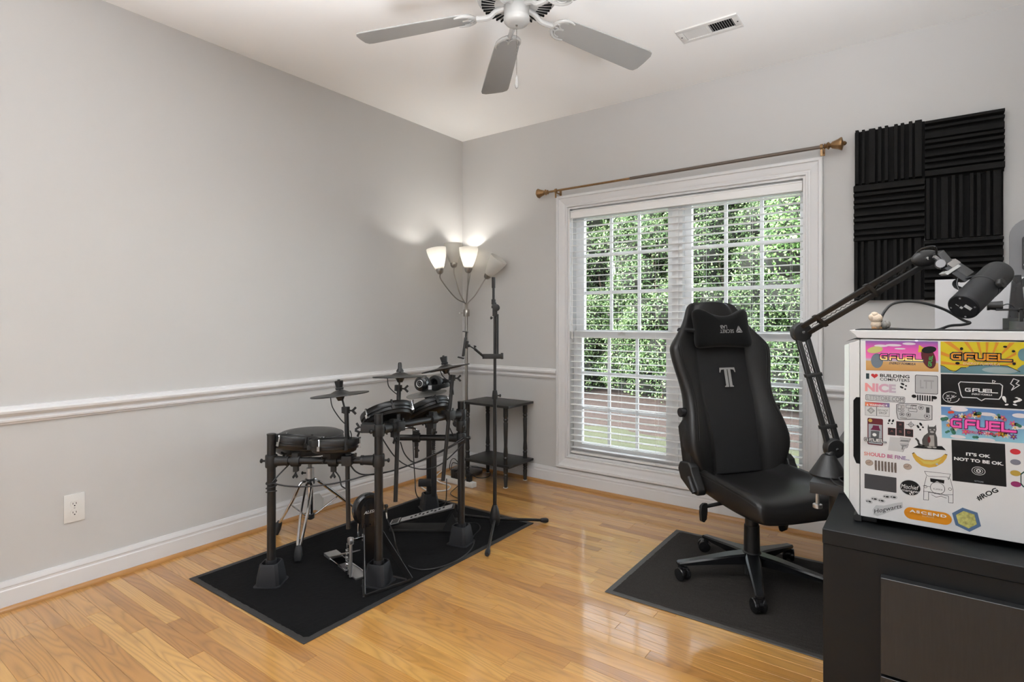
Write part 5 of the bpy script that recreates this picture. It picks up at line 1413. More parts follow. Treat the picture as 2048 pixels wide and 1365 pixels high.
# ================================================================== black cabinet that carries the computer
cab_m = M('black_cabinet', (0.0070, 0.0078, 0.0085), 0.45, spec=0.25, var=0.2, scale=10, stretch=(1, 1, 1), bump=0.05, bscale=150)
grain_m = M('black_oak_grain', (0.016, 0.0165, 0.017), 0.33, var=0.35, scale=26, stretch=(9, 9, 0.7), bump=0.25, bscale=60)
cb = thing('cabinet', 'low black cabinet in the foreground carrying the white computer', 'cabinet', (3.30, -1.88, 0))
mb = MB(); mb.box((2.937, -2.056, 0.0), (3.66, -1.716, 0.684)); part(mb, 'carcass', cab_m, cb, bev=0.0015, seg=1)
mb = MB(); mb.box((2.936, -2.060, 0.684), (3.662, -1.714, 0.720)); part(mb, 'cabinet_top', cab_m, cb, bev=0.0015, seg=1)
mb = MB(); mb.box((3.055, -2.080, 0.422), (3.655, -2.056, 0.640)); part(mb, 'drawer_front', grain_m, cb, bev=0.0012, seg=1)
mb = MB(); mb.box((3.055, -2.080, 0.195), (3.655, -2.056, 0.416)); part(mb, 'drawer_front', grain_m, cb, bev=0.0012, seg=1)

# ================================================================== white computer tower
pc_white = M('white_case_paint', (0.525, 0.527, 0.525), 0.42, var=0.02)
pc_mint = M('tinted_white_strip', (0.60, 0.66, 0.63), 0.25, var=0.02)
pct = thing('desktop_computer', 'white computer tower covered in stickers, on the black cabinet', 'computer', (3.24, -1.85, 0.72))
YP = -1.960
x0, x1 = 3.007, 3.470
YB = -1.735
mb = MB(); mb.box((x0, YP + 0.004, 0.737), (x1, YB, 1.178)); part(mb, 'case_body', pc_white, pct, bev=0.001, seg=1)
mb = MB(); mb.box((x0 + 0.0005, YP, 0.7375), (x1, YP + 0.0035, 1.1735)); part(mb, 'side_panel', pc_white, pct, bev=0.0008, seg=1)
mb = MB(); mb.prism([(2.983, 1.200), (x1, 1.200), (x1, 1.1805), (x0, 1.1805), (3.000, 1.1815), (2.996, 1.188)], (0, YP + 0.001, 0), X, Z, (0, YB - YP - 0.002, 0)); part(mb, 'top_panel', pc_white, pct, bev=0.001, seg=1)
mb = MB(); mb.box((2.995, YP + 0.02, 1.2002), (x1, YB - 0.02, 1.2022)); part(mb, 'top_dust_filter', plastic_m, pct, smooth=0)
# front fascia seen in profile: chamfered, with a recessed black grip
mb = MB(); mb.prism([(x0 - 0.001, 1.176), (2.990, 1.170), (2.9835, 1.168), (2.9835, 0.772), (3.002, 0.740), (x0 - 0.001, 0.7375)], (0, YP + 0.001, 0), X, Z, (0, YB - YP - 0.002, 0)); fa = part(mb, 'front_fascia', pc_white, pct, bev=0.001, seg=1)
mb = MB(); mb.prism([(2.983, 1.166), (2.973, 1.162), (2.9715, 0.790), (2.983, 0.772)], (0, YP + 0.003, 0), X, Z, (0, YB - YP - 0.006, 0)); part(mb, 'fascia_edge', pc_mint, fa, smooth=0)
mb = MB(); mb.prism([(x0 - 0.0005, 1.0325), (2.9985, 1.0325), (2.9925, 1.024), (2.9925, 0.884), (2.9985, 0.867), (x0 - 0.0005, 0.866)], (0, YP + 0.0004, 0), X, Z, (0, 0.004, 0)); part(mb, 'grip_recess', dark_m, fa, smooth=0)
mb = MB(); mb.prism([(2.9755, 1.171), (2.994, 1.1795), (3.006, 1.1785), (3.006, 1.1765), (2.994, 1.177)], (0, YP + 0.001, 0), X, Z, (0, 0.2, 0)); part(mb, 'fascia_gap', plastic_m, fa, smooth=0)
mb = MB(); mb.box((3.119, YP - 0.0002, 1.1755), (3.123, YP + 0.003, 1.1768)); part(mb, 'power_light', M('power_led', (0.8, 0.8, 1), 0.4, emit=(0.75, 0.75, 1.0), estr=5), pct, smooth=0)
for xx in (3.022, 3.42):
    for yy in (YP + 0.03, YB - 0.03):
        mb = MB(); mb.box((xx - 0.02, yy - 0.014, 0.7205), (xx + 0.02, yy + 0.014, 0.738)); part(mb, 'foot', plastic_m, pct, bev=0.004)
mb = MB(); mb.prism([(3.000, 0.740), (3.010, 0.738), (3.010, 0.7215), (2.994, 0.7215), (2.992, 0.734)], (0, YP + 0.004, 0), X, Z, (0, YB - YP - 0.01, 0)); part(mb, 'front_foot', plastic_m, pct, bev=0.001, seg=1)

# ---- stickers: thin printed sheets on the side panel; layer n lies n*0.25 mm proud
PCM = {}
def ink(name, col, rough=0.4):
    if name not in PCM:
        PCM[name] = M('ink_' + name, tuple(x * 0.75 for x in col), rough, var=0.04, scale=60, spec=0.25)
    return PCM[name]
K = ink('black', (0.006, 0.006, 0.0065), 0.6); Wt = ink('white', (0.78, 0.78, 0.77)); G5 = ink('grey', (0.42, 0.42, 0.42)); G3 = ink('dark_grey', (0.05, 0.05, 0.052))
LY = 0.00025
def flatp(polys, name, mat, parent, layer, label=None):
    mb = MB()
    for p in polys:
        mb.prism(p, (0, YP - LY * (layer - 1) - 0.00005, 0), X, Z, (0, -LY, 0))
    return part(mb, name, mat, parent, smooth=0, label=label)
def el(c_, ru, rv, n=20, a0=0.0, rot=0.0):
    out = []
    for k in range(n):
        a = 2 * math.pi * k / n + a0
        x, y_ = ru * math.cos(a), rv * math.sin(a)
        out.append((c_[0] + x * math.cos(rot) - y_ * math.sin(rot), c_[1] + x * math.sin(rot) + y_ * math.cos(rot)))
    return out
def rr(p0, p1, r, n=4):
    (a, b_), (c_, d) = p0, p1
    a, c_ = min(a, c_), max(a, c_); b_, d = min(b_, d), max(b_, d)
    out = []
    for cx, cy, s0 in ((c_ - r, d - r, 0), (a + r, d - r, 90), (a + r, b_ + r, 180), (c_ - r, b_ + r, 270)):
        for k in range(n + 1):
            t = R(s0 + 90 * k / n)
            out.append((cx + r * math.cos(t), cy + r * math.sin(t)))
    return out
def line(pts, w_, closed=False):
    """thin quads along a polyline"""
    out = []
    P = [V((p[0], p[1])) for p in pts]
    m = len(P)
    for i in range(m if closed else m - 1):
        a, b_ = P[i], P[(i + 1) % m]
        d = (b_ - a)
        if d.length < 1e-7:
            continue
        d.normalize()
        n_ = V((-d.y, d.x)) * w_ / 2
        e = d * w_ * 0.35
        out.append([tuple(a - e - n_), tuple(b_ + e - n_), tuple(b_ + e + n_), tuple(a - e + n_)])
    return out
def word(body, p0, p1, mat, parent, layer, name='lettering', ang=0.0, **kw):
    """word filling the box whose lower-left corner is p0 and upper-right p1 (before rotation)"""
    w_, h_ = abs(p1[0] - p0[0]), abs(p1[1] - p0[1])
    vs_, fs = text_fit(body, w_, h_, **kw)
    mb = MB()
    ca, sa = math.cos(ang), math.sin(ang)
    put_flat(mb, vs_, fs, (p0[0], YP - LY * layer - 0.0001, p0[1]), X * ca + Z * sa, -X * sa + Z * ca)
    return flat_part(mb, name, mat, parent)
def sticker(poly, mat, label=None, layer=1):
    return flatp([poly], 'sticker', mat, pct, layer, label)
GF = {'G': [[(1, .8), (.25, .8), (.2, .7), (.2, .3), (.25, .2), (.8, .2), (.8, .42), (.5, .42), (.5, .58), (1, .58), (1, 0), (.2, 0), (0, .2), (0, .8), (.2, 1), (1, 1)]],
      'F': [[(0, 0), (.22, 0), (.22, .38), (.9, .38), (.9, .58), (.22, .58), (.22, .80), (1, .80), (1, 1), (.12, 1), (0, .88)]],
      'U': [[(0, 1), (.22, 1), (.22, .28), (.30, .2), (.72, .2), (.80, .28), (.80, 1), (1, 1), (1, .15), (.85, 0), (.15, 0), (0, .15)]],
      'E': [[(0, 0), (1, 0), (1, .2), (.22, .2), (.22, .40), (.95, .40), (.95, .60), (.22, .60), (.22, .80), (1, .80), (1, 1), (0, 1)]],
      'L': [[(0, 1), (.22, 1), (.22, .2), (1.3, .2), (1.3, 0), (0, 0)]]}
def gfuel(p0, p1, mat, parent, layer, outline=None, ow=0.0018):
    """block wordmark, letters drawn as polygons"""
    x, z = p0
    w_, h_ = p1[0] - p0[0], p1[1] - p0[1]
    adv = [('G', 0.0), ('F', 1.30), ('U', 2.36), ('E', 3.42), ('L', 4.48)]
    tot = 4.48 + 1.3
    polys, outs = [], []
    for ch_, a in adv:
        for pl in GF[ch_]:
            q = [(x + (a + p[0]) / tot * w_, z + p[1] * h_) for p in pl]
            polys.append(q)
            outs += line(q, ow * 2, True)
    if outline:
        flatp(outs, 'letter_outline', outline, parent, layer)
        layer += 1
    return flatp(polys, 'wordmark', mat, parent, layer)

# 1 sunset banner
a, b_ = (3.0183, 1.1008), (3.1617, 1.1771)
s1 = sticker([(3.0183, 1.1740), (3.1617, 1.1753), (3.1627, 1.1048), (3.0194, 1.1009)], Mgrad('ink_sunset', [(0.0, (0.40, 0.20, 0.05)), (0.30, (0.45, 0.26, 0.08)), (0.34, (0.35, 0.36, 0.42)), (0.42, (0.62, 0.12, 0.32)), (0.72, (0.55, 0.06, 0.30)), (1.0, (0.10, 0.06, 0.25))], a[1] - 0.72, b_[1] - 0.72), 'sticker with a pink sunset and block letters')
flatp([el((3.0758, 1.1644), 0.016, 0.0028), el((3.1065, 1.1687), 0.013, 0.003), el((3.0888, 1.1563), 0.011, 0.002), el((3.0505, 1.1625), 0.014, 0.003)], 'clouds', ink('cloud', (0.70, 0.62, 0.68)), s1, 2)
flatp([el((3.0423, 1.1254), 0.0125, 0.018), ], 'bottle_shape', ink('steel_blue', (0.16, 0.20, 0.24)), s1, 2)
flatp([el((3.0382, 1.1523), 0.0165, 0.008, rot=0.2)], 'yellow_cap', ink('pale_yellow', (0.55, 0.52, 0.18)), s1, 3)
flatp([el((3.1439, 1.1367), 0.013, 0.026, rot=0.25)], 'dark_cap', ink('red_black', (0.10, 0.012, 0.016)), s1, 2)
flatp([[(3.1258, 1.1668), (3.1363, 1.1588), (3.1344, 1.1493), (3.1239, 1.1490)]], 'hill', ink('sun_yellow', (0.62, 0.45, 0.03)), s1, 2)
flatp([el((3.1449, 1.1555), 0.014, 0.008, rot=0.2)], 'black_brim', K, s1, 3)
gfuel((3.0485, 1.1281), (3.1335, 1.1428), Mgrad('ink_hot_wordmark', [(0.0, (0.75, 0.70, 0.25)), (0.45, (0.80, 0.45, 0.12)), (0.6, (0.65, 0.05, 0.25)), (1.0, (0.55, 0.03, 0.35))], (3.0485, 1.1269)[1] - 0.72, (3.0485, 1.1440)[1] - 0.72), s1, 3, ink('slate', (0.08, 0.10, 0.13)))
word('ENERGY FORMULA', (3.0668, 1.1179), (3.1191, 1.1234), ink('slate', (0.08, 0.10, 0.13)), s1, 3, shear=0.3, bold=0.01)
word('GFUEL', (3.1496, 1.1158), (3.1756, 1.1229), ink('green', (0.05, 0.45, 0.10)), s1, 5, ang=R(84), bold=0.02)

# 2 yellow banner with orange rays and teal waves
s2 = sticker([(3.1664, 1.1754), (3.3205, 1.1771), (3.3205, 1.1056), (3.1664, 1.1027)], ink('banana_yellow', (0.62, 0.50, 0.015)), 'yellow sticker with orange rays and block letters')
o_ = (3.2475, 1.1194)
rays = []
for ang in (14, 33, 52, 71, 88, 104, 122, 141, 160, 175):
    q = []
    for t in (ang - 2.6, ang + 2.6):
        dx, dz = math.cos(R(t)), math.sin(R(t))
        zt = (3.2475, 1.1755)[1]
        k = (zt - o_[1]) / dz if dz > 0.05 else 9
        k = min(k, (3.298 - o_[0]) / dx if dx > 0 else 9, ((3.1673, 1.1562)[0] - o_[0]) / dx if dx < 0 else 9)
        q.append((o_[0] + dx * k, o_[1] + dz * k))
    rays.append([(o_[0] + math.cos(R(ang)) * 0.012, o_[1] + math.sin(R(ang)) * 0.004), q[0], q[1]])
flatp(rays, 'rays', ink('orange', (0.62, 0.25, 0.02)), s2, 2)
teal = ink('teal', (0.12, 0.24, 0.27)); teal2 = ink('light_teal', (0.30, 0.38, 0.38))
flatp([[(3.1664, 1.1190), (3.1728, 1.1169), (3.1820, 1.1093), (3.1911, 1.1063), (3.1911, 1.1034), (3.1664, 1.1027)], [(3.1893, 1.1051), (3.2037, 1.1161), (3.2126, 1.1166), (3.2179, 1.1202), (3.2371, 1.1234), (3.2629, 1.1246), (3.2838, 1.1234), (3.2995, 1.1154), (3.3093, 1.1083), (3.3093, 1.1061), (3.1893, 1.1028)], [(3.2995, 1.1176), (3.3076, 1.1267), (3.3189, 1.1305), (3.3189, 1.1066), (3.3093, 1.1061)], el((3.3109, 1.1497), 0.010, 0.014)], 'waves', teal, s2, 3)
flatp([el((3.2705, 1.1139), 0.030, 0.007)], 'wave_crest', teal2, s2, 4)
flatp(line([(3.1664, 1.1201), (3.1728, 1.1181), (3.1838, 1.1094), (3.1947, 1.1076), (3.2037, 1.1167), (3.2126, 1.1171)], 0.0012) + line([(3.2179, 1.1208), (3.2371, 1.1240), (3.2629, 1.1252), (3.2838, 1.1239), (3.3044, 1.1124)], 0.0012) + [el((3.1974, 1.1262), 0.004, 0.003), el((3.2797, 1.1663), 0.0035, 0.0022), el((3.2937, 1.1568), 0.003, 0.0025), el((3.2946, 1.1294), 0.003, 0.003), el((3.2046, 1.1597), 0.003, 0.0035)], 'ink_lines', K, s2, 5)
gfuel((3.1856, 1.1343), (3.2913, 1.1499), ink('amber', (0.70, 0.28, 0.02)), s2, 5, ink('navy', (0.03, 0.05, 0.07)), 0.0022)
word('ENERGY FORMULA', (3.2072, 1.1237), (3.2705, 1.1295), ink('peach', (0.80, 0.48, 0.30)), s2, 6, shear=0.25, bold=0.008)

# 3 black banner
s3 = sticker([(3.1668, 1.0998), (3.3205, 1.1035), (3.3205, 1.0309), (3.1673, 1.0282)], K, 'black sticker with a white speech bubble around block letters')
fr = [(3.2028, 1.0840), (3.2081, 1.0838), (3.2713, 1.0840), (3.2755, 1.0798), (3.2738, 1.0575), (3.2696, 1.0494), (3.2458, 1.0486), (3.2397, 1.0436), (3.2319, 1.0492), (3.2063, 1.0488), (3.2037, 1.0543), (3.1992, 1.0792)]
wl = line(fr, 0.0017, True)
bolt = [(3.2937, 1.0964), (3.3028, 1.0926), (3.2978, 1.0857), (3.3036, 1.0828), (3.2904, 1.0709), (3.2946, 1.0800), (3.2888, 1.0851)]
wl += line(bolt, 0.0015, True)
sm = (3.1856, 1.0472)
wl += line(el(sm, 0.0150, 0.0125, 24, 0.9)[:-3], 0.0013)
for dx in (-0.0055, 0.0035):
    for sg in (-1, 1):
        wl += line([(sm[0] + dx - 0.0026, sm[1] + 0.0025 - 0.0022 * sg), (sm[0] + dx + 0.0026, sm[1] + 0.0025 + 0.0022 * sg)], 0.0009)
wl += line([(sm[0] - 0.010, sm[1] - 0.003), (sm[0], sm[1] - 0.0025), (sm[0] + 0.0095, sm[1] + 0.003)], 0.0009) + line([(sm[0] - 0.006, sm[1] - 0.003), (sm[0] - 0.0058, sm[1] - 0.0085), (sm[0] - 0.003, sm[1] - 0.0100), (sm[0] - 0.0005, sm[1] - 0.0080), (sm[0] - 0.0005, sm[1] - 0.003)], 0.0009)
wl += line([(3.2586, 1.0909), (3.2637, 1.0890), (3.2586, 1.0831)], 0.0011, True)
flatp(wl, 'white_marks', Wt, s3, 2)
gfuel((3.2108, 1.0623), (3.2679, 1.0708), Wt, s3, 3)
word('!', (3.2797, 1.0359), (3.2863, 1.0569), Wt, s3, 3, ang=0.30, bold=0.0)
word('?', (3.2913, 1.0391), (3.3044, 1.0578), Wt, s3, 3, ang=-0.25, bold=0.0)
word('ENERGY FORMULA', (3.2223, 1.0558), (3.2578, 1.0597), Wt, s3, 3, shear=0.3, bold=0.01)

# 4 blue floral banner
s4 = sticker([(3.1673, 1.0242), (3.3205, 1.0276), (3.3205, 0.9572), (3.1691, 0.9517)], Mgrad('ink_sky_blue', [(0, (0.20, 0.42, 0.50)), (1, (0.07, 0.17, 0.36))], (3.1673, 0.9468)[1] - 0.72, (3.1673, 1.0189)[1] - 0.72), 'blue sky sticker with pink block letters among flowers')
flatp([el((3.2001, 1.0208), 0.016, 0.0055), el((3.2492, 1.0141), 0.015, 0.004), el((3.1710, 1.0007), 0.009, 0.004), el((3.1983, 0.9575), 0.014, 0.004), el((3.3044, 1.0163), 0.013, 0.005), el((3.2484, 0.9569), 0.015, 0.0035), el((3.3044, 0.9911), 0.010, 0.004)], 'clouds', ink('cloud_white', (0.72, 0.68, 0.70)), s4, 2)
frng = random.Random(4)
for nm, col, pts in (('pink_flowers', (0.62, 0.10, 0.22), [(3.2197, 1.0090), (3.2755, 1.0090), (3.2788, 1.0049), (3.2117, 0.9706), (3.2929, 0.9976), (3.2108, 1.0047)]), ('orange_flowers', (0.62, 0.20, 0.03), [(3.1811, 0.9820), (3.2345, 1.0093), (3.2755, 0.9724), (3.2713, 0.9730)]), ('white_flowers', (0.72, 0.66, 0.60), [(3.1820, 0.9925), (3.1929, 0.9764), (3.2055, 1.0053), (3.2646, 1.0090), (3.2501, 0.9705), (3.2962, 0.9891), (3.2813, 0.9709), (3.2267, 1.0085)]), ('leaves', (0.04, 0.16, 0.10), [(3.1737, 0.9963), (3.1893, 0.9691), (3.2595, 0.9694), (3.3011, 0.9952), (3.2696, 1.0117), (3.2328, 1.0137), (3.1792, 0.9668), (3.2293, 0.9602)]), ('purple_flowers', (0.16, 0.03, 0.18), [(3.1947, 1.0031), (3.2838, 0.9789), (3.2371, 0.9713), (3.2937, 0.9691), (3.2276, 1.0154)]), ('red_butterfly', (0.60, 0.06, 0.02), [(3.1856, 1.0125)])):
    for p in pts:
        r_ = 0.0062 * frng.uniform(.8, 1.3); a0 = frng.uniform(0, 6); npet = {'leaves': 2, 'red_butterfly': 2}.get(nm, 6)
        flatp([[(p[0] + r_ * (0.72 + 0.28 * math.cos(npet * t)) * math.cos(t + a0), p[1] + r_ * (0.72 + 0.28 * math.cos(npet * t)) * math.sin(t + a0)) for t in [2 * math.pi * k / 30 for k in range(30)]]], 'flower' if npet == 6 else 'leaf_sprig', ink(nm, col), s4, 3)
        if npet == 6:
            flatp([el(p, r_ * 0.25, r_ * 0.25, 8)], 'flower_eye', ink('sun_yellow', (0.62, 0.45, 0.03)), s4, 4)
gfuel((3.1847, 0.9784), (3.2987, 0.9992), ink('hot_pink', (0.90, 0.11, 0.42)), s4, 6, ink('plum', (0.20, 0.015, 0.13)), 0.0015)

word('ENERGY FORMULA', (3.2090, 0.9680), (3.2713, 0.9742), ink('crimson', (0.75, 0.03, 0.14)), s4, 7, shear=0.25, bold=0.008)

# 5 small print stickers of the left column
s5_ = sticker(rr((3.0162, 1.0731), (3.1104, 1.0945), 0.001), pc_white, 'I love building computers sticker')
word('I', (3.0194, 1.0798), (3.0262, 1.0934), ink('ink_green_black', (0.02, 0.04, 0.045)), s5_, 2, bold=0.06)
h_ = (3.0371, 1.0882)
heart = [(h_[0] + 0.0005 * 16 * math.sin(t) ** 3 * 0.9, h_[1] + 0.00042 * (13 * math.cos(t) - 5 * math.cos(2 * t) - 2 * math.cos(3 * t) - math.cos(4 * t))) for t in [2 * math.pi * k / 32 for k in range(32)]]
flatp([heart], 'heart', ink('red', (0.55, 0.035, 0.035)), s5_, 2)
word('BUILDING', (3.0485, 1.0858), (3.1075, 1.0938), K, s5_, 2, bold=0.025)
word('COMPUTERS', (3.0485, 1.0772), (3.1075, 1.0840), K, s5_, 2, bold=0.012)
s6 = sticker(rr((3.0162, 1.0448), (3.0838, 1.0714), 0.001), pc_white, 'NICE sticker in fading pink letters')
word('NICE', (3.0173, 1.0486), (3.0808, 1.0697), Mgrad('ink_pink_fade', [(0, (0.62, 0.22, 0.20)), (0.5, (0.50, 0.25, 0.32)), (1, (0.36, 0.33, 0.38))], (3.0173, 1.0523)[0] - 3.24, (3.0808, 1.0569)[0] - 3.24, axis=0), s6, 2, bold=0.05)
def feet(c_, sc, rot, parent=None, layer=1, mat=None):
    out = []
    for dx, dz in ((-0.0038, 0.0), (0.0038, 0.003)):
        for ox_, oz_, ra, rb in ((0, 0.003, 0.0024, 0.0042), (0.0004, -0.005, 0.0019, 0.0021)):
            x, z = (dx + ox_) * sc, (dz + oz_) * sc
            out.append(el((c_[0] + x * math.cos(rot) - z * math.sin(rot), c_[1] + x * math.sin(rot) + z * math.cos(rot)), ra * sc, rb * sc, 12, 0, rot))
    return flatp(out, 'footprint_sticker' if parent is None else 'footprints', mat or K, parent or pct, layer)
feet((3.0967, 1.0652), 1.0, 1.0); feet((3.0698, 0.9772), 0.9, -0.35); feet((3.1287, 0.9716), 1.0, 0.5)
s7 = sticker(rr((3.1181, 1.0513), (3.1617, 1.0953), 0.003), K, 'grey square sticker with faint block letters')
q = flatp([rr((3.1191, 1.0525), (3.1608, 1.0941), 0.0025)], 'grey_field', G5, s7, 2)
word('LTT', (3.1278, 1.0638), (3.1543, 1.0840), ink('mid_grey', (0.32, 0.32, 0.32)), s7, 3, bold=0.02)
s8 = sticker(rr((3.0183, 1.0263), (3.0987, 1.0412), 0.003), G3, 'outlined shop address sticker')
flatp([rr((3.0191, 1.0272), (3.0980, 1.0404), 0.0027)], 'white_field', ink('pale_grey', (0.52, 0.52, 0.52)), s8, 2)
word('LTTSTORE.COM', (3.0215, 1.0291), (3.0957, 1.0390), Mgrad('ink_grey_fade', [(0, (0.22, 0.22, 0.22)), (0.6, (0.14, 0.14, 0.14)), (1, (0.04, 0.04, 0.04))], (3.0215, 1.0278)[0] - 3.24, (3.0957, 1.0340)[0] - 3.24, axis=0), s8, 3, bold=0.0)
gr = [el((3.1162, 1.0440), 0.0048, 0.004), el((3.1552, 1.0436), 0.0048, 0.004)]
for k in range(7):
    a = (3.1220, 1.0385); b2_ = (3.1220, 1.0468)
    xx = a[0] + k * 0.0046
    dz = 0.0
    gr.append(rr((xx, a[1] - 0.004 + dz), (xx + 0.0028, b2_[1] + 0.001 + dz), 0.001))
flatp(gr, 'grille_sticker', K, pct, 1)
s9 = sticker([(3.0173, 1.0225), (3.0678, 1.0231), (3.0678, 0.9903), (3.0173, 0.9890)], K, 'warning sticker')
flatp([[(3.0178, 1.0119), (3.0410, 1.0122), (3.0410, 0.9901), (3.0178, 0.9895)], [(3.0421, 1.0123), (3.0673, 1.0129), (3.0673, 0.9910), (3.0421, 0.9902)]], 'white_fields', ink('paper', (0.62, 0.62, 0.61)), s9, 2)
flatp([[(3.0177, 1.0218), (3.0674, 1.0226), (3.0674, 1.0136), (3.0177, 1.0126)]], 'header_bar', Mgrad('ink_warning', [(0, (0.62, 0.16, 0.05)), (0.5, (0.42, 0.04, 0.06)), (1, (0.12, 0.13, 0.28))], (3.0173, 1.0225)[0] - 3.24, (3.0678, 1.0268)[0] - 3.24, axis=0), s9, 2)
word('WARNING', (3.0267, 1.0134), (3.0577, 1.0186), Wt, s9, 3, ang=0.0, bold=0.03)
dm = (3.0298, 1.0019)
flatp(line([(dm[0] - 0.0075, dm[1]), (dm[0], dm[1] + 0.0075), (dm[0] + 0.0075, dm[1]), (dm[0], dm[1] - 0.0075)], 0.0008, True) + line([(dm[0] - 0.005, dm[1]), (dm[0], dm[1] + 0.005), (dm[0] + 0.005, dm[1]), (dm[0], dm[1] - 0.005)], 0.0008, True) + line([(dm[0] - 0.001, dm[1] - 0.002), (dm[0] + 0.001, dm[1] + 0.002)], 0.0008), 'hazard_diamond', G3, s9, 3)
flatp([[(3.0204, 1.0135), (3.0225, 1.0186), (3.0248, 1.0135)], [(3.0592, 1.0151), (3.0614, 1.0201), (3.0637, 1.0152)]], 'warning_triangles', Wt, s9, 3)
word('DO NOT', (3.0443, 1.0021), (3.0648, 1.0070), G3, s9, 3, ang=0.0)
word('DROP', (3.0464, 0.9955), (3.0627, 1.0004), G3, s9, 3, ang=0.0)
# graphics-card line drawing
gp = [(3.0818, 1.0207), (3.0888, 1.0249), (3.1230, 1.0267), (3.1505, 1.0244), (3.1505, 0.9916), (3.1373, 0.9890), (3.1143, 0.9890), (3.0888, 0.9852), (3.0848, 0.9872), (3.0818, 1.0026)]
s10 = sticker(gp, ink('pale_grey', (0.52, 0.52, 0.52)), 'line drawing of a circuit board')
ll = line(gp, 0.0012, True)
for c_, r_ in (((3.0927, 0.9988), 0.0045), ((3.1055, 0.9989), 0.0045), ((3.1411, 0.9989), 0.0055), ((3.1297, 1.0178), 0.0048)):
    ll += line(el(c_, r_, r_, 12), 0.0007, True) + [el(c_, r_ * 0.35, r_ * 0.35, 8)]
    for k in range(5):
        t = 2 * math.pi * k / 5
        ll += line([(c_[0] + r_ * .35 * math.cos(t), c_[1] + r_ * .35 * math.sin(t)), (c_[0] + r_ * math.cos(t + .5), c_[1] + r_ * math.sin(t + .5))], 0.0006)
for a, b2_ in (((3.0848, 1.0113), (3.0908, 1.0203)), ((3.0927, 1.0121), (3.0967, 1.0208)), ((3.1006, 1.0152), (3.1104, 1.0220)), ((3.1133, 1.0140), (3.1201, 1.0205)), ((3.0848, 1.0053), (3.0908, 1.0107)), ((3.1055, 1.0073), (3.1220, 1.0136)), ((3.0927, 1.0060), (3.0967, 1.0100))):
    ll += line(rr(a, b2_, 0.0006, 1), 0.0007, True)
ll += [rr((3.1392, 1.0069), (3.1458, 1.0199), 0.0004, 1), rr((3.1104, 1.0214), (3.1220, 1.0230), 0.0002, 1), rr((3.0888, 0.9894), (3.1026, 0.9906), 0.0002, 1)]
flatp(ll, 'drawing', ink('graphite', (0.07, 0.07, 0.07)), s10, 2)
# maroon card with a shaker bottle
s11 = sticker(rr((3.0225, 0.9176), (3.0546, 0.9833), 0.003), ink('maroon', (0.13, 0.016, 0.022)), 'maroon trading-card sticker of a shaker bottle')
flatp([rr((3.0246, 0.9204), (3.0526, 0.9686), 0.001)], 'card_field', ink('cool_grey', (0.36, 0.39, 0.42)), s11, 2)
flatp([[(3.0298, 0.9519), (3.0474, 0.9527), (3.0454, 0.9292), (3.0288, 0.9295)]], 'bottle', ink('smoke', (0.10, 0.105, 0.11)), s11, 3)
flatp([[(3.0288, 0.9543), (3.0495, 0.9542), (3.0464, 0.9624), (3.0464, 0.9661), (3.0340, 0.9660), (3.0330, 0.9609)]], 'bottle_lid', ink('wine', (0.15, 0.012, 0.05)), s11, 4)
flatp([el((3.0371, 0.9429), 0.0042, 0.004)], 'bottle_badge', Wt, s11, 4)
flatp([el((3.0283, 0.9771), 0.0042, 0.0042)], 'coin', ink('gold', (0.55, 0.36, 0.08)), s11, 2)
gfuel((3.0162, 0.9261), (3.0607, 0.9336), Wt, s11, 6, G3, 0.0013)
# arrow keys
keys = []
for ch_, a, b2_ in (('W', (3.0818, 0.9639), (3.0967, 0.9806)), ('A', (3.0648, 0.9462), (3.0798, 0.9631)), ('S', (3.0818, 0.9470), (3.0967, 0.9638)), ('D', (3.0987, 0.9466), (3.1143, 0.9640))):
    s_ = sticker(rr((a[0] - 0.0005, a[1] - 0.0005), (b2_[0] + 0.0005, b2_[1] + 0.0005), 0.0006, 1), ink('salmon_glow', (0.45, 0.12, 0.10)))
    flatp([rr(a, b2_, 0.0005, 1)], 'key_face', ink('key_black', (0.020, 0.014, 0.015)), s_, 2)
    word(ch_, (a[0] + 0.005, (a[1] + b2_[1]) / 2 - 0.001), (a[0] + 0.0105, (a[1] + b2_[1]) / 2 + 0.004), ink('key_legend', (0.30, 0.10, 0.09)), s_, 3)
c_ = (3.1104, 0.9755)
flatp(line(el(c_, 0.0045, 0.0045, 16), 0.001, True) + line([(c_[0] - 0.0085, c_[1]), (c_[0] + 0.0085, c_[1])], 0.0009) + line([(c_[0], c_[1] - 0.0085), (c_[0], c_[1] + 0.0085)], 0.0009), 'crosshair_sticker', G3, pct, 1)
# tilted block monogram outline
tf = [(3.0688, 0.9418), (3.1094, 0.9414), (3.1065, 0.9320), (3.1036, 0.9197), (3.0977, 0.9183), (3.0947, 0.9077), (3.0648, 0.9085)]
s12 = sticker(tf, ink('pale_grey', (0.52, 0.52, 0.52)), 'pale grey sticker of stacked block letters')
flatp(line([(3.0888, 0.9418), (3.1094, 0.9414), (3.1065, 0.9344), (3.0888, 0.9334)], 0.0012) + line([(3.0888, 0.9274), (3.1055, 0.9277), (3.1026, 0.9196), (3.0977, 0.9183), (3.0947, 0.9089)], 0.001) + [[(3.0898, 0.9371), (3.1065, 0.9380), (3.1055, 0.9349), (3.0898, 0.9341)], [(3.0888, 0.9250), (3.1026, 0.9256), (3.1016, 0.9224), (3.0957, 0.9217), (3.0947, 0.9137), (3.0918, 0.9139), (3.0927, 0.9219)]], 'drawing', ink('faded_grey', (0.22, 0.22, 0.22)), s12, 2)
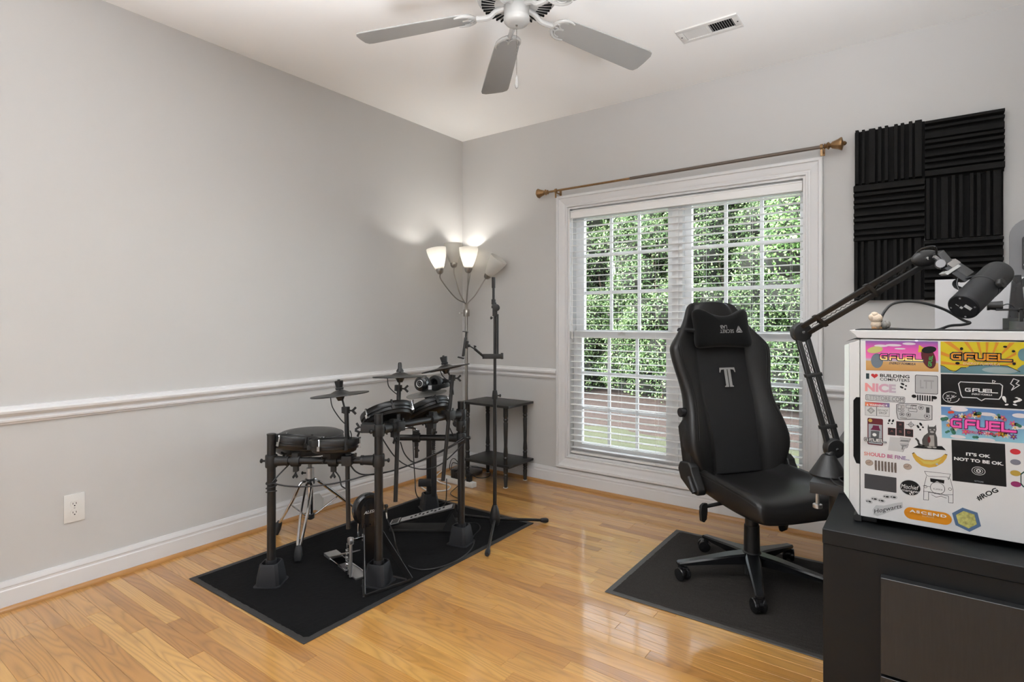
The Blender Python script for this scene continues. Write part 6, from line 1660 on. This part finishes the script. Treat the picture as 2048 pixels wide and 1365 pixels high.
# cat on a black board
s13 = sticker([(3.1143, 0.9211), (3.1239, 0.9283), (3.1691, 0.9319), (3.1765, 0.9236)], K, 'grey tabby cat sticker sitting on a black board')
cat_body = [(3.1430, 0.9802), (3.1449, 0.9745), (3.1543, 0.9756), (3.1580, 0.9807), (3.1589, 0.9691), (3.1571, 0.9607), (3.1599, 0.9517), (3.1608, 0.9308), (3.1543, 0.9264), (3.1420, 0.9248), (3.1325, 0.9271), (3.1316, 0.9423), (3.1354, 0.9523), (3.1430, 0.9602), (3.1420, 0.9695)]
flatp([cat_body] + line([(3.1354, 0.9275), (3.1258, 0.9310), (3.1239, 0.9390), (3.1201, 0.9433)], 0.0040), 'cat', ink('tabby', (0.075, 0.072, 0.068)), s13, 2)
flatp([el((3.1505, 0.9629), 0.0040, 0.0022), [(3.1458, 0.9547), (3.1543, 0.9557), (3.1552, 0.9301), (3.1449, 0.9287)], el((3.1458, 0.9265), 0.0045, 0.0016), el((3.1552, 0.9271), 0.004, 0.0016), el((3.1472, 0.9678), 0.0018, 0.0016), el((3.1547, 0.9686), 0.0018, 0.0016)], 'light_fur', ink('fur_light', (0.36, 0.35, 0.33)), s13, 3)
flatp([el((3.1449, 0.9440), 0.0028, 0.0075)], 'red_collar', ink('dried_red', (0.12, 0.02, 0.02)), s13, 4)
# gradient caption
s14 = sticker([(3.0141, 0.9028), (3.1084, 0.9060), (3.1084, 0.8905), (3.0141, 0.8867)], pc_white, 'should be fine caption sticker')
word('SHOULD BE FINE...', (3.0152, 0.8893), (3.1075, 0.8986), Mgrad('ink_caption', [(0, (0.50, 0.20, 0.14)), (0.35, (0.48, 0.06, 0.13)), (0.65, (0.28, 0.08, 0.20)), (1, (0.10, 0.12, 0.24))], (3.0152, 0.9030)[0] - 3.24, (3.1075, 0.9154)[0] - 3.24, axis=0), s14, 2, ang=0.0, bold=0.03)
# twigs and two slices of wood
tw = []
trng = random.Random(9)
for k in range(7):
    q = (3.0397, 0.8792)
    xx = q[0] + k * 0.00665; zz = q[1]
    tw.append([(xx - 0.0021, zz + 0.0005), (xx + 0.0021, zz + 0.001), (xx + 0.0024, zz - 0.010), (xx + 0.0020 + 0.0004, zz - 0.0235), (xx - 0.0016, zz - 0.0235), (xx - 0.0019 - trng.random() * 0.0008, zz - 0.012)])
flatp(tw, 'twig_sticker', M('ink_twig', (0.10, 0.075, 0.06), 0.5, var=0.6, scale=400), pct, 1)
for c_ in ((3.0262, 0.8723), (3.1036, 0.8742)):
    s_ = sticker(el(c_, 0.0082, 0.0072), ink('slice_bark', (0.20, 0.15, 0.11)))
    flatp([el(c_, 0.0074, 0.0064)], 'slice_wood', ink('slice_wood', (0.42, 0.33, 0.27)), s_, 2)
    flatp(line([(c_[0] - 0.006, c_[1] - 0.001), c_, (c_[0] + 0.003, c_[1] + 0.004)], 0.0008), 'crack', ink('slice_crack', (0.15, 0.09, 0.06)), s_, 3)
# banana
bn = [(3.1123, 0.9077), (3.1162, 0.9107), (3.1220, 0.9032), (3.1354, 0.8956), (3.1524, 0.8969), (3.1673, 0.9061), (3.1747, 0.9152), (3.1792, 0.9141), (3.1774, 0.9052), (3.1710, 0.8938), (3.1580, 0.8825), (3.1449, 0.8782), (3.1306, 0.8807), (3.1201, 0.8898), (3.1143, 0.8997)]
s15 = sticker(bn, ink('banana', (0.60, 0.36, 0.05)), 'banana sticker')
flatp([[(3.1220, 0.8996), (3.1354, 0.8927), (3.1524, 0.8934), (3.1691, 0.9040), (3.1617, 0.8924), (3.1486, 0.8858), (3.1354, 0.8862)]], 'banana_highlight', ink('banana_light', (0.60, 0.47, 0.10)), s15, 2)
flatp([[(3.1123, 0.9077), (3.1162, 0.9107), (3.1172, 0.9090), (3.1133, 0.9061)], [(3.1747, 0.9152), (3.1792, 0.9141), (3.1789, 0.9123), (3.1747, 0.9134)]], 'banana_tips', ink('banana_tip', (0.09, 0.06, 0.03)), s15, 2)
flatp([el((3.1599, 0.8887), 0.0024, 0.0020)], 'fruit_label', ink('label_blue', (0.35, 0.42, 0.50)), s15, 3)
# black square message
s16 = sticker([(3.1865, 0.9492), (3.2797, 0.9514), (3.2822, 0.8568), (3.1883, 0.8549)], K, 'black sticker that says it is ok not to be ok')
word("IT'S OK", (3.2126, 0.9165), (3.2552, 0.9239), Wt, s16, 2, ang=0.0, bold=0.04)
word('NOT TO BE OK.', (3.1911, 0.9031), (3.2772, 0.9106), Wt, s16, 2, ang=0.0, bold=0.04)
c_ = (3.2345, 0.8846)
flatp(line(el(c_, 0.0115, 0.0092, 24), 0.001, True) + line(el(c_, 0.0075, 0.006, 20), 0.0008, True) + [el(c_, 0.0045, 0.0042, 8)], 'round_crest', Wt, s16, 2)
flatp([el(c_, 0.002, 0.002, 8)], 'crest_centre', K, s16, 3)
word('NOTTO.GANG', (3.2276, 0.8592), (3.2432, 0.8626), ink('cool_grey', (0.36, 0.39, 0.42)), s16, 2, ang=0.0)
# four small round stickers in plain colours
for c_, nm, col in (((3.2966, 0.9366), 'plain_red', (0.55, 0.03, 0.04)), ((3.2970, 0.9136), 'plain_slate', (0.20, 0.20, 0.24)), ((3.2970, 0.8895), 'plain_yellow', (0.45, 0.30, 0.05)), ((3.2978, 0.8655), 'plain_magenta', (0.30, 0.03, 0.14))):
    sticker(el(c_, 0.0088, 0.0062), ink(nm, col))
sticker([(3.3052, 0.8897), (3.3109, 0.8961), (3.3189, 0.8963), (3.3189, 0.8616), (3.3093, 0.8610), (3.3052, 0.8668)], ink('deep_green', (0.01, 0.06, 0.05)))
flatp([[(3.3068, 0.8878), (3.3117, 0.8935), (3.3189, 0.8936), (3.3189, 0.8648), (3.3101, 0.8638), (3.3068, 0.8693)]], 'sticker', pc_white, pct, 2)
# dark plate
sticker(rr((3.0162, 0.8074), (3.0818, 0.8441), 0.001), ink('brushed_grey', (0.055, 0.056, 0.06)), 'dark grey brushed rectangle sticker')
# round script sticker
c_ = (3.1089, 0.8249)
s17 = sticker(el(c_, 0.0205, 0.0185, 32), ink('pale_grey', (0.52, 0.52, 0.52)), 'round black sticker with white script')
flatp([el(c_, 0.0195, 0.0175, 32)], 'black_field', K, s17, 2)
word('Mischief', (3.0908, 0.8211), (3.1258, 0.8313), Wt, s17, 3, shear=0.25, ang=0.02)
word('managed', (3.0918, 0.8123), (3.1287, 0.8207), Wt, s17, 3, shear=0.25, ang=0.0)
feet((3.1114, 0.8098), 0.55, 0.5, s17, 3, Wt)
# off-roader drawn from behind
jl = []
jl += line([(3.1363, 0.8686), (3.1847, 0.8693), (3.1811, 0.8560), (3.1792, 0.8615), (3.1439, 0.8580), (3.1401, 0.8598)], 0.0008, True)
jl += line([(3.1401, 0.8574), (3.1354, 0.8330), (3.1344, 0.8010), (3.1439, 0.8016), (3.1439, 0.8204), (3.1811, 0.8178), (3.1811, 0.8028), (3.1893, 0.8032), (3.1893, 0.8343), (3.1847, 0.8566), (3.1811, 0.8618)], 0.0008)
jl += line(el((3.1608, 0.8328), 0.0135, 0.0135, 22), 0.0009, True)
jl += line([(3.1335, 0.8339), (3.1477, 0.8340)], 0.0008) + line([(3.1344, 0.8211), (3.1496, 0.8214), (3.1747, 0.8201), (3.1893, 0.8228)], 0.0008) + line([(3.1496, 0.8156), (3.1580, 0.8113), (3.1673, 0.8153), (3.1774, 0.8125)], 0.0008) + line(el((3.1382, 0.8324), 0.003, 0.003, 10), 0.0007, True) + line(el((3.1838, 0.8345), 0.003, 0.003, 10), 0.0007, True)
s18 = flatp(jl, 'off_roader_sticker', G3, pct, 1)
flatp([[(3.1468, 0.8538), (3.1737, 0.8536), (3.1728, 0.8453), (3.1654, 0.8464), (3.1599, 0.8490), (3.1543, 0.8445), (3.1477, 0.8457)]], 'rear_window', K, s18, 1)
word('ALASKA', (3.1524, 0.8284), (3.1701, 0.8325), G3, s18, 2, ang=0.0, spacing=1.2)
# trail of small footprint stickers
for c_, rt in (((3.0257, 0.7763), -0.25), ((3.0371, 0.7846), 0.05), ((3.0515, 0.7830), -0.05), ((3.0617, 0.7947), 0.15), ((3.0758, 0.7961), 0.05)):
    s_ = sticker(el(c_, 0.0080, 0.0052, 16, 0, rt), ink('pale_grey', (0.52, 0.52, 0.52)))
    flatp([el((c_[0] + 0.0015, c_[1]), 0.0034, 0.0018, 12, 0, rt), el((c_[0] - 0.0042, c_[1]), 0.0016, 0.0013, 10, 0, rt)], 'footprint', K, s_, 2)
s19 = sticker([(3.0330, 0.7573), (3.0402, 0.7698), (3.0566, 0.7718), (3.0788, 0.7821), (3.0937, 0.7874), (3.0947, 0.7743), (3.0688, 0.7596), (3.0566, 0.7510), (3.0433, 0.7434), (3.0350, 0.7454)], ink('pale_grey', (0.52, 0.52, 0.52)), 'white script name sticker')
word('Hogwarts', (3.0382, 0.7460), (3.1006, 0.7584), K, s19, 2, shear=0.4, ang=0.42)
# orange pill
s20 = sticker(rr((3.0967, 0.7501), (3.1874, 0.7783), 0.0145, 6), ink('ascend_orange', (0.72, 0.27, 0.01)), 'orange pill-shaped sticker')
word('ASCEND', (3.1075, 0.7667), (3.1774, 0.7732), Wt, s20, 2, ang=0.0, spacing=1.2, bold=0.03)
word('GLORIOUS', (3.1316, 0.7609), (3.1543, 0.7656), ink('pale_orange', (0.80, 0.55, 0.30)), s20, 2, ang=0.0)
# plain blue hexagon
hx_ = [(3.2063, 0.7962), (3.2328, 0.7900), (3.2389, 0.7609), (3.2188, 0.7435), (3.1938, 0.7535), (3.1874, 0.7798)]
s21 = sticker(hx_, ink('slate_blue', (0.09, 0.16, 0.28)), 'blue hexagon sticker with a plain yellow-green middle')
cxh = (sum(p[0] for p in hx_) / 6, sum(p[1] for p in hx_) / 6)
flatp([[(cxh[0] + (p[0] - cxh[0]) * 0.72, cxh[1] + (p[1] - cxh[1]) * 0.72) for p in hx_]], 'hexagon_middle', M('ink_hexagon', (0.36, 0.34, 0.10), 0.4, var=0.9, scale=160), s21, 2)
s22 = sticker([(3.2311, 0.8191), (3.2328, 0.8239), (3.2679, 0.8554), (3.2713, 0.8510), (3.2389, 0.8172)], pc_white)
word('#ROG', (3.2354, 0.8165), (3.2797, 0.8278), K, s22, 2, ang=0.66, bold=0.03)
# ================================================================== boom arm clamped to the desk
arm_m = M('black_arm_paint', (0.012, 0.012, 0.012), 0.45, var=0.1)
ba_ = thing('boom_arm', 'black jointed microphone boom arm clamped to the desk corner', 'boom arm', (2.8959, -1.6140, 0.7260))
base_p = V((2.8977, -1.6065, 0.7510)); base_p.z = 0.740
piv1 = V((2.9104, -1.5850, 0.8236)); elb = V((2.8113, -1.5456, 1.1857)); top = V((3.1352, -1.6692, 1.3933))
mb = MB(); mb.lathe([(0, 0.0005), (0.052, 0.0005), (0.053, 0.006), (0.050, 0.010), (0.020, 0.062), (0.016, 0.066), (0, 0.066)], base_p, n=32); part(mb, 'base_cone', arm_m, ba_)
mb = MB(); mb.box((base_p.x - 0.05, base_p.y - 0.02, 0.690), (base_p.x - 0.005, base_p.y + 0.02, 0.7055)); mb.cyl((base_p.x - 0.03, base_p.y, 0.640), (base_p.x - 0.03, base_p.y, 0.692), 0.006, n=10); mb.cyl((base_p.x - 0.03, base_p.y, 0.634), (base_p.x - 0.03, base_p.y, 0.646), 0.014, n=12); part(mb, 'desk_clamp', silver_m, ba_, bev=0.001, seg=1)
view1 = -UF
def disc(c_, r_, th):
    mb = MB(); mb.lathe([(0, -th), (r_ * 0.92, -th), (r_, -th * 0.7), (r_, th * 0.7), (r_ * 0.9, th), (r_ * 0.4, th * 1.12), (0, th * 1.12)], c_, view1, n=32); d_ = part(mb, 'pivot_disc', arm_m, ba_)
    mb = MB(); mb.lathe([(0, th * 1.1), (r_ * 0.16, th * 1.1), (r_ * 0.15, th * 1.25), (0, th * 1.3)], c_, view1, n=14); part(mb, 'pivot_screw', chrome_m, d_)
mb = MB(); mb.cyl(base_p + UZ * 0.06, piv1, 0.013, n=14); part(mb, 'base_post', arm_m, ba_)
disc(piv1, 0.030, 0.015); disc(elb, 0.032, 0.014)
def rods(a, b_, sep, names):
    d = (b_ - a).normalized(); n_ = d.cross(view1).normalized()
    for sg in (-1, 1):
        mb = MB(); mb.obox((a + b_) / 2 + n_ * sg * sep, (d, n_, view1), ((b_ - a).length / 2 - 0.012, 0.0075, 0.0070)); part(mb, names, arm_m, ba_, bev=0.0012, seg=1)
    mb = MB(); mb.tube([a + d * (0.04 + ((b_ - a).length - 0.08) * k / 80) + n_ * 0.0022 * math.cos(k * 1.5) + view1 * 0.0022 * math.sin(k * 1.5) for k in range(81)], 0.0012, n=4); part(mb, 'tension_spring', black_m, ba_)
    for t in (0.18, 0.62):
        mb = MB(); mb.obox(a + (b_ - a) * t, (d, n_, view1), (0.006, sep + 0.011, 0.009)); part(mb, 'cable_strap', plastic_m, ba_, bev=0.002)
rods(piv1, elb, 0.0150, 'lower_rod'); rods(elb, top, 0.0150, 'upper_rod')
# head joint: rounded black body, chrome thumbscrew, stem block
d_ = (top - elb).normalized()
mb = MB(); mb.ell(top + UR * 0.008 + UZ * 0.004, (0.040, 0.016, 0.024), n=20, m=12, ax=[UR * 0.97 + UZ * 0.10, UF, UZ]); mb.cyl(top + UR * 0.03, top + UR * 0.052 - UZ * 0.012, 0.016, 0.013, n=14); hj = part(mb, 'head_joint', arm_m, ba_)
mb = MB(); mb.lathe([(0, 0.014), (0.005, 0.014), (0.0045, 0.019), (0, 0.020)], top + UZ * 0.002, view1, n=12); part(mb, 'joint_screw', chrome_m, hj)
ts = V((3.1731, -1.6973, 1.3776))
mb = MB(); mb.lathe([(0, -0.014), (0.012, -0.014), (0.0135, -0.010), (0.0135, 0.004), (0.011, 0.008), (0, 0.008)], ts, (-UF * 0.7 - UR * 0.5).normalized(), n=16); mb.cyl(ts + UR * 0.004, ts + UR * 0.030 - UZ * 0.020, 0.006, n=10); mb.obox(ts - UR * 0.010 + UZ * 0.014, (UR - UZ * 0.7, UF, UR * 0.7 + UZ), (0.010, 0.004, 0.004)); part(mb, 'thumbscrew', M('dull_chrome', (0.38, 0.38, 0.39), 0.3, metal=1.0), hj)

# ================================================================== broadcast microphone in its yoke
mic_m = M('mic_dark_grey', (0.011, 0.0113, 0.0125), 0.45, spec=0.3, var=0.08)
mesh_m = M('mic_foam', (0.016, 0.016, 0.016), 0.85, var=0.3, scale=200, bump=0.4, bscale=900)
mi = thing('microphone', 'dark grey broadcast microphone in a yoke hanging from the boom arm', 'microphone', (3.2528, -1.7322, 1.2776))
mB, mT = V((3.2139, -1.8282, 1.2570)), V((3.2899, -1.6868, 1.3443))
am = (mT - mB).normalized(); Lm = (mT - mB).length
rm = 0.0335
mb = MB(); mb.lathe([(0, 0), (rm * 0.93, 0), (rm, 0.003), (rm, Lm * 0.52), (rm * 0.97, Lm * 0.525), (rm * 0.97, Lm * 0.56), (rm * 1.01, Lm * 0.565), (rm * 1.01, Lm * 0.60), (0, Lm * 0.60)], mB, am, n=40); mo_ = part(mb, 'mic_body', mic_m, mi)
mb = MB(); mb.lathe([(0, Lm * 0.60), (rm * 0.99, Lm * 0.60), (rm * 1.02, Lm * 0.64), (rm * 1.02, Lm * 0.98), (rm * 0.97, Lm * 1.05), (rm * 0.75, Lm * 1.10), (rm * 0.3, Lm * 1.125), (0, Lm * 1.13)], mB, am, n=40); part(mb, 'foam_cover', mesh_m, mi, smooth=60)
mb = MB(); mb.lathe([(0, -0.0015), (rm * 0.90, -0.0015), (rm * 0.90, 0.001), (0, 0.001)], mB, am, n=32); ep = part(mb, 'end_plate', blackgloss_m, mi)
u1 = (UR - am * UR.dot(am)).normalized(); v1 = am.cross(u1)
mb = MB(); mb.obox(mB - am * 0.0017 + u1 * 0.008 - v1 * 0.008, (u1, v1, am), (0.008, 0.004, 0.0004)); mb.obox(mB - am * 0.0017 - u1 * 0.002 + v1 * 0.002, (u1, v1, am), (0.003, 0.003, 0.0004)); mb.obox(mB - am * 0.0017 - u1 * 0.012 + v1 * 0.002, (u1, v1, am), (0.004, 0.0006, 0.0004)); part(mb, 'end_plate_marks', Wt, ep, smooth=0)
mb = MB()
for k in range(4):
    a = R(45 + 90 * k); mb.cyl(mB - am * 0.0012 + (u1 * math.cos(a) + v1 * math.sin(a)) * rm * 0.76, mB - am * 0.0022 + (u1 * math.cos(a) + v1 * math.sin(a)) * rm * 0.76, 0.0022, n=8)
part(mb, 'end_plate_screw', silver_m, ep)
# yoke: bracket from the stem to both sides of the body
mc = mB + am * Lm * 0.58
ys = V((3.2219, -1.7114, 1.3315))
sidev = (view1 - am * view1.dot(am)).normalized()
for sg in (-1, 1):
    e_ = mc + sidev * sg * (rm + 0.004)
    mb = MB(); mb.tube(cr([ys, ys + sidev * sg * 0.022 + am * 0.004, (ys + sidev * sg * (rm + 0.004)).lerp(e_, 0.35), e_], 4), 0.005, n=6); part(mb, 'yoke_arm', mic_m, mi)
    mb = MB(); mb.cyl(e_ - sidev * sg * 0.003, e_ + sidev * sg * 0.008, 0.013, n=8); mb.cyl(e_ + sidev * sg * 0.008, e_ + sidev * sg * 0.0095, 0.004, n=8); part(mb, 'yoke_knob', plastic_m, mi, bev=0.001, seg=1)
st0 = V((3.1858, -1.7004, 1.3659))
mb = MB(); dd = (ys - st0).normalized(); pn = dd.cross(UF).normalized()
mb.obox((st0 + ys) / 2, (dd, pn, UF), ((ys - st0).length / 2 + 0.004, 0.009, 0.008)); part(mb, 'stem_plate', mic_m, mi, bev=0.001, seg=1)
mb = MB(); mb.obox(st0 + dd * 0.010 + pn * 0.000, (dd, pn, UF), (0.004, 0.022, 0.012)); part(mb, 'stem_flange', M('grey_flange', (0.25, 0.25, 0.24), 0.5), mi, bev=0.001, seg=1)
bx_ = V((3.2073, -1.6911, 1.3654)); 
mb = MB(); mb.obox(bx_ + dd * 0.004, (dd, pn, UF), (0.026, 0.013, 0.013)); mb.obox(bx_ - dd * 0.040 , (dd * 0.96 - pn * 0.28, pn, UF), (0.024, 0.011, 0.011)); cn = part(mb, 'cable_plug', plastic_m, mi, bev=0.003)
mb = MB(); mb.obox(bx_ - dd * 0.018, (dd, pn, UF), (0.009, 0.0135, 0.0135)); part(mb, 'plug_collar', M('dull_collar', (0.16, 0.15, 0.14), 0.5), mi, bev=0.002)
mb = MB(); mb.tube(cr([bx_ - dd * 0.06, V((3.1610, -1.7122, 1.4229)), V((3.1395, -1.6908, 1.4241)), V((3.1228, -1.6782, 1.4141)), elb.lerp(top, 0.85)], 6), 0.0028, n=6); part(mb, 'cable', cable_m, mi)
mb = MB(); mb.tube(cr([V((3.2094, -1.7142, 1.3371)), V((3.2067, -1.7285, 1.3206)), V((3.2104, -1.7382, 1.3044)), V((3.2158, -1.7713, 1.2925))], 6), 0.0020, n=6); part(mb, 'capsule_wire', cable_m, mi)
mb = MB(); mb.tube(cr([V((3.2319, -1.8152, 1.2360)), V((3.2383, -1.8044, 1.2361)), V((3.2422, -1.7893, 1.2437)), V((3.2410, -1.7778, 1.2539))], 5), 0.0020, n=6); part(mb, 'tail_wire', cable_m, mi)

# ================================================================== cable loop on top of the computer and a toy
cord('microphone_cable', [(3.0459, -1.8078, 1.2010), (3.0438, -1.8094, 1.2264), (3.0524, -1.8031, 1.2504), (3.0698, -1.7906, 1.2691), (3.1012, -1.7679, 1.2758), (3.1390, -1.7528, 1.2702), (3.1816, -1.7343, 1.2527), (3.2184, -1.7201, 1.2263), (3.2335, -1.7214, 1.2185), (3.2177, -1.7329, 1.2133), (3.1914, -1.7520, 1.2107), (3.1650, -1.7710, 1.2003), (3.1335, -1.7815, 1.1988), (3.0849, -1.7796, 1.2010), (3.0541, -1.7896, 1.2021)], 0.0034, cable_m, 'black cable looping up from the top of the computer', n=8)
toy = thing('toy_figure', 'tiny cream and grey toy figure on the front corner of the computer', 'toy', (3.0348, -1.8530, 1.1988))
cream_m = M('cream_toy_plastic', (0.62, 0.50, 0.38), 0.6, var=0.15, scale=200, bump=0.5, bscale=300)
tgrey_m = M('grey_toy_plastic', (0.22, 0.21, 0.19), 0.6, var=0.2, scale=150)
tbrown_m = M('brown_toy_plastic', (0.40, 0.22, 0.10), 0.6)
t0 = V((3.0348, -1.8530, 1.2001))
mb = MB(); mb.ell(t0 + UZ * 0.030, (0.015, 0.013, 0.013)); mb.ell(t0 + UZ * 0.040 - UR * 0.004, (0.009, 0.009, 0.007)); mb.ell(t0 + UZ * 0.033 - UR * 0.013, (0.006, 0.006, 0.008)); part(mb, 'head', cream_m, toy, smooth=80)
mb = MB(); mb.ell(t0 + UZ * 0.014, (0.012, 0.010, 0.012)); part(mb, 'body', cream_m, toy, smooth=80)
mb = MB(); mb.ell(t0 + UZ * 0.0048 - UR * 0.004, (0.007, 0.007, 0.005)); mb.ell(t0 + UZ * 0.0048 + UR * 0.008, (0.007, 0.007, 0.005)); part(mb, 'feet', tbrown_m, toy, smooth=80)
mb = MB(); mb.ell(t0 + UZ * 0.012 + UR * 0.020, (0.010, 0.010, 0.010)); mb.ell(t0 + UZ * 0.014 + UR * 0.029, (0.008, 0.009, 0.011)); part(mb, 'backpack', tgrey_m, toy, smooth=80)

# ================================================================== things at the right edge: board, monitor, webcam, key light
board_m = M('pale_grey_board', (0.50, 0.50, 0.51), 0.35, var=0.03)
bd = thing('grey_board', 'flat pale grey board standing upright on the desk behind the microphone', 'board', (3.42, -0.84, 0.74))
mb = MB(); mb.box((3.178, -0.850, 0.745), (3.640, -0.832, 1.384)); part(mb, 'panel', board_m, bd, bev=0.002)
mb = MB(); mb.box((3.20, -0.89, 0.7405), (3.62, -0.79, 0.748)); part(mb, 'foot_strip', plastic_m, bd, bev=0.002)
mon = thing('monitor', 'dark curved monitor seen edge-on beside the microphone', 'monitor', (3.42, -1.33, 0.74))
scr_m = M('dark_screen', (0.010, 0.011, 0.013), 0.12, var=0.1)
pts = []
ring = []
NS = 14
for k in range(NS + 1):
    t = -1 + 2 * k / NS
    yy = -1.40 + 0.30 * t
    ring.append((3.355 - 0.050 * t * t + 0.05, yy))
mb = MB(); rings = []
for x, yy in ring:
    rings.append([(x, yy, 0.860), (x, yy, 1.232), (x + 0.028, yy, 1.232), (x + 0.028, yy, 0.860)])
mb.loft(rings); sc_ = part(mb, 'screen_shell', plastic_m, mon, smooth=30)
mb = MB(); rings = []
for x, yy in ring[1:-1]:
    rings.append([(x - 0.001, yy, 0.872), (x - 0.001, yy, 1.222), (x + 0.002, yy, 1.222), (x + 0.002, yy, 0.872)])
mb.loft(rings); part(mb, 'screen', scr_m, sc_, smooth=30)
mb = MB(); mb.box((3.44, -1.43, 0.745), (3.47, -1.37, 1.10)); mb.box((3.425, -1.43, 0.98), (3.46, -1.37, 1.08)); part(mb, 'stand_neck', plastic_m, mon, bev=0.003)
mb = MB(); mb.box((3.34, -1.52, 0.7405), (3.56, -1.28, 0.752)); part(mb, 'stand_foot', plastic_m, mon, bev=0.003)
wc = thing('webcam', 'small black webcam on top of the monitor', 'webcam', (3.3178, -1.3642, 1.2448))
q = V((3.3166, -1.3651, 1.2691)); 
mb = MB(); mb.cyl(q - X * 0.016 , q + X * 0.014, 0.012, 0.015, n=18); mb.cyl(q - X * 0.022, q - X * 0.016, 0.0135, n=18); part(mb, 'webcam_body', plastic_m, wc)
mb = MB(); mb.obox(q + X * 0.028 - UZ * 0.012, (X, Y, Z), (0.030, 0.012, 0.003)); mb.obox(q + X * 0.055 - UZ * 0.028, (X, Y, Z), (0.004, 0.012, 0.020)); part(mb, 'webcam_clip', plastic_m, wc, bev=0.001, seg=1)
mb = MB(); mb.tube(cr([q + X * 0.012, q + X * 0.03 + UZ * 0.004, q + X * 0.05 - UZ * 0.018, q + X * 0.075 - UZ * 0.040], 5), 0.002, n=6); part(mb, 'webcam_cable', cable_m, wc)
kl = thing('key_light', 'grey rounded key light panel on a black post at the right edge', 'light panel', (3.56, -1.00, 0.74))
kgrey = M('key_light_grey', (0.15, 0.15, 0.155), 0.55, var=0.05, bump=0.1, bscale=500)
ko_ = V((3.3998, -0.8110, 1.4519))
kz = (1.575 + 1.292) / 2
outl = rr((0.0, 1.300), (0.30, 1.602), 0.062, 6)
mb = MB(); mb.prism(outl, (ko_.x, ko_.y, 0), (0.985, -0.17, 0), Z, (0.17 * 0.03, 0.985 * 0.03, 0)); kp_ = part(mb, 'panel', kgrey, kl, bev=0.004)
mb = MB(); mb.prism(rr((0.036, 1.410), (0.125, 1.535), 0.010, 3), (ko_.x, ko_.y, 0), (0.985, -0.17, 0), Z, (-0.17 * 0.006, -0.985 * 0.006, 0)); pl_ = part(mb, 'label_plate', plastic_m, kp_)
mb = MB(); mb.cyl((ko_.x + 0.075, ko_.y - 0.005, 1.402), (ko_.x + 0.075, ko_.y - 0.005, 1.543), 0.018, n=14); part(mb, 'hub', plastic_m, kp_)
mb = MB(); vs_, fs = text_fit('KEY LIGHT', 0.066, 0.014, bold=0.03)
put_flat(mb, vs_, fs, V((ko_.x, ko_.y, 0)) + V((0.985, -0.17, 0)) * 0.056 + Z * 1.448 + V((-0.17, -0.985, 0)) * 0.0064, Z, V((-0.985, 0.17, 0))); flat_part(mb, 'lettering', Wt, pl_)
mb = MB(); c_ = V((ko_.x, ko_.y, 0)) + V((0.985, -0.17, 0)) * 0.048 + Z * 1.430 + V((-0.17, -0.985, 0)) * 0.0064
mb.lathe([(0.005, 0), (0.007, 0), (0.007, 0.0004), (0.005, 0.0004)], c_, (-0.17, -0.985, 0), n=18, closed=True); mb.lathe([(0, 0), (0.0025, 0), (0.0025, 0.0004), (0, 0.0004)], c_, (-0.17, -0.985, 0), n=12); part(mb, 'round_mark', Wt, pl_)
kq = V((3.4055, -0.9551, 1.2977))
mb = MB(); mb.loft([[(kq.x - a, kq.y - b2_, z), (kq.x + a, kq.y - b2_, z), (kq.x + a, kq.y + b2_, z), (kq.x - a, kq.y + b2_, z)] for a, b2_, z in ((0.030, 0.012, 0.742), (0.026, 0.012, 1.20), (0.012, 0.010, 1.385))]); part(mb, 'post', blackgloss_m, kl, bev=0.002)
mb = MB(); mb.bar((kq.x, kq.y, 1.34), (ko_.x + 0.075, ko_.y + 0.015, 1.40), 0.016, 0.016); part(mb, 'post_joint', plastic_m, kl)
mb = MB(); mb.ell((kq.x - 0.012, kq.y - 0.013, 1.376), 0.0022, n=8, m=5); part(mb, 'status_light', M('status_led', (0.9, 0.9, 0.9), 0.4, emit=(1, 1, 1), estr=3), kl)
mb = MB(); mb.box((kq.x - 0.06, kq.y - 0.06, 0.7405), (kq.x + 0.06, kq.y + 0.06, 0.750)); part(mb, 'post_base', plastic_m, kl, bev=0.002)
cord('desk_cable', [(2.9068, -1.6512, 0.7440), (2.9284, -1.7067, 0.7440), (2.9535, -1.7313, 0.7440), (2.9606, -1.6687, 0.7450), (2.9442, -1.6284, 0.7480), (2.9323, -1.6680, 0.7520), (2.9472, -1.6891, 0.7460), (2.9697, -1.7015, 0.7440)], 0.0026, cable_m, 'black cable coiled on the desk corner by the boom arm foot')
